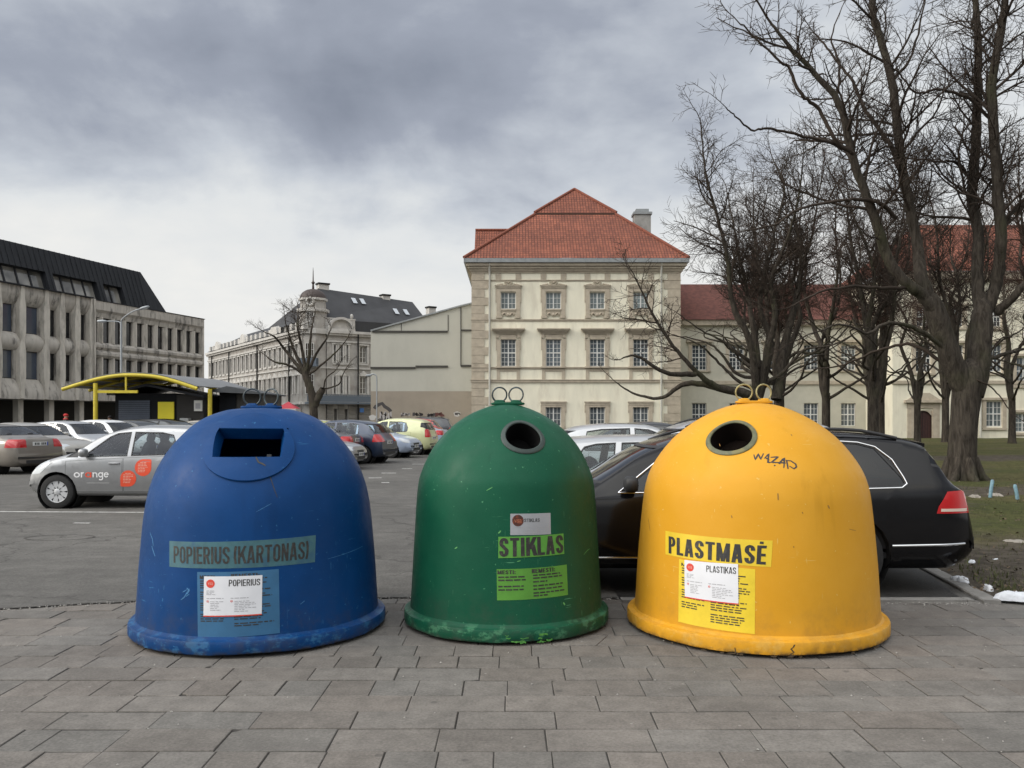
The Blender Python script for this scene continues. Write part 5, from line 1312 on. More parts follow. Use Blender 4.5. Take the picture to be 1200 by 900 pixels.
def build_kiosk():
    K = .045; Y = 45.0; x_ = lambda px: (px-600)*K; z_ = lambda py: 1.6-(py-490)*K
    b = empty('kiosk', (x_(185), Y, 0), 0, 'black kiosk with a blue grey roller shutter and a bright yellow panel', 'kiosk'); ox = x_(185)
    M_k = mat('black cladding', (.008, .009, .011), .8, spec=.2, var=.2, scale=3); M_k2 = mat('dark brown cladding', (.028, .026, .024), .8, var=.2, scale=4, stretch=(.4, 1, 6)); X = lambda px: x_(px)-ox
    g = MB(); g.box(X(135), X(206), 0, 4, 0, z_(461)); g.build('wall', M_k, b)
    g = MB(); g.box(X(206), X(238), .05, 4, 0, z_(462.5)); g.build('side_wall', M_k2, b)
    g = MB(); e = -.35; zp = z_(450); ze = z_(460.5)
    g.prism([(X(128.5), e, ze-.12), (X(174), e, zp-.12), (X(241), e, z_(464)-.1), (X(241), e, z_(463.5)), (X(174), e, zp), (X(128.5), e, ze)], (0, 4.6, 0)); g.build('roof', mat('blue black roof', (.014, .018, .027), .6, var=.2, scale=2), b)
    g = MB(); z = .35
    while z < z_(469.5): g.box(X(139.5), X(176), -.05, .0, z, min(z+.095, z_(469.3))); z += .11
    g.build('roller_shutter', mat('blue grey shutter', (.050, .064, .092), .55, var=.12, scale=3), b)
    MB().box(X(185.6), X(204.4), -.07, 0, .3, z_(471)).build('yellow_panel', mat('bright yellow panel', (.72, .62, .02), .5, var=.05, scale=2), b)
    g = MB(); g.box(X(227.8), X(237), -.06, .06, z_(481.8), z_(469.2), 0); g.box(X(229.5), X(235.4), -.066, -.055, z_(479), z_(472.5), 1); g.build('sign', [M_wframe, mat('grey print', (.2, .2, .2), .6)], b)
    g = MB(); g.box(X(214), X(224), -.4, .04, z_(499), z_(490)); g.build('meter_box', mat('grey box', (.30, .31, .31), .6, var=.1, scale=4), b)
    # second kiosk further right
    c = empty('kiosk', (x_(268), Y+1.0, 0), 0, 'brown and black shed under the right end of the canopy', 'kiosk'); o2 = x_(268)
    g = MB(); g.box(x_(249.5)-o2, x_(269)-o2, 0, 4, 0, z_(458)); g.build('dark_front', M_k, c)
    g = MB(); g.box(x_(269)-o2, x_(300)-o2, .1, 4, 0, z_(461)); g.build('wall', mat('brown grey cladding', (.050, .046, .040), .8, var=.2, scale=3), c)
    g = MB(); g.prism([(x_(243)-o2, -.5, z_(457)), (x_(262)-o2, -.5, z_(452)), (x_(303)-o2, -.5, z_(460)), (x_(303)-o2, -.5, z_(461.5)), (x_(243)-o2, -.5, z_(459))], (0, 5, 0)); g.build('roof', mat('dark felt roof', (.06, .065, .07), .8, var=.2, scale=2), c)
    # arched canopy
    M_y = mat('yellow painted steel', (.52, .42, .035), .45, var=.12, scale=3)
    a = empty('canopy', (x_(150), Y-1.5, 0), 0, 'arched yellow steel canopy over the kiosks', 'canopy'); o3 = x_(150); Ya = Y-1.5; K2 = Ya/1000
    pts = [(73, 456.4), (95, 449.5), (120, 443), (147, 439.6), (180, 441.2), (205, 447), (231, 455.6)]
    crv = catmull(pts, 6); w = lambda px, py: ((px-600)*K2-o3, 1.6-(py-490)*K2); D = Vector((.9, 6.5, 0))
    fr = [Vector((w(*p)[0], 0, w(*p)[1])) for p in crv]
    for i, t in enumerate((0, .33, .66, 1)):
        MB().tube([p+D*t for p in fr], .10 if i == 0 else .08, 8).build('arch_beam', M_y, a, smooth=60)
    g = MB(); n = len(fr); g.add([p+Vector((0, 0, .11)) for p in fr]+[p+D+Vector((0, 0, .11)) for p in fr]+[p+Vector((0, 0, .15)) for p in fr]+[p+D+Vector((0, 0, .15)) for p in fr],
        [(i, i+1, n+i+1, n+i) for i in range(n-1)]+[(2*n+i, 3*n+i, 3*n+i+1, 2*n+i+1) for i in range(n-1)]+[(i, 2*n+i, 2*n+i+1, i+1) for i in range(n-1)]+[(n+i, n+i+1, 3*n+i+1, 3*n+i) for i in range(n-1)]+[(0, n, 3*n, 2*n), (n-1, 3*n-1, 4*n-1, 2*n-1)])
    g.build('roof_sheet', mat('grey corrugated sheet', (.16, .165, .17), .6, var=.15, scale=2), a, smooth=30)
    g = MB()
    for t in (.15, .3, .45, .6, .75, .9):
        i = int(t*(n-1)); g.bar(fr[i], fr[i]+D, .06, .1)
    g.build('purlins', M_y, a)
    for px, k, r in ((112, 0, .11), (246, .14, .11)):
        x = (px-600)*(Ya+6.5*k)/1000-o3; MB().tube([(x, 6.5*k, 0), (x, 6.5*k, 1.6-((449 if px < 200 else 456)-490)*(Ya+6.5*k)/1000)], r, 12).build('post', M_y, a, smooth=50)
    x0 = w(112, 0)[0]; x1 = w(150, 0)[0]; zz = w(0, 459)[1]
    g = MB(); g.bar((x0, 0, zz), (x1+.5, 0, zz), .1, .14); g.bar((x1-.1, 0, zz), (x1-.1, 0, fr[18].z), .08, .08); g.build('tie_beam', M_y, a)
build_kiosk()
# ------------------------------------------------------------------ cars
def glass_mat(name, tint, fmin=.06):
    m = bpy.data.materials.new(name); m.use_nodes = True; nt = m.node_tree; N = nt.nodes; L = nt.links; N.remove(N['Principled BSDF'])
    t = N.new('ShaderNodeBsdfTransparent'); t.inputs[0].default_value = (*tint, 1)
    g = N.new('ShaderNodeBsdfGlossy'); g.inputs['Roughness'].default_value = .02; g.inputs[0].default_value = (.95, .97, 1, 1)
    lw = N.new('ShaderNodeFresnel'); lw.inputs[0].default_value = 1.5
    mx = N.new('ShaderNodeMixShader'); L.new(lw.outputs[0], mx.inputs[0]); L.new(t.outputs[0], mx.inputs[1]); L.new(g.outputs[0], mx.inputs[2])
    L.new(mx.outputs[0], N['Material Output'].inputs[0]); return m
M_glass = glass_mat('car glass', (.70, .76, .76)); M_darkglass = glass_mat('tinted glass', (.10, .115, .125))
M_farglass = mat('dark car window', (.030, .036, .040), .06, spec=.8)
M_tyre = mat('tyre rubber', (.018, .018, .018), .85, var=.3, scale=30)
M_rim = mat('wheel alloy', (.40, .40, .41), .38, metal=.6, var=.1, scale=20)
M_blacktrim = mat('black plastic', (.018, .018, .019), .55)
M_inter = mat('cabin trim', (.035, .034, .034), .8); M_seat = mat('seat cloth', (.045, .047, .055), .9, var=.2, scale=30)
M_chrome = mat('chrome', (.78, .79, .80), .12, metal=1)
M_tail = mat('tail lamp red', (.42, .008, .010), .12, coat=.6); M_tailpale = mat('tail lamp pale', (.62, .50, .42), .15, coat=.6)
M_head = mat('head lamp', (.50, .53, .55), .12, spec=.8, coat=.5)
M_plate = mat('number plate', (.62, .63, .62), .4); M_platetext = mat('number plate print', (.03, .03, .03), .5)

def paint(name, c, metal=.0, rough=.3, coat=.6):
    return mat(name, c, rough, metal=metal, var=.05, scale=3, coat=coat, spec=.5 if sum(c) > .05 else .28, tint=tuple(x*.8+.003 for x in c), tfac=.3, tscale=5)

SPEC = {
 'hatch_small': dict(L=3.54, W=.82, wb=2.42, fo=.56, wr=.300,
   top=[(0, .52), (.03, .64), (.12, .76), (.28, .85), (.62, .955), (.72, .985), (1.30, 1.33), (1.62, 1.43), (2.1, 1.478), (2.7, 1.465), (3.15, 1.40), (3.32, 1.30), (3.46, 1.0), (3.52, .8), (3.54, .62)],
   belt=[(0, .56), (.15, .70), (.6, .86), (1.0, .895), (2.0, .93), (3.1, .97), (3.54, .80)],
   glass=[[(.98, .905), (1.42, 1.265), (1.56, 1.33), (1.80, 1.352), (1.80, .922)], [(1.86, .925), (1.86, 1.352), (2.35, 1.345), (2.56, 1.30), (2.66, 1.10), (2.64, .97), (2.58, .945)]],
   quarter=[[(.70, .90), (.78, .97), (.93, 1.06), (.93, .902)]],
   ws=(.76, 1.00, 1.55, 1.41), rw=(3.28, 1.30, 3.47, 1.02),
   doors=[[(.72, .30), (.72, .84), (1.72, .895), (1.72, .30)], [(1.735, .30), (1.735, .896), (2.78, .94), (2.80, .72), (2.62, .50), (2.50, .30)]],
   head=[(.06, .60), (.10, .72), (.40, .86), (.46, .80), (.26, .62)], tail=[(3.36, .74), (3.33, 1.05), (3.8, 1.05), (3.8, .74)], handles=[(1.58, .80), (2.62, .835)]),
 'hatch': dict(L=4.05, W=.86, wb=2.51, fo=.82, wr=.315,
   top=[(0, .50), (.04, .64), (.22, .77), (.85, .92), (1.02, .96), (1.68, 1.35), (2.0, 1.425), (2.5, 1.445), (3.2, 1.40), (3.52, 1.31), (3.80, 1.02), (3.92, .90), (4.02, .75), (4.05, .55)],
   belt=[(0, .56), (.2, .70), (.9, .87), (1.4, .90), (2.6, .935), (3.5, .97), (4.05, .72)],
   glass=[[(1.36, .925), (1.74, 1.26), (1.95, 1.335), (2.22, 1.355), (2.22, .93)], [(2.30, .935), (2.30, 1.356), (2.85, 1.34), (3.12, 1.30), (3.20, .98), (3.15, .955)]],
   quarter=[], ws=(1.06, .985, 1.66, 1.34), rw=(3.50, 1.31, 3.80, 1.01),
   doors=[[(1.22, .28), (1.22, .86), (2.25, .90), (2.25, .28)], [(2.265, .28), (2.265, .90), (3.10, .93), (3.12, .75), (2.98, .52), (2.82, .28)]],
   head=[(.05, .60), (.12, .72), (.44, .82), (.50, .76), (.26, .62)], tail=[(3.70, .74), (3.74, .98), (4.2, .98), (4.2, .74)], handles=[(2.1, .81), (2.98, .84)]),
 'sedan': dict(L=4.58, W=.90, wb=2.71, fo=.90, wr=.325,
   top=[(0, .50), (.05, .65), (.3, .77), (1.15, .93), (1.27, .965), (2.0, 1.33), (2.35, 1.405), (2.8, 1.428), (3.2, 1.39), (3.95, 1.09), (4.08, 1.05), (4.48, 1.02), (4.54, .94), (4.58, .62)],
   belt=[(0, .56), (.3, .72), (1.2, .88), (2.2, .91), (3.4, .945), (4.2, .95), (4.58, .78)],
   glass=[[(1.62, .93), (2.05, 1.25), (2.28, 1.32), (2.52, 1.34), (2.55, .935)], [(2.63, .94), (2.61, 1.34), (3.0, 1.32), (3.32, 1.22), (3.60, 1.03), (3.55, .965)]],
   quarter=[], ws=(1.33, 1.0, 1.95, 1.31), rw=(3.28, 1.36, 3.92, 1.10),
   doors=[[(1.42, .28), (1.42, .87), (2.58, .915), (2.58, .28)], [(2.595, .28), (2.595, .915), (3.60, .94), (3.55, .75), (3.34, .52), (3.12, .28)]],
   head=[(.06, .58), (.12, .72), (.5, .80), (.55, .74), (.3, .60)], tail=[(4.22, .76), (4.26, .99), (4.8, .99), (4.8, .76)], handles=[(2.42, .82), (3.44, .85)]),
 'wagon': dict(L=4.80, W=.91, wb=2.71, fo=.93, wr=.335,
   top=[(0, .50), (.05, .66), (.25, .77), (1.12, .93), (1.27, .97), (2.02, 1.36), (2.4, 1.45), (2.9, 1.485), (3.6, 1.478), (4.2, 1.435), (4.36, 1.395), (4.42, 1.36), (4.62, 1.01), (4.69, .955), (4.74, .82), (4.78, .68), (4.80, .55)],
   belt=[(0, .56), (.3, .72), (1.2, .87), (2.2, .895), (3.4, .93), (4.5, .965), (4.69, .93), (4.76, .74), (4.80, .52)],
   glass=[[(1.62, .918), (2.06, 1.26), (2.30, 1.355), (2.56, 1.385), (2.60, .92)], [(2.68, .925), (2.65, 1.388), (3.1, 1.395), (3.48, 1.385), (3.53, .945)], [(3.60, .95), (3.55, 1.385), (3.80, 1.37), (3.95, 1.33), (4.15, 1.06), (4.17, 1.0), (4.12, .965)]],
   quarter=[], ws=(1.33, 1.0, 1.97, 1.335), rw=(4.42, 1.33, 4.59, 1.02),
   doors=[[(1.42, .28), (1.42, .86), (2.64, .905), (2.64, .28)], [(2.655, .28), (2.655, .905), (3.62, .93), (3.58, .75), (3.38, .52), (3.16, .28)]],
   head=[(.06, .60), (.12, .72), (.52, .80), (.56, .74), (.3, .61)], tail=[(4.41, .735), (4.43, .80), (4.52, .93), (5.0, .955), (5.0, .735)], handles=[(2.46, .81), (3.48, .84)]),
}
def spec_scaled(k, L=None, H=1.0):
    s = SPEC[k]; f = (L or s['L'])/s['L']
    def pz(z): return z if z < .5 else .5+(z-.5)*H
    def q(l): return [(d*f, pz(z)) for d, z in l]
    o = dict(s); o.update(L=s['L']*f, wb=s['wb']*f, fo=s['fo']*f, top=q(s['top']), belt=q(s['belt']), glass=[q(g) for g in s['glass']], quarter=[q(g) for g in s['quarter']],
             doors=[q(g) for g in s['doors']], head=q(s['head']), tail=q(s['tail']), handles=q(s['handles']),
             ws=(s['ws'][0]*f, pz(s['ws'][1]), s['ws'][2]*f, pz(s['ws'][3])), rw=(s['rw'][0]*f, pz(s['rw'][1]), s['rw'][2]*f, pz(s['rw'][3])))
    return o

def car_section(sp, d):
    L = sp['L']; W_ = sp['W']
    zt = float(pchip(*zip(*sp['top']), np.array([d]))[0]); zb = float(pchip(*zip(*sp['belt']), np.array([d]))[0])
    ex = min(d, L-d); rear = d > L/2
    k = min(1, ex/(.55 if not rear else .40)); w = W_*(1-(.20 if not rear else .13)*(1-k)**2.2)
    zl = .21+.10*(1-min(1, ex/.28))**1.5
    zb = min(zb, zt-.03); h = zt-zb
    wt = max(.5*w, .962*w-.40*h)*(1 if h > .15 else 1-.05*(1-h/.15))
    c = min(.075, h*.55)
    pts = [(0, zl), (.62*w, zl), (.88*w, zl+.015), (.955*w, zl+.07), (.985*w, zl+.18), (.998*w, zl+.42*(zb-zl)), (1.0*w, zl+.62*(zb-zl)), (.99*w, zl+.86*(zb-zl)), (.962*w, zb)]
    for t in (.12, .35, .62, .85): pts.append((.962*w+(wt-.962*w)*(t**1.06), zb+(zt-c-zb)*t))
    pts += [(wt, zt-c), (.94*wt, zt-c*.62), (.82*wt, zt-c*.36), (.55*wt, zt-c*.12), (0, zt)]
    return pts

def car_body(sp, n):
    ds = set(np.linspace(0, sp['L'], n).round(4)) | {round(d, 4) for d, _ in sp['top'] if 0 < d < sp['L']}
    ds = sorted(ds); ds = [d for i, d in enumerate(ds) if i == 0 or d-ds[i-1] > .012]
    L = sp['L']; vs = []; fs = []; secs = [car_section(sp, d) for d in ds]; k = len(secs[0]); ring = 2*k-2
    for d, s in zip(ds, secs):
        x = L/2-d
        for (y, z) in s: vs.append((x, y, z))
        for (y, z) in s[-2:0:-1]: vs.append((x, -y, z))
    for i in range(len(ds)-1):
        for j in range(ring): fs.append((i*ring+j, i*ring+(j+1) % ring, (i+1)*ring+(j+1) % ring, (i+1)*ring+j))
    for base, flip in ((0, True), ((len(ds)-1)*ring, False)):
        for j in range(k-1):
            a, b = base+j, base+j+1; a2 = base+(ring-j) % ring; b2 = base+(ring-j-1) % ring
            f = [a, b, b2, a2]; f = list(dict.fromkeys(f))
            fs.append(tuple(f if not flip else f[::-1]))
    bm = bmesh.new(); V = [bm.verts.new(v) for v in vs]
    for f in fs: bm.faces.new([V[i] for i in f])
    bmesh.ops.recalc_face_normals(bm, faces=bm.faces); bm.normal_update(); return bm

def region(bm, planes, lo, hi, extra=None):
    """cut the mesh along every plane inside the box lo..hi and return the faces within all planes"""
    lo = Vector(lo); hi = Vector(hi)
    def cand():
        out = []
        for f in bm.faces:
            ok = True
            for i in range(3):
                c = [v.co[i] for v in f.verts]
                if max(c) < lo[i] or min(c) > hi[i]: ok = False; break
            if ok and (extra is None or extra(f)): out.append(f)
        return out
    fs = cand()
    for co, no in planes:
        es = list({e for f in fs for e in f.edges}); vv = list({v for f in fs for v in f.verts})
        r = bmesh.ops.bisect_plane(bm, geom=vv+es+fs, plane_co=co, plane_no=no, dist=1e-5)
        fs = [g for g in r['geom'] if isinstance(g, bmesh.types.BMFace)]
    res = []
    for f in fs:
        f.normal_update(); c = f.calc_center_median()
        if all((c-co).dot(no) < 1e-4 for co, no in planes) and all(lo[i] <= c[i] <= hi[i] for i in range(3)): res.append(f)
    return res

def poly_planes(pts, ax):
    """outward planes of a convex outline; ax='y': outline in x,z ; ax='x': outline in y,z"""
    n = len(pts); cx = sum(p[0] for p in pts)/n; cz = sum(p[1] for p in pts)/n; out = []
    for i in range(n):
        a, b = pts[i], pts[(i+1) % n]; dx, dz = b[0]-a[0], b[1]-a[1]
        nx, nz = dz, -dx
        if (cx-a[0])*nx+(cz-a[1])*nz > 0: nx, nz = -nx, -nz
        l = math.hypot(nx, nz)
        if l < 1e-9: continue
        out.append((Vector((a[0], 0, a[1])), Vector((nx/l, 0, nz/l))) if ax == 'y' else (Vector((0, a[0], a[1])), Vector((0, nx/l, nz/l))))
    return out

def shrink(planes, e): return [(co-no*e, no) for co, no in planes]

def ring_mark(bm, pl, ins, lo, hi, cond, mi):
    for f in region(bm, [], lo, hi, cond):
        c = f.calc_center_median()
        if f not in ins and all((c-co).dot(no) < 1e-4 for co, no in pl): f.material_index = mi

def take(bm, faces, push=0.0, remove=True):
    """lift faces out of the body as mesh data (verts, faces), pushed along their normals"""
    idx = {}; vs = []; fs = []
    for f in faces:
        r = []
        for v in f.verts:
            if v not in idx: idx[v] = len(vs); vs.append(v.co+v.normal*push)
            r.append(idx[v])
        fs.append(r)
    if remove: bmesh.ops.delete(bm, geom=faces, context='FACES')
    return vs, fs

def make_wheel(parent, x, y, r, side, rimmat, style, near):
    Mx = Matrix.Rotation(R(90), 3, 'X')     # axle along y
    w = .195; n = 40 if near else 20
    g = MB(); rr = r*.66
    g.lathe([(rr-.01, -w*.42), (rr, -w*.5), (r-.035, -w*.5), (r-.012, -w*.44), (r, -w*.3), (r, w*.3), (r-.012, w*.44), (r-.035, w*.5), (rr, w*.5), (rr-.01, w*.42)], n, 0, (0, 0, 0), Mx)
    o = g.build('wheel', M_tyre, parent, smooth=35); o.location = (x, y, r)
    h = MB(); s = side
    f = w*.40*s
    h.lathe([(rr*1.0, f*1.08), (rr*.93, f*1.02), (rr*.90, f*.55), (rr*.86, f*.3), (.01, f*.3)], n, 1, (0, 0, 0), Matrix.Rotation(R(-90), 3, 'X'))
    h.lathe([(rr*1.0, f*1.08), (rr*.955, f*1.1), (rr*.90, f*.92)], n, 0, (0, 0, 0), Matrix.Rotation(R(-90), 3, 'X'))
    k = {'split': 9, 'five': 5, 'cap': 8}[style]
    for i in range(k):
        a = 2*math.pi*i/k; u = Vector((math.cos(a), 0, math.sin(a))); t = Vector((-math.sin(a), 0, math.cos(a))); yy = Vector((0, f*.98, 0)); y2 = Vector((0, f*.5, 0))
        if style == 'five': w0, w1 = .045, .03
        elif style == 'split': w0, w1 = .030, .046
        else: w0, w1 = .03, .055
        a0, a1 = u*rr*.16, u*rr*.94
        h.add([a0-t*w0+yy, a0+t*w0+yy, a1+t*w1+yy, a1-t*w1+yy, a0-t*w0+y2, a0+t*w0+y2, a1+t*w1+y2, a1-t*w1+y2], [(0, 1, 2, 3), (0, 3, 7, 4), (1, 5, 6, 2), (3, 2, 6, 7)], 0)
    h.lathe([(rr*.30, f*.5), (rr*.30, f*.96), (rr*.24, f*1.04), (.004, f*1.06)], 18, 0, (0, 0, 0), Matrix.Rotation(R(-90), 3, 'X'))
    h.build('rim', [rimmat, M_under], o, smooth=30)

def car(kind, name, label, cat, loc, heading, body, L=None, H=1.0, near=1, rim='five', glass=None, wheels=(1, 1), chrome=False, rails=None, group='parked cars', rimmat=None, plates=True, sunroof=False):
    """heading: compass-free unit direction (x, y) of the nose; loc: middle of the car on the ground"""
    sp = spec_scaled(kind, L, H); L = sp['L']; W_ = sp['W']
    root = empty(name, loc, math.atan2(heading[1], heading[0]), label, cat, group)
    bm = car_body(sp, 60 if near == 2 else 34 if near == 1 else 22)
    X = lambda d: L/2-d
    full = BVHTree.FromBMesh(bm)
    def ysurf(x, z, s=1):
        h = full.ray_cast(Vector((x, 3*s, z)), Vector((0, -s, 0))); return h[0].y if h[0] else W_*s
    def side_pt(d, z, s, off=0.0): return Vector((X(d), ysurf(X(d), z, s)+off*s, z))
    glass = glass or (M_glass if near else M_farglass)
    zt = max(z for _, z in sp['top'])
    mats_b = [body, M_under, M_blacktrim]
    jobs = []
    up = lambda f: f.calc_center_median().z > .6
    for s in (1, -1):
        nm = (lambda f, s=s: f.normal.y*s > .25)
        for gi, poly in enumerate(sp['glass']+sp['quarter']):
            pts = [(X(d), z) for d, z in poly]; pl = poly_planes(pts, 'y'); xs = [p[0] for p in pts]; zs = [p[1] for p in pts]
            ys = (.3, 1.5) if s > 0 else (-1.5, -.3)
            lo = (min(xs)-.02, ys[0], min(zs)-.02); hi = (max(xs)+.02, ys[1], max(zs)+.02)
            fs = region(bm, pl, lo, hi, nm)
            if near:
                inn = region(bm, shrink(pl, .018), lo, hi, nm); ins = set(inn)
                ring_mark(bm, pl, ins, lo, hi, nm, 2); fs = inn      # ring between the two outlines is rubber
            jobs.append(('side_window', take(bm, fs, -.006), M_blacktrim if gi >= len(sp['glass']) else glass))
        # lamps
        for nm_, poly, m in (('headlight', sp['head'], M_head), ('tail_light', sp['tail'], M_tail)):
            pts = [(X(d), z) for d, z in poly]; pl = poly_planes(pts, 'y')+[(Vector((0, s*.52*W_, 0)), Vector((0, -s, 0)))]
            xs = [p[0] for p in pts]; zs = [p[1] for p in pts]; ys = (.45*W_, 1.5) if s > 0 else (-1.5, -.45*W_)
            fs = region(bm, pl, (min(xs)-.02, ys[0], min(zs)-.02), (max(xs)+.02, ys[1], max(zs)+.02))
            jobs.append((nm_, take(bm, fs, .003), m))
        # wheel arches
        for d in (sp['fo'], sp['fo']+sp['wb']):
            r = sp['wr']+.055; pts = [(X(d)+r*math.cos(a), sp['wr']+r*math.sin(a)) for a in np.linspace(0, 2*math.pi, 20 if near else 12, endpoint=False)]
            pl = poly_planes(pts, 'y'); ys = (.3, 1.5) if s > 0 else (-1.5, -.3)
            fs = region(bm, pl, (X(d)-r-.02, ys[0], 0), (X(d)+r+.02, ys[1], sp['wr']+r+.02))
            bmesh.ops.delete(bm, geom=fs, context='FACES')
    # windscreen and rear window: bands between two heights, bounded by the pillars
    for nm_, (d0, z0, d1, z1), fwd in (('windscreen', sp['ws'], 1), ('rear_window', sp['rw'], -1)):
        w0 = W_*.86; w1 = max(W_*.5, W_*.92-.40*(z1-z0)-.03)*.93
        lo_, hi_ = (z0, z1) if z0 < z1 else (z1, z0)
        if z0 > z1: w0, w1 = w1, w0*.92
        pts = [(-w0, z0), (w0, z0), (w1, z1), (-w1, z1)] if z0 < z1 else [(-w1, z1), (w1, z1), (w0, z0), (-w0, z0)]
        pl = poly_planes(pts, 'x'); xs = sorted((X(d0), X(d1)))
        ff = (lambda f: f.normal.x*fwd > .12 and f.normal.z > .02)
        fs = region(bm, pl, (xs[0]-.25, -1.2, lo_-.02), (xs[1]+.25, 1.2, hi_+.02), ff)
        if near:
            inn = region(bm, shrink(pl, .02), (xs[0]-.25, -1.2, lo_-.02), (xs[1]+.25, 1.2, hi_+.02), ff)
            ring_mark(bm, pl, set(inn), (xs[0]-.25, -1.2, lo_-.02), (xs[1]+.25, 1.2, hi_+.02), ff, 2); fs = inn
        jobs.append((nm_, take(bm, fs, -.006), glass))
    # lower grille / bumper insets front and rear
    for (ya, yb, za, zb_, fwd) in ((-.34, .34, .50, .60, 1), (-.42, .42, .27, .40, 1), (-.5, .5, .30, .40, -1)):
        pts = [(ya, za), (yb, za), (yb, zb_), (ya, zb_)]; x0 = L/2*fwd
        fs = region(bm, poly_planes(pts, 'x'), (x0-.2, -1, za-.02), (x0+.2, 1, zb_+.02), lambda f: f.normal.x*fwd > .5)
        for f in fs: f.material_index = 2
    # doors: panels in their own right inside a dark gap
    if near:
        for s in (1, -1):
            nm = (lambda f, s=s: f.normal.y*s > .25)
            for poly in sp['doors']:
                pts = [(X(d), z) for d, z in poly]; pl = poly_planes(pts, 'y'); xs = [p[0] for p in pts]; zs = [p[1] for p in pts]; ys = (.4, 1.5) if s > 0 else (-1.5, -.4)
                lo = (min(xs)-.02, ys[0], min(zs)-.02); hi = (max(xs)+.02, ys[1], max(zs)+.02)
                region(bm, pl, lo, hi, nm); inn = region(bm, shrink(pl, .005), lo, hi, nm); ins = set(inn)
                ring_mark(bm, pl, ins, lo, hi, nm, 1)
                jobs.append(('door', take(bm, inn, 0), body))
    # body
    me = bpy.data.meshes.new('body'); bm.normal_update()
    if near:
        inner = bm.copy()
    bm.to_mesh(me)
    for m in mats_b: me.materials.append(m)
    me.polygons.foreach_set('use_smooth', [True]*len(me.polygons)); me.set_sharp_from_angle(angle=R(38)); link_mesh(me, 'body', root)
    doors = []
    for nm_, (vs, fs), m in jobs:
        if not fs: continue
        g = MB().add(vs, fs); o = g.build(nm_, m, root, smooth=38)
        if nm_ == 'door': doors.append((o, vs))
    # handles belong to their doors
    if near:
        for i, (o, vs) in enumerate(doors):
            s = 1 if sum(v[1] for v in vs) > 0 else -1; d, z = sp['handles'][i % len(sp['doors'])]
            p = side_pt(d, z, s); g = MB()
            g.blob((p.x, p.y+.022*s, p.z), .10, .014, .016, 3, 14, 8); g.blob((p.x+.085, p.y+.008*s, p.z), .014, .02, .013, 3, 10, 6); g.blob((p.x-.085, p.y+.008*s, p.z), .014, .02, .013, 3, 10, 6)
            g.build('handle', body if not chrome else M_chrome, o, smooth=50)
    # underside, wheel wells and cabin lining
    g = MB(); g.box(-L/2+.35, L/2-.35, -W_*.55, W_*.55, .20, .30)
    for d in (sp['fo'], sp['fo']+sp['wb']):
        for s in (1, -1):
            r = sp['wr']+.062
            g.lathe([(r, .0), (r, -.36*s), (.01, -.36*s)], 24, 0, (X(d), s*(W_-.06), sp['wr']), Matrix.Rotation(R(-90), 3, 'X'))
    g.build('underbody', M_under, root)
    if near:
        g = MB(); vs = []; idx = {}
        inner.normal_update(); fs = []
        for f in inner.faces:
            c = f.calc_center_median()
            if c.z < .36 : continue
            r = []
            for v in f.verts:
                if v not in idx: idx[v] = len(vs); vs.append(v.co-v.normal*.022)
                r.append(idx[v])
            fs.append(r[::-1])
        g.add(vs, fs); zs = sp['belt'][3][1]
        g.box(X(sp['ws'][0]+.05)-.02, X(sp['ws'][0]+.05)+.02, -.7*W_, .7*W_, .3, zs)
        g.add([(X(sp['ws'][0]+.02), -.8*W_, zs+.03), (X(sp['ws'][0]+.02), .8*W_, zs+.03), (X(sp['ws'][0]+.62), .8*W_, zs+.0), (X(sp['ws'][0]+.62), -.8*W_, zs+.0), (X(sp['ws'][0]+.62), -.8*W_, zs-.25), (X(sp['ws'][0]+.62), .8*W_, zs-.25)], [(0, 1, 2, 3), (3, 2, 5, 4)])
        for s in (1, -1):
            g.add([(X(sp['ws'][0]+.3), s*.86*W_, .4), (X(L-.5), s*.86*W_, .4), (X(L-.5), s*.86*W_, zs), (X(sp['ws'][0]+.3), s*.86*W_, zs-.02)], [(0, 1, 2, 3)])
        g.box(-L/2+.4, L/2-.9, -.85*W_, .85*W_, .31, .36)
        inner.free()
        cab = g.build('cabin', M_inter, root)
        f0 = sp['ws'][0]+1.05*(L/4.2)
        for s in (1, -1):
            q = MB(); Mx = Matrix.Rotation(R(-14), 3, 'Y'); y = s*.40*W_
            q.blob((X(f0), y, .52), .26, .23, .10, 3.5); q.blob((X(f0+.30), y, .86), .075, .22, .34, 3.2, M=Mx); q.blob((X(f0+.38), y, 1.24*min(1, H)), .045, .13, .085, 3, M=Mx)
            q.build('seat', M_seat, root, smooth=60)
        q = MB(); q.blob((X(f0+.95), 0, .52), .24, .62*W_/.86, .10, 4); q.blob((X(f0+1.22), 0, .80), .07, .62*W_/.86, .28, 4, M=Matrix.Rotation(R(-14), 3, 'Y'))
        for y in (-.36, .36): q.blob((X(f0+1.31), y, 1.10*min(1, H)), .04, .11, .07, 3)
        q.build('rear_seat', M_seat, root, smooth=60)
        q = MB(); q.torus((X(f0-.42), .36, .95), .18, .014, 'X', 28, 8, M=Matrix.Rotation(R(-25), 3, 'Y')); q.bar((X(f0-.42), .19, .95), (X(f0-.42), .53, .95), .02, .03)
        q.build('steering_wheel', M_inter, root, smooth=60)
    # mirrors
    for s in (1, -1):
        d = sp['glass'][0][0][0]+.10; z = sp['glass'][0][0][1]+.075; p = side_pt(d, z, s); g = MB()
        g.blob((p.x, p.y+.15*s, z+.01), .065, .105, .075, 3, 14, 8); g.blob((p.x, p.y+.04*s, z-.045), .03, .06, .022, 3, 10, 6)
        g.build('mirror', body if not chrome else M_blacktrim, root, smooth=50)
    # wheels
    for d in (sp['fo'], sp['fo']+sp['wb']):
        for s in (1, -1): make_wheel(root, X(d), s*(W_-.115), sp['wr'], s, rimmat or M_rim, rim, near)
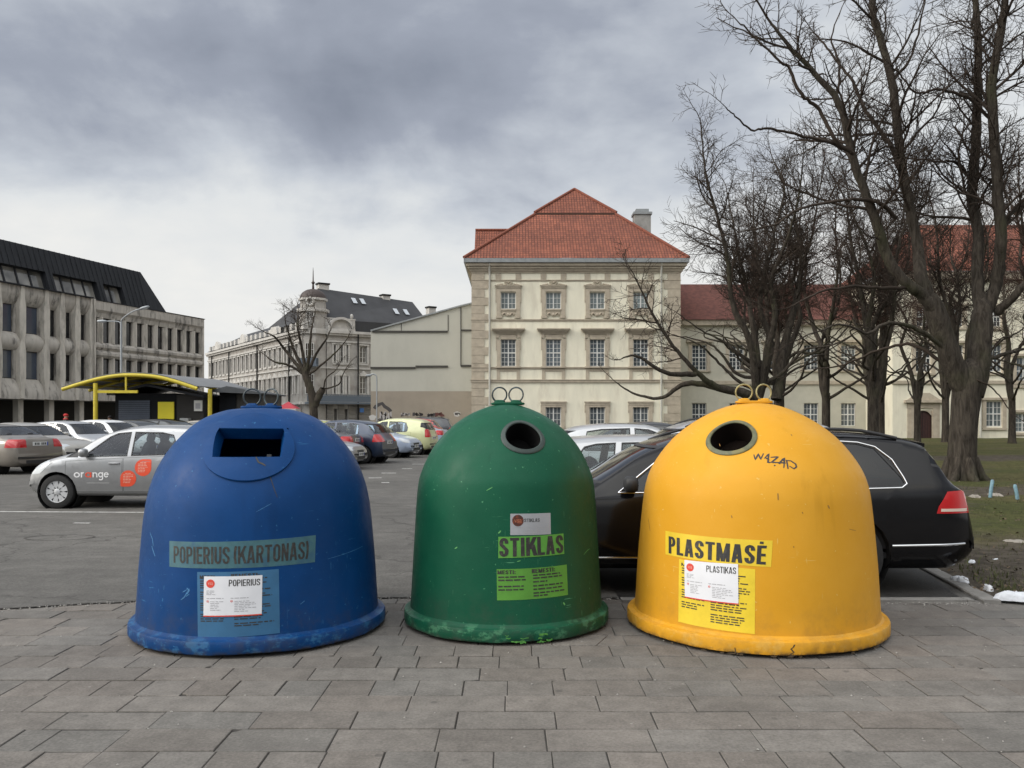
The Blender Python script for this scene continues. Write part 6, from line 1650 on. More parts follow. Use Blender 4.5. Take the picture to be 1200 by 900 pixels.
    # plates
    if plates:
        for fwd in (1, -1):
            z = .47 if fwd > 0 else (.86 if kind == 'sedan' else .74)
            h = full.ray_cast(Vector((3*fwd, 0, z)), Vector((-fwd, 0, 0))); x = (h[0].x if h[0] else L/2*fwd)+.012*fwd
            g = MB(); g.box(x-.008, x+.008, -.26, .26, z-.055, z+.055, 0); g.box(x+.0085*fwd-.001, x+.0085*fwd+.001, (-.258 if fwd < 0 else .218), (-.218 if fwd < 0 else .258), z-.052, z+.052, 2)
            rg = random.Random(label); yy = -.19
            for k in range(6):
                w = rg.uniform(.026, .045); g.box(x+.009*fwd-.001, x+.009*fwd+.001, yy, yy+w, z-.034, z+.034, 1); yy += w+.02+(.05 if k == 2 else 0)
            g.build('number_plate', [M_plate, M_platetext, mat('plate blue', (.02, .06, .35), .4)], root)
    if rails is not None:
        for s in (1, -1):
            d0, d1 = sp['ws'][2]+.15, sp['rw'][0]-.25; pts = []
            for t in np.linspace(0, 1, 14):
                d = d0+(d1-d0)*t; sec = car_section(sp, d); y, z = sec[-4]; pts.append((X(d), s*y*.99, z+.015+.045*min(1, 6*t, 6*(1-t))))
            MB().tube(pts, .016, 8).build('roof_rail', rails, root, smooth=60)
    if chrome:
        for s in (1, -1):
            a, b, c = sp['glass'][0], sp['glass'][1], sp['glass'][2]
            out = [a[0], a[1], a[2], a[3], b[2], c[1], c[2], c[3], ((c[3][0]+c[4][0])/2+.03, (c[3][1]+c[4][1])/2+.02), c[4], c[5], c[6], c[0], b[4], a[4], a[0]]
            pts = []
            for p, q in zip(out[:-1], out[1:]):
                for t in (0, .25, .5, .75): pts.append(side_pt(p[0]+(q[0]-p[0])*t, p[1]+(q[1]-p[1])*t+(.0), s, .004))
            pts.append(pts[0]); MB().tube(pts, .0085, 8).build('window_trim', M_chrome, root, smooth=60)
            pts = [side_pt(d, .335, s, .006) for d in np.linspace(sp['fo']+.5, sp['fo']+sp['wb']-.5, 16)]
            MB().tube(pts, .010, 6).build('sill_trim', M_chrome, root, smooth=60)
    if sunroof:
        pts = [(2.0, -.34), (2.0, .34), (2.75, .36), (2.75, -.36)]; g = MB(); top = []
        for i in range(7):
            for j in range(7):
                d = 2.0+.75*i/6; y = -.36+.72*j/6; h = full.ray_cast(Vector((X(d), y, 3)), Vector((0, 0, -1))); top.append(h[0]+Vector((0, 0, .004)))
        g.add(top, [(i*7+j, (i+1)*7+j, (i+1)*7+j+1, i*7+j+1) for i in range(6) for j in range(6)]); g.build('sunroof', M_farglass, root, smooth=60)
    bm.free()
    return root, sp, X, side_pt, full
P_black = paint('deep black paint', (.004, .004, .005), 0, .12, .15)
P_silver = paint('silver paint', (.46, .47, .48), .55, .36)
P_greysilver = paint('grey silver paint', (.31, .315, .32), .6, .32)
P_beige = paint('grey beige paint', (.21, .19, .165), .4, .35)
P_pale = paint('pale beige paint', (.42, .40, .36), .45, .35)
P_white = paint('white paint', (.70, .71, .72), 0, .3)
P_lime = paint('lime yellow paint', (.50, .52, .10), 0, .3)
P_navy = paint('navy paint', (.016, .028, .058), .2, .3)
P_mint = paint('pale green beige paint', (.52, .54, .30), .1, .3)
P_ice = paint('ice blue paint', (.38, .45, .58), .35, .35)
P_red = paint('red car paint', (.32, .025, .02), 0, .3)
P_dark = paint('dark grey paint', (.028, .030, .034), .3, .3)
P_maroon = paint('dark maroon paint', (.030, .022, .028), .2, .3)

def near_cars():
    # black estate right behind the bins, nose to the left
    L = 4.92; rear = 4.22; cx = rear-L/2
    root, sp, X, side, full = car('wagon', 'estate_car', 'shiny black estate car with chrome window trim parked behind the yellow bin', 'car', (cx, 8.585, .006), (-1, 0), P_black, L=L, H=1.0, near=2, rim='five', glass=M_darkglass, chrome=True, rails=M_blacktrim)
    for s in (1, -1):     # chrome strip round the rear bumper, pale lamp band
        pts = [side(d, .46-.02*(L-d), s, .006) for d in np.linspace(L-.80, L-.12, 14)]
        MB().tube(pts, .013, 8).build('bumper_trim', M_chrome, root, smooth=60)
        vs = []
        for z in (.752, .778):
            for d in np.linspace(L-.36, L-.07, 12): vs.append(side(d, z, s, .006))
        MB().add(vs, [(i, i+1, 13+i, 12+i) for i in range(11)]).build('lamp_band', M_tailpale, root, smooth=60)
    # spoiler lip at the end of the roof
    g = MB(); top = []
    for d, zz in ((L-.62, .004), (L-.46, .010), (L-.36, .012)):
        for j in range(11):
            y = -.60+1.2*j/10; h = full.ray_cast(Vector((X(min(d, L-.46)), y, 3)), Vector((0, 0, -1))); z = h[0].z if h[0] else 1.38; top.append((X(d), y, z+zz-(0 if d < L-.44 else .02)))
    n = len(top); low = [(x, y, z-.035) for x, y, z in top]
    fs = [(i*11+j, i*11+j+1, (i+1)*11+j+1, (i+1)*11+j) for i in range(2) for j in range(10)]
    fs += [tuple(n+k for k in f[::-1]) for f in fs]+[(22+j, 23+j, n+23+j, n+22+j) for j in range(10)]+[(i*11, (i+1)*11, n+(i+1)*11, n+i*11) for i in range(2)]+[(i*11+10, n+i*11+10, n+(i+1)*11+10, (i+1)*11+10) for i in range(2)]
    g.add(top+low, fs).build('spoiler', P_black, root, smooth=40)

    # silver hatchback with lettering, nose to the left
    L = 3.54; x0 = P(28, 0, 14.97).x; cx = x0+L/2
    root, sp, X, side, full = car('hatch_small', 'hatchback_car', 'small silver hatchback with white and orange lettering on its side, left of the blue bin', 'car', (cx, 15.79, .006), (-1, 0), P_greysilver, near=2, rim='split', rimmat=mat('pale wheel cover', (.52, .53, .54), .4, metal=.3))
    s = 1      # the side towards the viewer (nose to -x: left side of the car)
    def put(mb, txt, d0, d1, z0, z1, bold, off=.003):
        v, f, a = sign_mesh(txt, .135, .13, gap=.07)
        for k, q in enumerate(f): mb.add([side(d0+(d1-d0)*v[i][0], z0+(z1-z0)*v[i][1], s, off+.0001*(k % 9)) for i in q], [tuple(range(len(q)))])
    M_wl = mat('white vinyl', (.74, .74, .74), .5); M_ol = mat('orange vinyl', (.70, .075, .028), .5)
    g = MB(); put(g, 'or', .875, 1.055, .553, .645, .045); put(g, 'nge', 1.205, 1.49, .502, .645, .045)
    vs = []
    for z in (.455, .459):
        for d in np.linspace(1.10, 1.49, 10): vs.append(side(d, z, s, .003))
    g.add(vs, [(i, i+1, 11+i, 10+i) for i in range(9)])
    g.build('lettering', M_wl, root)
    g = MB(); put(g, 'a', 1.075, 1.185, .553, .645, .045); g.build('lettering', M_ol, root)
    g = MB(); w = MB(); rng = random.Random(5)
    for (dc, zc, r, corner) in ((1.83, .535, .140, -1), (2.09, .725, .145, 1)):
        n = 40; out = []
        for i in range(n):
            a = 2*math.pi*i/n; dx, dz = math.cos(a), math.sin(a)
            k = 1.0
            if corner > 0 and dx > 0 and dz > 0 or corner < 0 and dx < 0 and dz < 0: k = min(1/max(abs(dx), abs(dz)), 1.36)
            out.append((dc+dx*r*k, zc+dz*r*k*1.02))
        c = side(dc, zc, s, .003); pts = [side(*p, s, .003) for p in out]
        mid = [side(dc+(p[0]-dc)*.5, zc+(p[1]-zc)*.5, s, .003) for p in out]
        g.add([c]+mid+pts, [(0, 1+i, 1+(i+1) % n) for i in range(n)]+[(1+i, 1+n+i, 1+n+(i+1) % n, 1+(i+1) % n) for i in range(n)])
        for i in range(7):
            z = zc+.085-i*.027; wd = r*rng.uniform(.45, .75)*(.75 if i == 0 else 1); dd = dc-r*.62
            if i == 0: dd = dc-.05
            k = dd
            while k < dd+wd*1.5:
                e = rng.uniform(.02, .05); vs = [side(k, z, s, .005), side(k+e, z, s, .005), side(k+e, z+.010, s, .005), side(k, z+.010, s, .005)]
                w.add(vs, [(0, 1, 2, 3)]); k += e+.010
    g.build('door_badge', M_ol, root); w.build('small_lettering', mat('pale vinyl', (.72, .42, .33), .5), root)

    # cars across the lot, left: a row nose out
    car('sedan', 'saloon_car', 'grey beige saloon seen from its tail with red lamps, at the far left edge', 'car', (-15.75, 25.3, .006), (-.95, .31), P_beige, near=2, rim='five')
    row = [('sedan', P_pale, 'pale beige saloon with its bonnet out behind the tail of the grey beige saloon', -16.3, 28.8, 1.03, 1),
           ('hatch', P_silver, 'silver hatchback in the row between the pale beige saloon and the white hatchback', -16.1, 31.4, 1.06, 1),
           ('hatch', P_white, 'white hatchback in the left row with a black saloon on its far side', -16.0, 34.0, 1.10, 1),
           ('sedan', P_dark, 'dark grey saloon in the left row next to the white hatchback', -15.9, 36.6, 1.10, 0),
           ('wagon', P_black, 'black estate car parked in front of the kiosk shutter and yellow panel', -15.6, 39.2, 1.09, 0),
           ('hatch', P_beige, 'beige hatchback under the kiosk sign, last of the left row', -14.5, 41.6, 1.08, 0)]
    for k, p, lb, x, y, H, nr in row:
        nm = {'sedan': 'saloon_car', 'hatch': 'hatchback_car', 'wagon': 'estate_car'}[k]
        car(k, nm, lb, 'car', (x, y, .006), (.955, -.295), p, H=H, near=nr)
    # centre: tails to the right, seen between the blue and green bins
    def tail(k, p, lb, px, Y, hd, L=None, H=1.0, near=1, **kw):
        sp = SPEC[k]; l = L or sp['L']; h = Vector(hd).normalized(); rx = (px-600)*Y/1000; n = Vector((-h.y, h.x)); 
        side_ = n if n.y < 0 else -n
        c = Vector((rx, Y))+h*(l/2)-side_*sp['W']
        nm = {'sedan': 'saloon_car', 'hatch': 'hatchback_car', 'wagon': 'estate_car', 'hatch_small': 'hatchback_car'}[k]
        return car(k, nm, lb, 'car', (c.x, c.y, .006), h, p, L=l, H=H, near=near, **kw)
    car('hatch', 'hatchback_car', 'silver grey car whose low nose just shows beside the blue bin, nearest of its row', 'car', (P(420, 0, 26.2).x-2.02, 27.0, .006), (.99, -.12), P_greysilver, H=.94)
    tail('sedan', P_maroon, 'dark maroon saloon between the silver grey nose and the lime hatchback', 410, 27.9, (-.99, .12), H=1.0)
    tail('hatch', P_lime, 'lime yellow hatchback half hidden by the right shoulder of the blue bin', 406, 30.2, (-.99, .12), H=1.07)
    tail('hatch', P_navy, 'navy blue hatchback with a black bumper in the gap right of the blue bin', 447, 29.6, (-.975, .22), H=1.10, near=2)
    car('hatch', 'hatchback_car', 'silver blue car nose on to the right, between the navy and pale green hatchbacks', 'car', (P(488, 0, 34.2).x-2.0, 35.0, .006), (.975, -.22), P_ice, near=1, H=1.02)
    tail('hatch_small', P_mint, 'pale yellowish green hatchback with a big red tail lamp beside the green bin', 503, 36.6, (-.985, .17), L=3.9, H=1.12, near=1)
    tail('sedan', P_ice, 'ice blue saloon peeping out behind the pale green hatchback', 518, 42.0, (-.985, .17), near=0)
    tail('hatch', P_red, 'red hatchback behind the pale green one, before the graffiti wall', 519, 46.5, (-1, .05), L=4.2, H=1.15, near=0)
    tail('wagon', P_dark, 'long dark people carrier standing along the graffiti wall', 532, 53.0, (-1, .03), L=4.7, H=1.18, near=0, rails=M_blacktrim)
    car('hatch', 'hatchback_car', 'white hatchback far off by the bare pollard, left of another white car', 'car', (-12.8, 57, .006), (.9, -.44), P_white, near=0, H=1.05)
    car('sedan', 'saloon_car', 'white saloon far off below the balcony, right of another white car', 'car', (-11.6, 54, .006), (.95, -.3), P_white, near=0, H=1.03)
    # right: the row behind the black estate, seen between the green and yellow bins
    car('wagon', 'estate_car', 'silver estate parked next to the black estate, seen over its bonnet', 'car', (2.45, 11.35, .006), (1, 0), P_silver, near=2, H=.893)
    car('wagon', 'estate_car', 'silver white estate with black roof rails, left of the yellow bin', 'car', (3.0, 14.0, .006), (-1, 0), P_silver, near=1, H=1.11, rails=M_blacktrim)
    car('hatch', 'hatchback_car', 'silver hatchback with a dark glass sunroof, beyond the silver estate', 'car', (2.5, 16.7, .006), (1, 0), P_silver, near=1, H=1.06, sunroof=True)
    car('sedan', 'saloon_car', 'dark saloon whose roof shows furthest back beside the green bin', 'car', (2.6, 19.4, .006), (-1, 0), P_dark, near=0, H=1.10)
near_cars()
# ------------------------------------------------------------------ trees
def bark_material(name, c0, c1):
    m = bpy.data.materials.new(name); m.use_nodes = True; nt = m.node_tree; N = nt.nodes; L = nt.links
    b = N['Principled BSDF']; b.inputs['Roughness'].default_value = .95; b.inputs['Specular IOR Level'].default_value = .15
    tc = N.new('ShaderNodeTexCoord'); mp = N.new('ShaderNodeMapping'); mp.inputs['Scale'].default_value = (7, 7, 1.3); L.new(tc.outputs['Object'], mp.inputs[0])
    n = N.new('ShaderNodeTexNoise'); n.inputs['Scale'].default_value = 1.8; n.inputs['Detail'].default_value = 8; n.inputs['Roughness'].default_value = .7; n.inputs['Distortion'].default_value = .6; L.new(mp.outputs[0], n.inputs['Vector'])
    r = N.new('ShaderNodeValToRGB'); L.new(n.outputs[0], r.inputs[0]); r.color_ramp.elements[0].position = .35; r.color_ramp.elements[0].color = (*c0, 1); r.color_ramp.elements[1].position = .68; r.color_ramp.elements[1].color = (*c1, 1)
    n2 = N.new('ShaderNodeTexNoise'); n2.inputs['Scale'].default_value = .9; n2.inputs['Detail'].default_value = 6; L.new(tc.outputs['Object'], n2.inputs['Vector'])
    mr = N.new('ShaderNodeMapRange'); L.new(n2.outputs[0], mr.inputs[0]); mr.inputs[1].default_value = .52; mr.inputs[2].default_value = .7; mr.inputs[4].default_value = .5
    mx = N.new('ShaderNodeMix'); mx.data_type = 'RGBA'; L.new(mr.outputs[0], mx.inputs[0]); L.new(r.outputs[0], mx.inputs[6]); mx.inputs[7].default_value = (.060, .064, .032, 1)
    L.new(mx.outputs[2], b.inputs['Base Color'])
    bp = N.new('ShaderNodeBump'); bp.inputs['Strength'].default_value = 1; bp.inputs['Distance'].default_value = .06; L.new(n.outputs[0], bp.inputs['Height']); L.new(bp.outputs[0], b.inputs['Normal']); return m
M_bark = bark_material('grey brown bark', (.024, .020, .016), (.085, .072, .058))
M_twig = mat('twig bark', (.044, .034, .027), .95, spec=.15, var=.3, scale=2)
M_twig_r = mat('reddish twig bark', (.058, .038, .030), .95, spec=.15, var=.3, scale=2)

class Wood:
    """tubes for trunk and limbs (thick) and for twigs (thin), gathered separately"""
    def __init__(s, seed, rmin=.0062): s.rmin = rmin; s.rng = np.random.default_rng(seed); s.thick = ([], []); s.thin = ([], [])
    def tube(s, pts, rad):
        pts = np.asarray(pts, float); rad = np.asarray(rad, float); r0 = rad.max()
        n = 18 if r0 > .2 else 10 if r0 > .08 else 6 if r0 > .03 else 3
        vs, fs = s.thick if r0 > .055 else s.thin
        k = len(pts); d = np.gradient(pts, axis=0); d /= np.linalg.norm(d, axis=1)[:, None]+1e-9
        ref = np.array([.31, .17, .94]); x = np.cross(d, ref); x /= np.linalg.norm(x, axis=1)[:, None]+1e-9; y = np.cross(d, x)
        a = 2*np.pi*np.arange(n)/n
        ring = pts[:, None, :]+rad[:, None, None]*(np.cos(a)[None, :, None]*x[:, None, :]+np.sin(a)[None, :, None]*y[:, None, :])
        base = sum(len(v) for v in vs); vs.append(ring.reshape(-1, 3))
        i = np.arange(k-1)[:, None]*n; j = np.arange(n)[None, :]; j2 = (j+1) % n
        fs.append((np.stack([i+j, i+j2, i+n+j2, i+n+j], -1).reshape(-1, 4)+base))
    def branch(s, p, d, L, r, lvl, maxl, up=.10, wob=.22, dens=1.0):
        rng = s.rng; k = max(3, min(9, int(L/.26)+2)); st = L/(k-1); d = d/np.linalg.norm(d)
        pts = [p]; bend = rng.normal(0, .10, 3)
        for i in range(k-1):
            d = d+rng.normal(0, wob, 3)*.55+bend*.5; d[2] += up*(.6 if lvl < 2 else .9); d /= np.linalg.norm(d); pts.append(pts[-1]+d*st)
        pts = np.array(pts); rad = r*np.linspace(1, .30 if lvl < maxl else .45, k); s.tube(pts, rad)
        if lvl < maxl: s.sprout(pts, rad, L, lvl, maxl, up, wob, dens)
    def sprout(s, pts, rad, L, lvl, maxl, up, wob, dens, t0=.12, taper=.45):
        rng = s.rng; cum = np.r_[0, np.cumsum(np.linalg.norm(np.diff(pts, axis=0), axis=1))]
        n = max(2, int(round(cum[-1]*(5.4, 5.8, 7.6, 6.0)[lvl]*dens+rng.random()-.5)))
        for q in range(n):
            t = min(t0+(1-t0)*(q+rng.random()*.9)/n, .995); at = t*cum[-1]; i = min(max(np.searchsorted(cum, at)-1, 0), len(pts)-2)
            f = (at-cum[i])/(cum[i+1]-cum[i]+1e-9); p = pts[i]+(pts[i+1]-pts[i])*f; r = rad[i]+(rad[i+1]-rad[i])*f
            d = pts[i+1]-pts[i]; d /= np.linalg.norm(d)+1e-9; o = rng.normal(0, 1, 3); o -= d*o.dot(d); o /= np.linalg.norm(o)+1e-9
            a = rng.uniform(.55, 1.2); nd = d*math.cos(a)+o*math.sin(a)
            ll = L*(rng.uniform(.28, .92) if lvl == 0 else rng.uniform(.36, .72))*(1-taper*t)
            if ll < .12: continue
            s.branch(p, nd, ll, max(s.rmin, min(r*.62, .0085+ll*.0135)), lvl+1, maxl, up, wob, dens)
    def limb(s, pts, radii, lvl=0, maxl=3, L=None, dens=1.0, up=.08, t0=.2, k=6):
        pts = [np.array(p, float) for p in pts]; sp = np.mean([np.linalg.norm(b-a) for a, b in zip(pts[:-1], pts[1:])])
        pts = [p if i == 0 or maxl == lvl else p+s.rng.normal(0, (.085 if radii[0] < .12 else .04)*sp, 3) for i, p in enumerate(pts)]
        c = catmull([list(p)+[r] for p, r in zip(pts, radii)], k); c[1:, :3] += s.rng.normal(0, .010, (len(c)-1, 3)); pt = c[:, :3]; rad = np.maximum(c[:, 3], .01); s.tube(pt, rad)
        ln = float(np.linalg.norm(np.diff(pt, axis=0), axis=1).sum())
        if maxl > lvl:
            # side shoots all along, as if the limb were split into shorter lengths
            m = max(1, int(ln/2.6)); idx = np.linspace(0, len(pt)-1, m+1).astype(int)
            for a, b in zip(idx[:-1], idx[1:]):
                if b-a < 1: continue
                tt = a/len(pt)
                if tt < t0*.6: continue
                s.sprout(pt[a:b+1], rad[a:b+1], (L or 3.2)*(1-.35*tt), lvl, maxl, up, .24, dens, .02, .05)
            e = pt[-1]-pt[-3]; s.branch(pt[-1], e, (L or 3.2)*.5, rad[-1]*.95, lvl+1, maxl, up, .24, dens)
    def meshes(s, name):
        out = []
        for nm, (vs, fs) in (('trunk', s.thick), ('crown', s.thin)):
            if not vs: out.append(None); continue
            V = np.concatenate(vs); F = np.concatenate(fs); me = bpy.data.meshes.new(nm)
            me.vertices.add(len(V)); me.vertices.foreach_set('co', V.astype(np.float32).ravel()); me.loops.add(F.size); me.loops.foreach_set('vertex_index', F.astype(np.int32).ravel())
            me.polygons.add(len(F)); me.polygons.foreach_set('loop_start', np.arange(0, F.size, 4, dtype=np.int32)); me.polygons.foreach_set('use_smooth', np.ones(len(F), bool)); me.update(calc_edges=True); out.append(me)
        return out
    def plant(s, loc, label, group=None, twig=None):
        e = empty('bare_tree', loc, 0, label, 'tree', group); t, c = s.meshes('tree')
        t.materials.append(M_bark); link_mesh(t, 'trunk', e)
        if c: c.materials.append(twig or M_twig); link_mesh(c, 'crown', e)
        return e

GT = 'bare winter trees on the lawn'
def build_main_tree():
    Y = 21.3; base = P(1127, 0, Y); base.z = 0; w = Wood(11, .0066)
    def q(px, py, dy=0): v = P(px, py, Y+dy); return (v.x-base.x, v.y-base.y, v.z)
    # flared trunk
    fl = [(1127, 572), (1127, 562), (1127, 545), (1128, 520), (1130, 490), (1133, 462), (1135, 446), (1138, 428), (1139, 418)]; rr = [.45, .40, .355, .33, .32, .345, .365, .24, .02]
    c = catmull([list(q(*p))+[r] for p, r in zip(fl, rr)], 4); w.tube(c[:, :3], c[:, 3])
    for k in range(7):
        a = k*.9+.3; w.tube([(math.cos(a)*.26, math.sin(a)*.26, .6), (math.cos(a)*.42, math.sin(a)*.42, .16), (math.cos(a)*.66, math.sin(a)*.66, -.06)], [.12, .12, .08])
    def L_(pts, r, dy=(0, 0), **k):
        n = len(pts); w.limb([q(px, py, dy[0]+(dy[1]-dy[0])*i/(n-1)) for i, (px, py) in enumerate(pts)], np.interp(np.linspace(0, 1, n), np.linspace(0, 1, len(r)), r)*((.82 if k.get('maxl') == 0 else .64) if r[0] > .15 else .50), **k)
    L_([(1134, 462), (1122, 438), (1107, 399), (1093, 358), (1084, 338)], [.36, .33, .31, .28, .03], (0, -.3), maxl=0)
    L_([(1094, 362), (1078, 345), (1061, 336), (1041, 304), (1024, 262), (1012, 230), (1000, 182), (980, 124), (960, 92), (930, 58), (905, 30)], [.24, .20, .17, .12, .05], (-.3, -1.0), t0=.4)
    L_([(1092, 360), (1082, 320), (1076, 291), (1066, 240), (1056, 173), (1045, 95), (1030, 10), (1020, -60)], [.26, .20, .17, .10], (-.3, .9), t0=.35)
    L_([(1137, 462), (1146, 430), (1149, 400), (1151, 365), (1153, 342)], [.38, .345, .32, .28, .03], (0, .1), maxl=0)
    L_([(1150, 372), (1144, 328), (1142, 279), (1140, 227), (1143, 150), (1146, 60), (1146, -40)], [.25, .21, .18, .10], (.1, 1.0), t0=.3)
    L_([(1152, 372), (1167, 330), (1171, 279), (1170, 200), (1168, 100), (1176, 20), (1180, -50)], [.25, .21, .17, .10], (.1, -.6), t0=.3)
    L_([(1168, 366), (1184, 350), (1204, 336), (1240, 315), (1275, 280)], [.18, .13, .08], (.1, -.8))
    L_([(1172, 300), (1186, 262), (1204, 225), (1222, 170), (1240, 110)], [.12, .10, .06], (0, .8))
    # long side branches over the lawn and the cars
    L_([(1000, 180), (978, 165), (960, 130), (943, 107), (925, 82), (913, 70), (890, 45), (867, 22)], [.10, .075, .035], (-1, -2.0), L=2.2)
    L_([(1055, 200), (1040, 167), (1013, 123), (998, 96), (987, 80), (970, 52), (958, 36)], [.11, .08, .04], (0, 1.4), L=2.2)
    L_([(998, 176), (970, 166), (933, 157), (905, 154), (883, 154), (866, 142), (850, 128)], [.085, .055, .025], (-.9, -2.4), L=2.0)
    L_([(1050, 255), (1030, 240), (1005, 233), (987, 233), (960, 240), (933, 250), (905, 262), (880, 268)], [.11, .075, .03], (-.4, -2.6), L=2.2)
    L_([(1168, 150), (1145, 118), (1120, 107), (1095, 105), (1073, 107), (1055, 92), (1038, 78)], [.09, .06, .03], (0, -1.4), L=2)
    L_([(1143, 215), (1120, 190), (1100, 186), (1070, 184), (1045, 190)], [.08, .05, .03], (.5, -.8), L=2)
    L_([(1061, 337), (1035, 345), (1000, 338), (960, 345), (925, 362)], [.10, .07, .03], (-.5, -2.4), L=2.2)
    L_([(1110, 410), (1080, 395), (1045, 380), (1010, 388), (975, 380), (940, 392)], [.12, .08, .03], (-.2, -1.8), L=2.2)
    L_([(1137, 440), (1110, 428), (1070, 410), (1030, 412), (990, 425), (950, 430)], [.11, .075, .03], (-.2, 1.2), L=2.2)
    L_([(1140, 445), (1158, 450), (1172, 468), (1184, 482), (1196, 492)], [.06, .035, .02], (-.3, -1.0), L=1.3)
    L_([(1148, 425), (1175, 412), (1200, 405), (1240, 395)], [.13, .09, .05], (.2, .8), L=2)
    L_([(1045, 95), (1075, 60), (1090, 20), (1098, -30)], [.09, .06, .03], (.6, 1.6), L=2)
    L_([(980, 124), (985, 80), (975, 40), (980, 0)], [.07, .05, .02], (-.8, -.4), L=1.8)
    w.plant(base, 'large bare tree with a thick forked trunk standing on the lawn at the right', GT)
build_main_tree()

def wild_tree(seed, stems, H, spread, loc, label, lean=(0, 0), twig=None, dens=1.0, group=GT, first=.22, extra=None):
    """several upright stems from a short trunk, filled with arching side branches"""
    w = Wood(seed, .0072); rng = w.rng; r0 = .0150*H
    zf = H*first; w.tube([(0, 0, -.1), (0, 0, .15), (0, 0, .8), (lean[0]*.1, 0, zf)], [r0*1.5, r0*1.15, r0, r0*.95])
    for k in range(stems):
        a = 2*math.pi*(k+rng.random()*.5)/stems; out = spread*rng.uniform(.4, .88); h = H*rng.uniform(.82, 1.0)
        pts = [(lean[0]*.1, 0, zf*.8)]
        for i in range(1, 7):
            t = i/6; pts.append((lean[0]*t+math.cos(a)*out*t**1.1+rng.normal(0, .16), lean[1]*t+math.sin(a)*out*t**1.1+rng.normal(0, .16), zf+(h-zf)*t))
        w.limb(pts, r0*.66*(1-np.linspace(0, 1, 7))**1.25+.022, maxl=3, L=spread*.9, dens=dens*1.1, up=.06, t0=.40)
    for k in range(int(stems*1.7)):     # low spreading boughs
        a = rng.uniform(0, 2*math.pi); z = zf*rng.uniform(.8, 1.5); ln = spread*rng.uniform(.8, 1.25)
        pts = [(0, 0, z)]+[(math.cos(a+.2*i*rng.normal(0, .3))*ln*i/4, math.sin(a)*ln*i/4, z+ln*.16*i+rng.normal(0, .12)) for i in range(1, 5)]
        w.limb(pts, r0*.30*(1-np.linspace(0, 1, 5))**1.1+.018, maxl=3, L=spread*.6, dens=dens*.85, up=.05, t0=.3)
    if extra: extra(w)
    return w.plant(loc, label, group, twig)

def G(px, Y): v = P(px, 490, Y); return (v.x, Y, .05)
def bough(w):
    # long low bough reaching left in front of the palace
    Y = 30.; b = G(890, Y)
    def q(px, py, dy=0): v = P(px, py, Y+dy); return (v.x-b[0], v.y-b[1], v.z)
    w.limb([q(888, 470), q(868, 462, -.2), q(842, 456, -.5), q(815, 438, -.8), q(790, 408, -1), q(768, 372, -1.1), q(752, 345, -1.2), q(742, 322, -1.2)], [.20, .165, .125, .085, .06, .045, .03, .02], maxl=3, L=2.6, dens=1.0, t0=.1)
    w.limb([q(842, 456, -.5), q(805, 452, -.2), q(775, 468, 0), q(745, 462, .3), q(722, 450, .4)], [.12, .09, .06, .04, .02], maxl=3, L=1.9, dens=1.0)
    w.limb([q(815, 440, -.8), q(780, 434, -1.2), q(750, 420, -1.6), q(728, 418, -1.8)], [.10, .07, .045, .02], maxl=3, L=1.9, dens=1.0)
    w.limb([q(910, 470), q(918, 420, .4), q(930, 360, .6), q(935, 300, .8), q(928, 240, .9)], [.2, .16, .12, .08, .03], maxl=3, L=3.0)
wild_tree(21, 4, 11.8, 3.0, G(890, 30), 'bare tree behind the yellow bin with one long bough reaching left', lean=(-.6, 0), extra=bough)
wild_tree(22, 4, 12.5, 2.8, G(1024, 34), 'bare tree with a straight dark trunk between yellow bin and forked tree', dens=.95)
wild_tree(23, 3, 12.0, 2.6, G(968, 37), 'slim bare tree right behind the yellow bin crown', dens=.95, twig=M_twig_r)
wild_tree(24, 4, 13.5, 3.2, G(1225, 36), 'bare tree cut by the right edge of the picture', dens=.9, twig=M_twig_r)
wild_tree(25, 4, 13.0, 3.2, G(915, 47), 'tall bare tree far back, left of the slim one', dens=.85, twig=M_twig_r)
wild_tree(26, 3, 12.0, 3.0, G(1075, 49), 'bare reddish tree in front of the arched brown door', dens=.8, twig=M_twig_r)

def more(src, px, Y, rot, sc, lb):
    c = copy_tree(src); c.location = G(px, Y); c.rotation_euler = (0, 0, rot); c.scale = (sc, sc, sc); c['label'] = lb
T = [o for o in COL.objects if o.name.startswith('bare_tree')]
more(T[2], 888, 45, 2.1, 1.0, 'bare tree lined up behind the one with the long bough')
more(T[3], 1021, 43, 4.0, 1.05, 'slender bare tree lined up behind the straight dark trunk')
more(T[2], 1128, 42, 1.0, 1.08, 'bare tree hidden below by the big forked trunk, its crown behind the fork')
more(T[5], 1032, 39, 2.7, .92, 'low bare tree just right of the straight dark trunk')
more(T[5], 1108, 54, 1.9, 1.12, 'reddish twigged tree against the far right roof, left of the stem fork')
more(T[3], 1186, 52, 5.2, 1.12, 'reddish twigged tree against the far right roof, right of the big trunk')
more(T[6], 912, 33, 3.6, .95, 'young bare tree over the right lifting ring of the yellow bin')

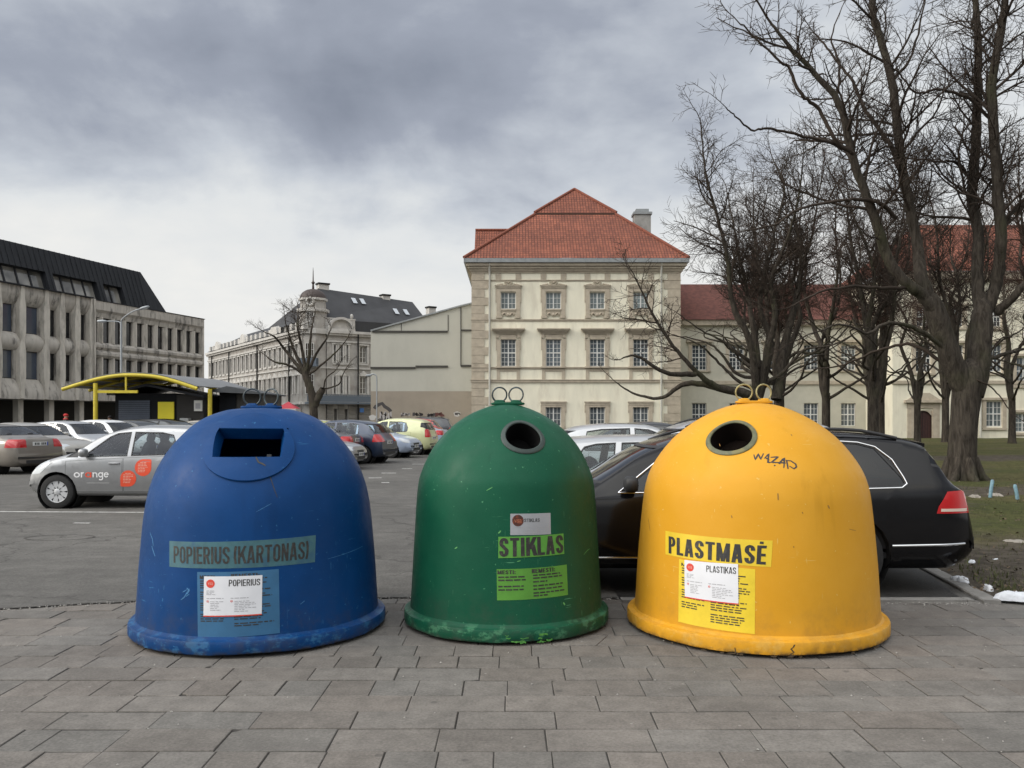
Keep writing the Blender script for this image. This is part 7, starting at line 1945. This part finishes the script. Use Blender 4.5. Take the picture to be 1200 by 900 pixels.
def build_pollard():
    Y = 62.; b = P(368, 0, Y); b.z = 0; w = Wood(31, .0085)
    def q(px, py, dy=0): v = P(px, py, Y+dy); return (v.x-b.x, v.y-b.y, v.z)
    w.limb([q(369, 520), q(368, 490), q(366, 465), q(360, 445), (q(357, 436))], [.42, .31, .29, .27, .25], maxl=0)
    w.limb([q(367, 478), q(374, 463), q(379, 455)], [.30, .27, .22], maxl=0)
    for pts, r in (([(357, 438), (345, 425), (333, 408), (322, 396), (312, 390)], .20), ([(357, 436), (347, 415), (340, 395), (336, 378)], .18), ([(358, 436), (353, 410), (350, 385), (349, 364)], .18), ([(359, 437), (362, 410), (366, 385), (371, 366)], .18), ([(360, 438), (371, 415), (380, 398), (389, 383)], .16), ([(359, 440), (340, 428), (322, 424), (308, 416)], .14), ([(361, 440), (376, 424), (392, 412), (404, 402)], .12), ([(379, 456), (392, 448), (402, 440)], .08), ([(379, 456), (384, 445), (390, 436)], .08)):
        w.limb([q(x, y, i*.25*(1 if x % 2 else -1)) for i, (x, y) in enumerate(pts)], np.linspace(r*.8, .035, len(pts)), maxl=3, L=2.9, dens=1.0, up=.07, t0=.03)
    w.plant(b, 'pollarded bare street tree with upright shoots before the corner building', 'bare street trees')
build_pollard()
wild_tree(33, 3, 17, 4.5, (-42, 150, 0), 'distant bare tree rising behind the corner building roof', group='bare street trees', dens=.6)

# ------------------------------------------------------------------ street furniture and small things
def build_props():
    # twin-arm street lamp
    Y = 50.; b = P(142, 0, Y); b.z = 0; e = empty('street_lamp', b, 0, 'tall grey street lamp with two arms in front of the concrete building', 'street lamp')
    M_g = mat('galvanised pole', (.30, .32, .335), .5, metal=.4, var=.1, scale=2); q = lambda px, py: Vector(((px-142)*Y/1000, 0, 1.6-(py-490)*Y/1000))
    MB().tube([(0, 0, 0), (0, 0, 1.2), (0, 0, 1.21), q(142, 378)], [.11, .11, .075, .055], 12).build('pole', M_g, e, smooth=50)
    for pts, d in (([(142, 378), (143, 374), (149, 369), (158, 364), (165, 362)], 1), ([(142, 380), (139, 377), (132, 376.5), (124, 376.5)], -1)):
        MB().tube(catmull([tuple(q(*p)) for p in pts], 4), .035, 8).build('arm', M_g, e, smooth=60)
        p = q(*pts[-1]); g = MB(); g.blob((p.x+.22*d, 0, p.z+(.07 if d > 0 else 0)), .30, .13, .085, 2.6, 16, 8, 0, Matrix.Rotation(R(-16 if d > 0 else 0), 3, 'Y'))
        g.blob((p.x+.24*d, 0, p.z+(.02 if d > 0 else -.05)), .22, .10, .05, 2.4, 14, 6, 1, Matrix.Rotation(R(-16 if d > 0 else 0), 3, 'Y')); g.build('lamp_head', [M_g, mat('lamp glass', (.55, .56, .55), .2)], e, smooth=60)
    # gooseneck lamp by the blank wall
    Y = 69.; b = P(441.5, 0, Y); b.z = 0; e = empty('street_lamp', b, 0, 'thin gooseneck lamp post at the left end of the graffiti wall', 'street lamp')
    q = lambda px, py: ((px-441.5)*Y/1000, 0, 1.6-(py-490)*Y/1000)
    MB().tube([(0, 0, 0)]+[tuple(p) for p in catmull([q(441.5, 470), q(441.5, 445), q(440.5, 440), q(437, 438.5), q(433, 439.5)], 5)], .055, 10).build('pole', M_g, e, smooth=60)
    p = q(432, 440); MB().blob(p, .25, .12, .09, 2.4).build('lamp_head', M_g, e, smooth=60)
    # red market parasol
    Y = 66.; b = P(338, 0, Y); b.z = 0; e = empty('market_parasol', b, 0, 'small red pyramid parasol with a white valance before the corner building', 'parasol')
    K = Y/1000; z = lambda py: 1.6-(py-490)*K; h = 11.5*K
    g = MB(); ap = (0, 0, z(470.5)); cs = [(-h, -h, z(479)), (h, -h, z(479)), (h, h, z(479)), (-h, h, z(479))]
    for i in range(4): g.poly([cs[i], cs[(i+1) % 4], ap])
    g.build('canopy', mat('red canvas', (.36, .035, .05), .8, var=.1, scale=3), e)
    g = MB()
    for i in range(4): a, c = Vector(cs[i]), Vector(cs[(i+1) % 4]); g.poly([a, c, c-Vector((0, 0, .3)), a-Vector((0, 0, .3))])
    g.build('valance', mat('white canvas', (.5, .48, .45), .8), e); MB().tube([(0, 0, 0), ap], .04, 8).build('post', M_g, e, smooth=50)
    # pale blue stakes in the grass
    M_b = mat('pale blue paint', (.155, .265, .315), .7, var=.25, scale=20)
    for px, py, h, ln, lb in ((1160, 585.5, .36, .05, 'pale blue wooden stake in the grass, nearer the big tree'), (1193, 588, .30, -.06, 'pale blue wooden stake in the grass, nearer the right edge')):
        Y = 1600/(py-490); p = P(px, 0, Y); g = MB(); g.tube([(0, 0, -.05), (ln*.5, 0, h*.5), (ln, 0, h-.02), (ln, 0, h)], [.034, .034, .033, .022], 10)
        o = g.build('stake', M_b, None, smooth=40); o.location = (p.x, Y, .03); tag(o, lb, 'stake', 'pale blue stakes')
    # flat stones and the last snow beside the kerb
    rng = random.Random(12)
    def lump(px, py, w, h, m, name, lb, cat, grp, th=.05, seed=1):
        Y = 1600/(py-490); p = P(px, 0, Y); rg = random.Random(seed); n = 22; a = w*Y/2000; c = h*Y/1000*Y/1.6/2*1.0; vs = [(0, 0, th)]
        rad = [1+.22*math.sin(2*t*2*math.pi/n+seed)+.16*rg.uniform(-1, 1) for t in range(n)]
        for f, z in ((.55, th*.9), (.85, th*.5), (1, -.02)):
            for i in range(n): t = 2*math.pi*i/n; vs.append((a*f*rad[i]*math.cos(t), c*f*rad[i]*math.sin(t), z*(1+.3*rg.uniform(-1, 1)) if f < 1 else z))
        fs = [(0, 1+i, 1+(i+1) % n) for i in range(n)]+[(1+k*n+i, 1+(k+1)*n+i, 1+(k+1)*n+(i+1) % n, 1+k*n+(i+1) % n) for k in range(2) for i in range(n)]
        o = MB().add(vs, fs).build(name, m, None, smooth=60); o.location = (p.x, Y, .045); tag(o, lb, cat, grp)
    M_snow = mat('old snow', (.62, .64, .67), .7, var=.1, scale=14, bump=.5, bscale=40); M_st = mat('pale flat stone', (.24, .22, .19), .9, var=.2, scale=12, bump=.3, bscale=40)
    lump(1190, 706.5, 40, 4.5, M_snow, 'snow_patch', 'largest patch of old snow, on the kerb at the right edge', 'snow', 'scraps of old snow', .05, 3)
    lump(1125, 684.5, 20, 3.5, M_snow, 'snow_patch', 'scrap of old snow just behind the kerb below the car bumper', 'snow', 'scraps of old snow', .03, 4)
    lump(1158, 695, 9, 3, M_snow, 'snow_patch', 'small scrap of old snow left of the largest patch', 'snow', 'scraps of old snow', .03, 5)
    lump(1139, 664.5, 9, 2, M_snow, 'snow_patch', 'scrap of old snow beside the car bumper end', 'snow', 'scraps of old snow', .03, 6)
    lump(1166, 662.5, 9, 2, M_snow, 'snow_patch', 'scrap of old snow alone on the earth right of the bumper', 'snow', 'scraps of old snow', .03, 7)
    lump(1166, 583.5, 9, 3, M_st, 'flat_stone', 'pale stone lying at the foot of the stake near the big tree', 'stone', 'flat stones in the grass', .05, 8)
    lump(1142, 585.5, 7, 2, M_st, 'flat_stone', 'small pale stone left of the blue stakes', 'stone', 'flat stones in the grass', .05, 9)
    lump(1192, 640, 32, 4, M_st, 'flat_stone', 'long flat stone in the grass at the right edge', 'stone', 'flat stones in the grass', .03, 10)
build_props()

def skin_mesh(verts, edges, radii, sub=2):
    me = bpy.data.meshes.new('figure'); me.from_pydata(verts, edges, []); o = bpy.data.objects.new('figure', me); COL.objects.link(o)
    me_l = o.modifiers.new('skin', 'SKIN'); s = o.modifiers.new('sub', 'SUBSURF'); s.levels = sub; s.render_levels = sub
    if not me.skin_vertices: me.attributes  # layer is made by the modifier
    bm = bmesh.new(); bm.from_mesh(me); lay = bm.verts.layers.skin.verify(); bm.verts.ensure_lookup_table()
    for v, r in zip(bm.verts, radii): v[lay].radius = r if isinstance(r, tuple) else (r, r)
    bm.verts[0][lay].use_root = True; bm.to_mesh(me); bm.free()
    dg = bpy.context.evaluated_depsgraph_get(); out = bpy.data.meshes.new_from_object(o.evaluated_get(dg)); bpy.data.objects.remove(o)
    out.polygons.foreach_set('use_smooth', [True]*len(out.polygons)); return out
def person(loc, rz, label, jacket, hat, H=1.74):
    e = empty('person', loc, rz, label, 'person', 'people by the kiosks'); k = H/1.74
    V = [(0, 0, .95), (0, .01, 1.15), (0, .01, 1.38), (0, .01, 1.49), (0, -.01, 1.56), (0, -.02, 1.64), (0, -.015, 1.70), (.19, .01, 1.40), (.25, .03, 1.15), (.24, -.06, .93), (.24, -.09, .84), (-.19, .01, 1.40), (-.25, .03, 1.15), (-.24, -.06, .93), (-.24, -.09, .84), (.10, 0, .88), (.11, -.01, .50), (.11, .03, .09), (.11, -.10, .03), (-.10, 0, .88), (-.11, .05, .50), (-.11, .12, .09), (-.11, .0, .03)]
    E = [(0, 1), (1, 2), (2, 3), (3, 4), (4, 5), (5, 6), (2, 7), (7, 8), (8, 9), (9, 10), (2, 11), (11, 12), (12, 13), (13, 14), (0, 15), (15, 16), (16, 17), (17, 18), (0, 19), (19, 20), (20, 21), (21, 22)]
    Rr = [(.15, .11), (.16, .12), (.17, .11), .055, .075, .10, .075, .07, .055, .042, .04, .07, .055, .042, .04, .095, .065, .045, .04, .095, .065, .045, .04]
    me = skin_mesh([tuple(c*k for c in v) for v in V], E, [tuple(x*k for x in r) if isinstance(r, tuple) else r*k for r in Rr]); me.materials.append(mat('dark trousers and skin', (.03, .03, .035), .9)); me.materials.append(mat('skin', (.42, .26, .19), .6))
    for p in me.polygons:
        c = p.center
        if c.z > 1.50*k or (c.z < .90*k and abs(c.x) > .2*k): p.material_index = 1
    link_mesh(me, 'body', e)
    J = [0, 1, 2, 3, 7, 8, 9, 11, 12, 13]; Vj = [V[i] for i in J]; Vj[0] = (0, 0, .78); Ej = [(0, 1), (1, 2), (2, 3), (2, 4), (4, 5), (5, 6), (2, 7), (7, 8), (8, 9)]; Rj = [(.21, .16), (.20, .16), (.21, .15), .085, .095, .08, .06, .095, .08, .06]
    me = skin_mesh([tuple(c*k for c in v) for v in Vj], Ej, [tuple(x*k for x in r) if isinstance(r, tuple) else r*k for r in Rj]); me.materials.append(jacket); link_mesh(me, 'jacket', e)
    g = MB(); g.blob((0, -.01, 1.69*k), .105*k, .115*k, .085*k, 2.2); g.build('hat', hat, e, smooth=60)
    g = MB(); g.torus((0, 0, 1.50*k), .085*k, .035*k, 'Z', 18, 8); g.build('scarf', hat, e, smooth=60)
    g = MB(); g.blob((0, -.125*k, 1.625*k), .016, .02, .022, 2)
    for s in (-1, 1): g.blob((s*.035, -.105*k, 1.645*k), .010, .008, .007, 2); g.blob((s*.098*k, -.01, 1.63*k), .012, .02, .03, 2)
    g.blob((0, -.105*k, 1.585*k), .025, .008, .006, 2); g.build('face', mat('face shade', (.30, .17, .13), .6), e, smooth=60)
Yp = 44.0
person(P(77, 0, Yp)*1 - Vector((0, 0, P(77, 0, Yp).z)), 2.2, 'person in a dark jacket with a red hat and scarf, left of the yellow post', mat('dark jacket', (.018, .019, .022), .9, var=.2, scale=10), mat('red wool', (.45, .03, .03), .9), 1.80)
person(P(129, 0, Yp+4)*1 - Vector((0, 0, P(129, 0, Yp+4).z)), -.6, 'person with a dark hood standing right of the yellow canopy post', mat('black coat', (.014, .014, .015), .9), mat('dark wool', (.02, .018, .018), .9), 1.70)

def build_litter():
    """dead leaves, grit and short grass: nobody could count them"""
    rng = np.random.default_rng(3); vs = []; fs = []
    n = 20000; y = 7.6+(rng.random(n)**1.7)*22; xl = 4.35+.15*(y-7.34); x = xl+rng.random(n)*(3+y*.45)
    for i in range(n):
        h = rng.uniform(.02, .075); a = rng.random()*6.28; w = rng.uniform(.006, .012); dx, dy = math.cos(a)*w, math.sin(a)*w; lx, ly = rng.normal(0, .02, 2); b = len(vs)
        z = .04; vs += [(x[i]-dx, y[i]-dy, z-.02), (x[i]+dx, y[i]+dy, z-.02), (x[i]+lx, y[i]+ly, z+h)]; fs.append((b, b+1, b+2))
    o = MB().add(vs, fs).build('lawn_grass', mat('dull grass blade', (.062, .068, .024), .9, var=.5, scale=1.5)); tag(o, 'short dull winter grass on the lawn', 'grass', None, 'stuff')
    vs = []; fs = []; n = 2200; y = 7.5+(rng.random(n)**1.5)*14; xl = 4.1+.15*(y-7.34); x = xl+rng.random(n)**1.3*(2+y*.5)
    for i in range(n):
        a = rng.random()*6.28; r = rng.uniform(.008, .028); z = .075+rng.random()*.012; b = len(vs); t = rng.normal(0, .3, 2)
        for k in range(4): q = a+k*1.571; vs.append((x[i]+r*math.cos(q)*(1 if k % 2 else .6), y[i]+r*math.sin(q)*(1 if k % 2 else .6), z+r*(t[0]*math.cos(q)+t[1]*math.sin(q))))
        fs.append((b, b+1, b+2, b+3))
    o = MB().add(vs, fs).build('leaf_litter', mat('dead leaf', (.095, .068, .042), .9, var=.5, scale=9)); tag(o, 'dead leaves scattered on the bare earth by the kerb', 'leaves', None, 'stuff')
    # grit and crumbs along the joint between paving and asphalt
    vs = []; fs = []; n = 900
    for i in range(n):
        x = rng.uniform(-5.5, 4.1); e = np.interp(x, [-6, -4.28, -3.25, -1.8, -.4, .9, 2.5, 4.1], [6.98, 7.14, 7.45, 7.56, 7.6, 7.56, 7.4, 7.36]); y = e-abs(rng.normal(0, .05)); r = rng.uniform(.003, .011)
        b = len(vs); vs += [(x+r*rng.uniform(.6, 1.2)*math.cos(q), y+r*rng.uniform(.6, 1.2)*math.sin(q), .006) for q in (0, 1.57, 3.14, 4.71)]+[(x, y, .008+r*.8)]; fs += [(b, b+1, b+4), (b+1, b+2, b+4), (b+2, b+3, b+4), (b+3, b, b+4)]
    for i in range(160):
        x = rng.uniform(-5, 5); y = rng.uniform(3.6, 7.2); r = rng.uniform(.003, .010); b = len(vs)
        vs += [(x+r*rng.uniform(.5, 1.3)*math.cos(q), y+r*rng.uniform(.5, 1.3)*math.sin(q), .002) for q in (0, 1.57, 3.14, 4.71)]+[(x, y, .003+r*.7)]; fs += [(b, b+1, b+4), (b+1, b+2, b+4), (b+2, b+3, b+4), (b+3, b, b+4)]
    o = MB().add(vs, fs).build('grit', mat('pale grit', (.26, .25, .23), .9, var=.5, scale=50)); tag(o, 'loose grit along the edge of the paving', 'grit', None, 'stuff')
build_litter()
